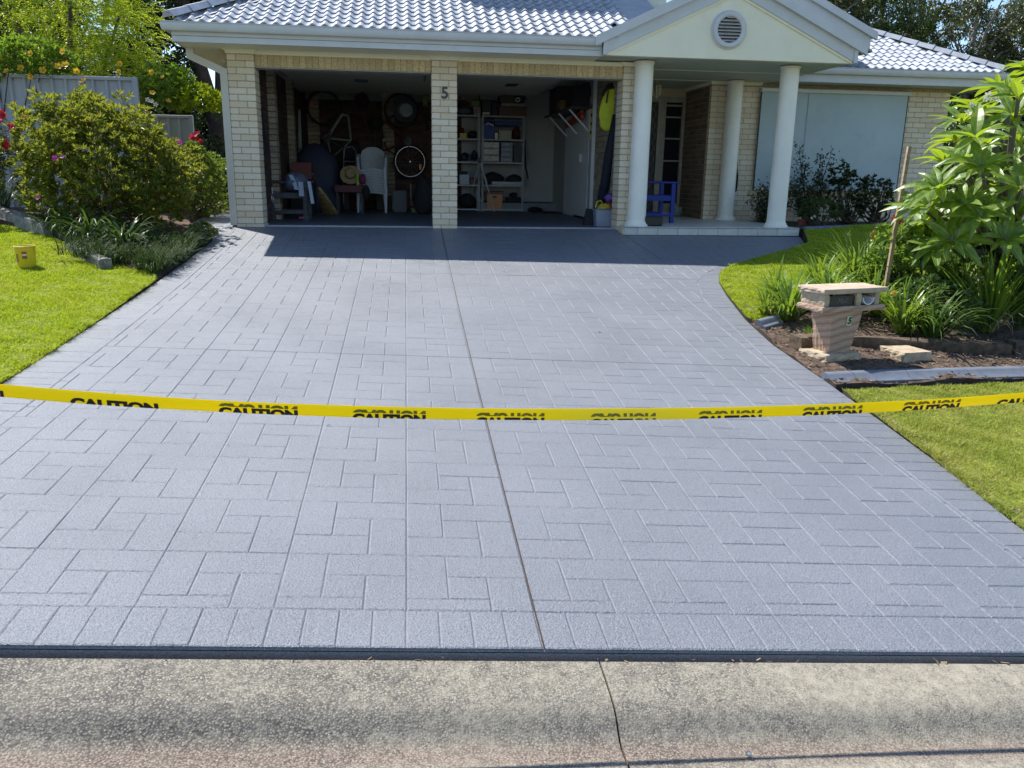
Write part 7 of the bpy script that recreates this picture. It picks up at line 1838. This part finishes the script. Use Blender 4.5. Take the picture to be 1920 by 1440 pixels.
strap_plant("agapanthus", "arching green clump in front of the light green shrub, right of the letterbox", "plant", (4.217, -4.737, -0.673), 140, .62, .024, M_lily, 106, (16, .36, .010), arch=1.1)
gz_t = strap_plant("agapanthus", "dense green clump behind the loose sandstone block", "plant", (4.381, -4.961, -0.708), 140, .62, .022, M_agap, 107, (20, .4, .010), arch=1.0)
blossoms(gz_t, flower_mesh("blossom", .035, 10, petal("gold_petal", (0.75, 0.42, 0.01)), petal("gold_heart", (0.6, 0.3, 0.01)), .1, .5), [(3.920, -5.000, -0.243)], np.random.RandomState(1), .2)
strap_plant("iris_clump", "tall upright iris clump with curled dry leaves below the frangipani", "plant", (5.226, -4.602, -0.691), 130, 1.0, .024, M_lily, 108, (34, .5, .012), arch=.45, lift=1.2)
strap_plant("iris_clump", "tall upright iris clump at the right border below the frangipani", "plant", (5.669, -4.449, -0.685), 120, .95, .020, M_agap, 109, (16, .5, .012), arch=.5, lift=1.2)
strap_plant("iris_clump", "tall grassy clump between the light green shrub and the frangipani", "plant", (5.258, -4.042, -0.613), 120, .80, .018, M_lily, 110, (22, .5, .012), arch=.7)
strap_plant("daylily_clump", "daylily clump close behind the left shoulder of the letterbox", "plant", (3.763, -4.170, -0.583), 120, .60, .024, M_lily, 121, arch=1.0)
strap_plant("daylily_clump", "daylily clump close behind the right shoulder of the letterbox", "plant", (4.291, -4.124, -0.593), 120, .58, .024, M_lily, 122, arch=1.0)
strap_plant("daylily_clump", "daylily clump on the lawn edge above the short curved edging", "plant", (3.349, -3.794, -0.500), 80, .5, .022, M_lily, 123, arch=1.0)
strap_plant("weed_tuft", "small tuft of weedy grass on the soil beside the letterbox pedestal", "grass tuft", (3.197, -4.957, -0.662), 90, .16, .005, M_lily, 111, arch=1.0)
strap_plant("weed_tuft", "tiny weedy grass tuft at the left end of the sleeper stump", "grass tuft", (2.961, -5.088, -0.668), 30, .10, .005, M_lily, 112, arch=1.0)
t, c = shrub("undergrowth", "dark leafy undergrowth beneath the frangipani", "undergrowth", (5.809, -3.617, -0.566), (6.1, -3.9, -.15), (.8, .5, .40), 380, 7, .09, .04, M_agap, 113, bottom=-.5, twig=False)
t, c = shrub("undergrowth", "dark leafy undergrowth between the sleeper and the light green shrub", "undergrowth", (4.807, -4.261, -0.629), (4.75, -4.5, -.45), (.55, .35, .25), 170, 7, .07, .03, M_agap, 114, bottom=-.4, twig=False)
for k, q in enumerate(((4.605, -5.095, -0.745), (5.057, -5.247, -0.783))):
    t = thing("fallen_blossom", ("left" if k == 0 else "right") + " of the two white frangipani blossoms fallen on the soil", "blossom", q); blossoms(t, F_white, [Vector(q)+Vector((0, 0, .02))], np.random.RandomState(k), .5, (0, -.2, 1), 1.1)

# --- frangipani: big leaves, each one its own part
def plumeria_leaf(seed):
    r = random.Random(seed); b = MB(); n = 8; bend = r.uniform(.35, 1.0); curl = r.uniform(.2, .45); sway = r.uniform(-.12, .12)
    for side in (-1, 1):
        rows = []
        for i in range(n+1):
            t = i/n; w = .135*math.sin(math.pi*min(1, t**.8*.98+.015))**.85+(.012 if t < .12 else 0); y = t*(1-.12*bend*t); z = -bend*t*t*.5+.08*t; x0 = sway*t*t
            rows.append([(x0, y, z), (x0+side*min(w, .011), y, z+.003), (x0+side*w*.6, y, z+w*curl*.5+.006*math.sin(t*26)), (x0+side*w, y, z+w*curl)])
        for i in range(n):
            for k in range(3):
                b.cur = 1 if k == 0 else 0; b.face(rows[i][k], rows[i][k+1], rows[i+1][k+1], rows[i+1][k])
    return b.mesh("leaf", [M_frang, M_midrib], True)
def frang_mat():
    mt, nt, N, L, B = new_mat("frangipani_leaf"); r = rand_node(N, L); rp = ramp(N, [(0, (0.05, 0.11, 0.014)), (.6, (0.105, 0.185, 0.02)), (.93, (0.165, 0.24, 0.025)), (1, (0.30, 0.28, 0.05))]); L.new(r, rp.inputs[0])
    L.new(rp.outputs[0], B.inputs["Base Color"]); B.inputs["Roughness"].default_value = .37
    T = N.new("ShaderNodeBsdfTranslucent"); T.inputs["Color"].default_value = (0.50, 0.68, 0.03, 1); mx = N.new("ShaderNodeMixShader"); mx.inputs[0].default_value = .34
    L.new(B.outputs[0], mx.inputs[1]); L.new(T.outputs[0], mx.inputs[2]); L.new(mx.outputs[0], N["Material Output"].inputs["Surface"]); return mt
M_frang = frang_mat(); M_midrib = leaf_mat("leaf_midrib", (0.20, 0.27, 0.07), (0.24, 0.31, 0.09), (0.5, 0.6, 0.1), .3); PL = [plumeria_leaf(k) for k in range(5)]
FR = thing("frangipani_tree", "large leaved frangipani tree with white flowers at the right border", "tree", (5.75, -3.9, -.55))
rs = np.random.RandomState(120)
WH = [(5.438, -4.100, 1.643), (5.517, -3.700, 1.480), (5.121, -3.900, 1.363), (5.399, -4.400, 1.172), (5.181, -4.200, 1.104), (4.845, -4.400, 0.982), (5.105, -4.600, 0.885), (5.044, -3.800, 0.984), (4.544, -4.400, 0.543), (4.688, -4.700, 0.575), (5.235, -4.700, 0.481),
      (5.323, -4.200, 0.660), (5.052, -4.000, 0.743), (5.303, -4.400, 0.258), (5.168, -4.200, 0.264), (5.664, -4.200, 1.475), (5.601, -4.500, 0.833), (5.909, -4.300, 0.255), (5.973, -3.600, 1.927), (5.040, -4.000, 0.337), (4.838, -3.900, 0.330), (5.612, -3.600, 0.830), (6.096, -4.100, 1.208), (6.311, -4.000, 0.569), (4.571, -4.900, 1.169), (4.981, -4.800, 1.369), (5.844, -3.500, 1.365), (4.482, -4.600, 0.718), (4.618, -4.100, 0.527), (4.746, -4.900, 0.462), (4.946, -5.000, 0.275), (4.630, -4.700, 0.225), (5.022, -5.000, 0.732), (5.892, -4.000, 0.177), (5.809, -3.700, 0.468), (5.499, -3.500, 1.548), (5.342, -3.500, 1.188), (5.991, -3.600, 1.004), (5.744, -3.500, 1.744), (4.594, -5.000, 0.913), (4.849, -5.000, 1.510), (4.779, -4.300, 0.131)]
b = MB(); root = Vector((5.75, -3.9, -.55)); f1 = Vector((5.75, -3.92, .05)); b.tube([root, f1], [.09, .075], 10); n_leaf = 0; extra = MB()
for k, w in enumerate(sorted(WH, key=lambda p: p[1])):
    w = Vector(w); mid = f1.lerp(w, .55)+Vector((0, 0, -.06)); b.tube([f1, mid, w], [.034, .022, .016], 8)
    ax = (w-mid).normalized(); ax = (ax+Vector((0, 0, .8))).normalized(); e1 = ax.orthogonal().normalized(); e2 = ax.cross(e1)
    m_ = 13
    for j in range(m_):
        a = j*2.399+k; o = (.55+.75*(j/m_)**.8)*rs.uniform(.85, 1.15)+.18; d = (e1*math.cos(a)+e2*math.sin(a))*math.sin(o)+ax*math.cos(o)
        L_ = rs.uniform(.20, .42); s = d.cross(ax).normalized(); nn = s.cross(d).normalized()
        M_ = Matrix((s, d, nn)).transposed().to_4x4() @ Matrix.Diagonal((L_*rs.uniform(.9, 1.1), L_, L_, 1)); M_.translation = w+d*.02-ax*.03*(1-j/m_)
        if n_leaf < 300: o_ = link_mesh("leaf", PL[(j+k) % 5], FR); o_.matrix_basis = wm(FR).inverted() @ M_; n_leaf += 1
        else:
            n0 = len(extra.v); me = PL[(j+k) % 5]; extra.v += [tuple(M_ @ v.co) for v in me.vertices]
            for p in me.polygons: extra.f.append(tuple(n0+i for i in p.vertices)); extra.mi.append(p.material_index)
b.build("trunk", simple("frangipani_bark", (0.13, 0.115, 0.095), .8, .2, 12), FR, smooth=True)
extra.build("foliage", [M_frang, M_midrib], FR, smooth='all', kind="stuff")
blossoms(FR, F_white, [(5.032, -4.350, 1.571), (5.086, -4.350, 1.553), (5.144, -4.350, 1.540), (5.201, -4.350, 1.507), (5.222, -4.350, 1.483), (5.010, -4.350, 1.541), (5.260, -4.350, 0.965), (5.291, -4.350, 0.981), (4.874, -4.350, 1.484), (4.848, -4.350, 1.410)], rs, .5, (-.2, -1, .4), 1.0)
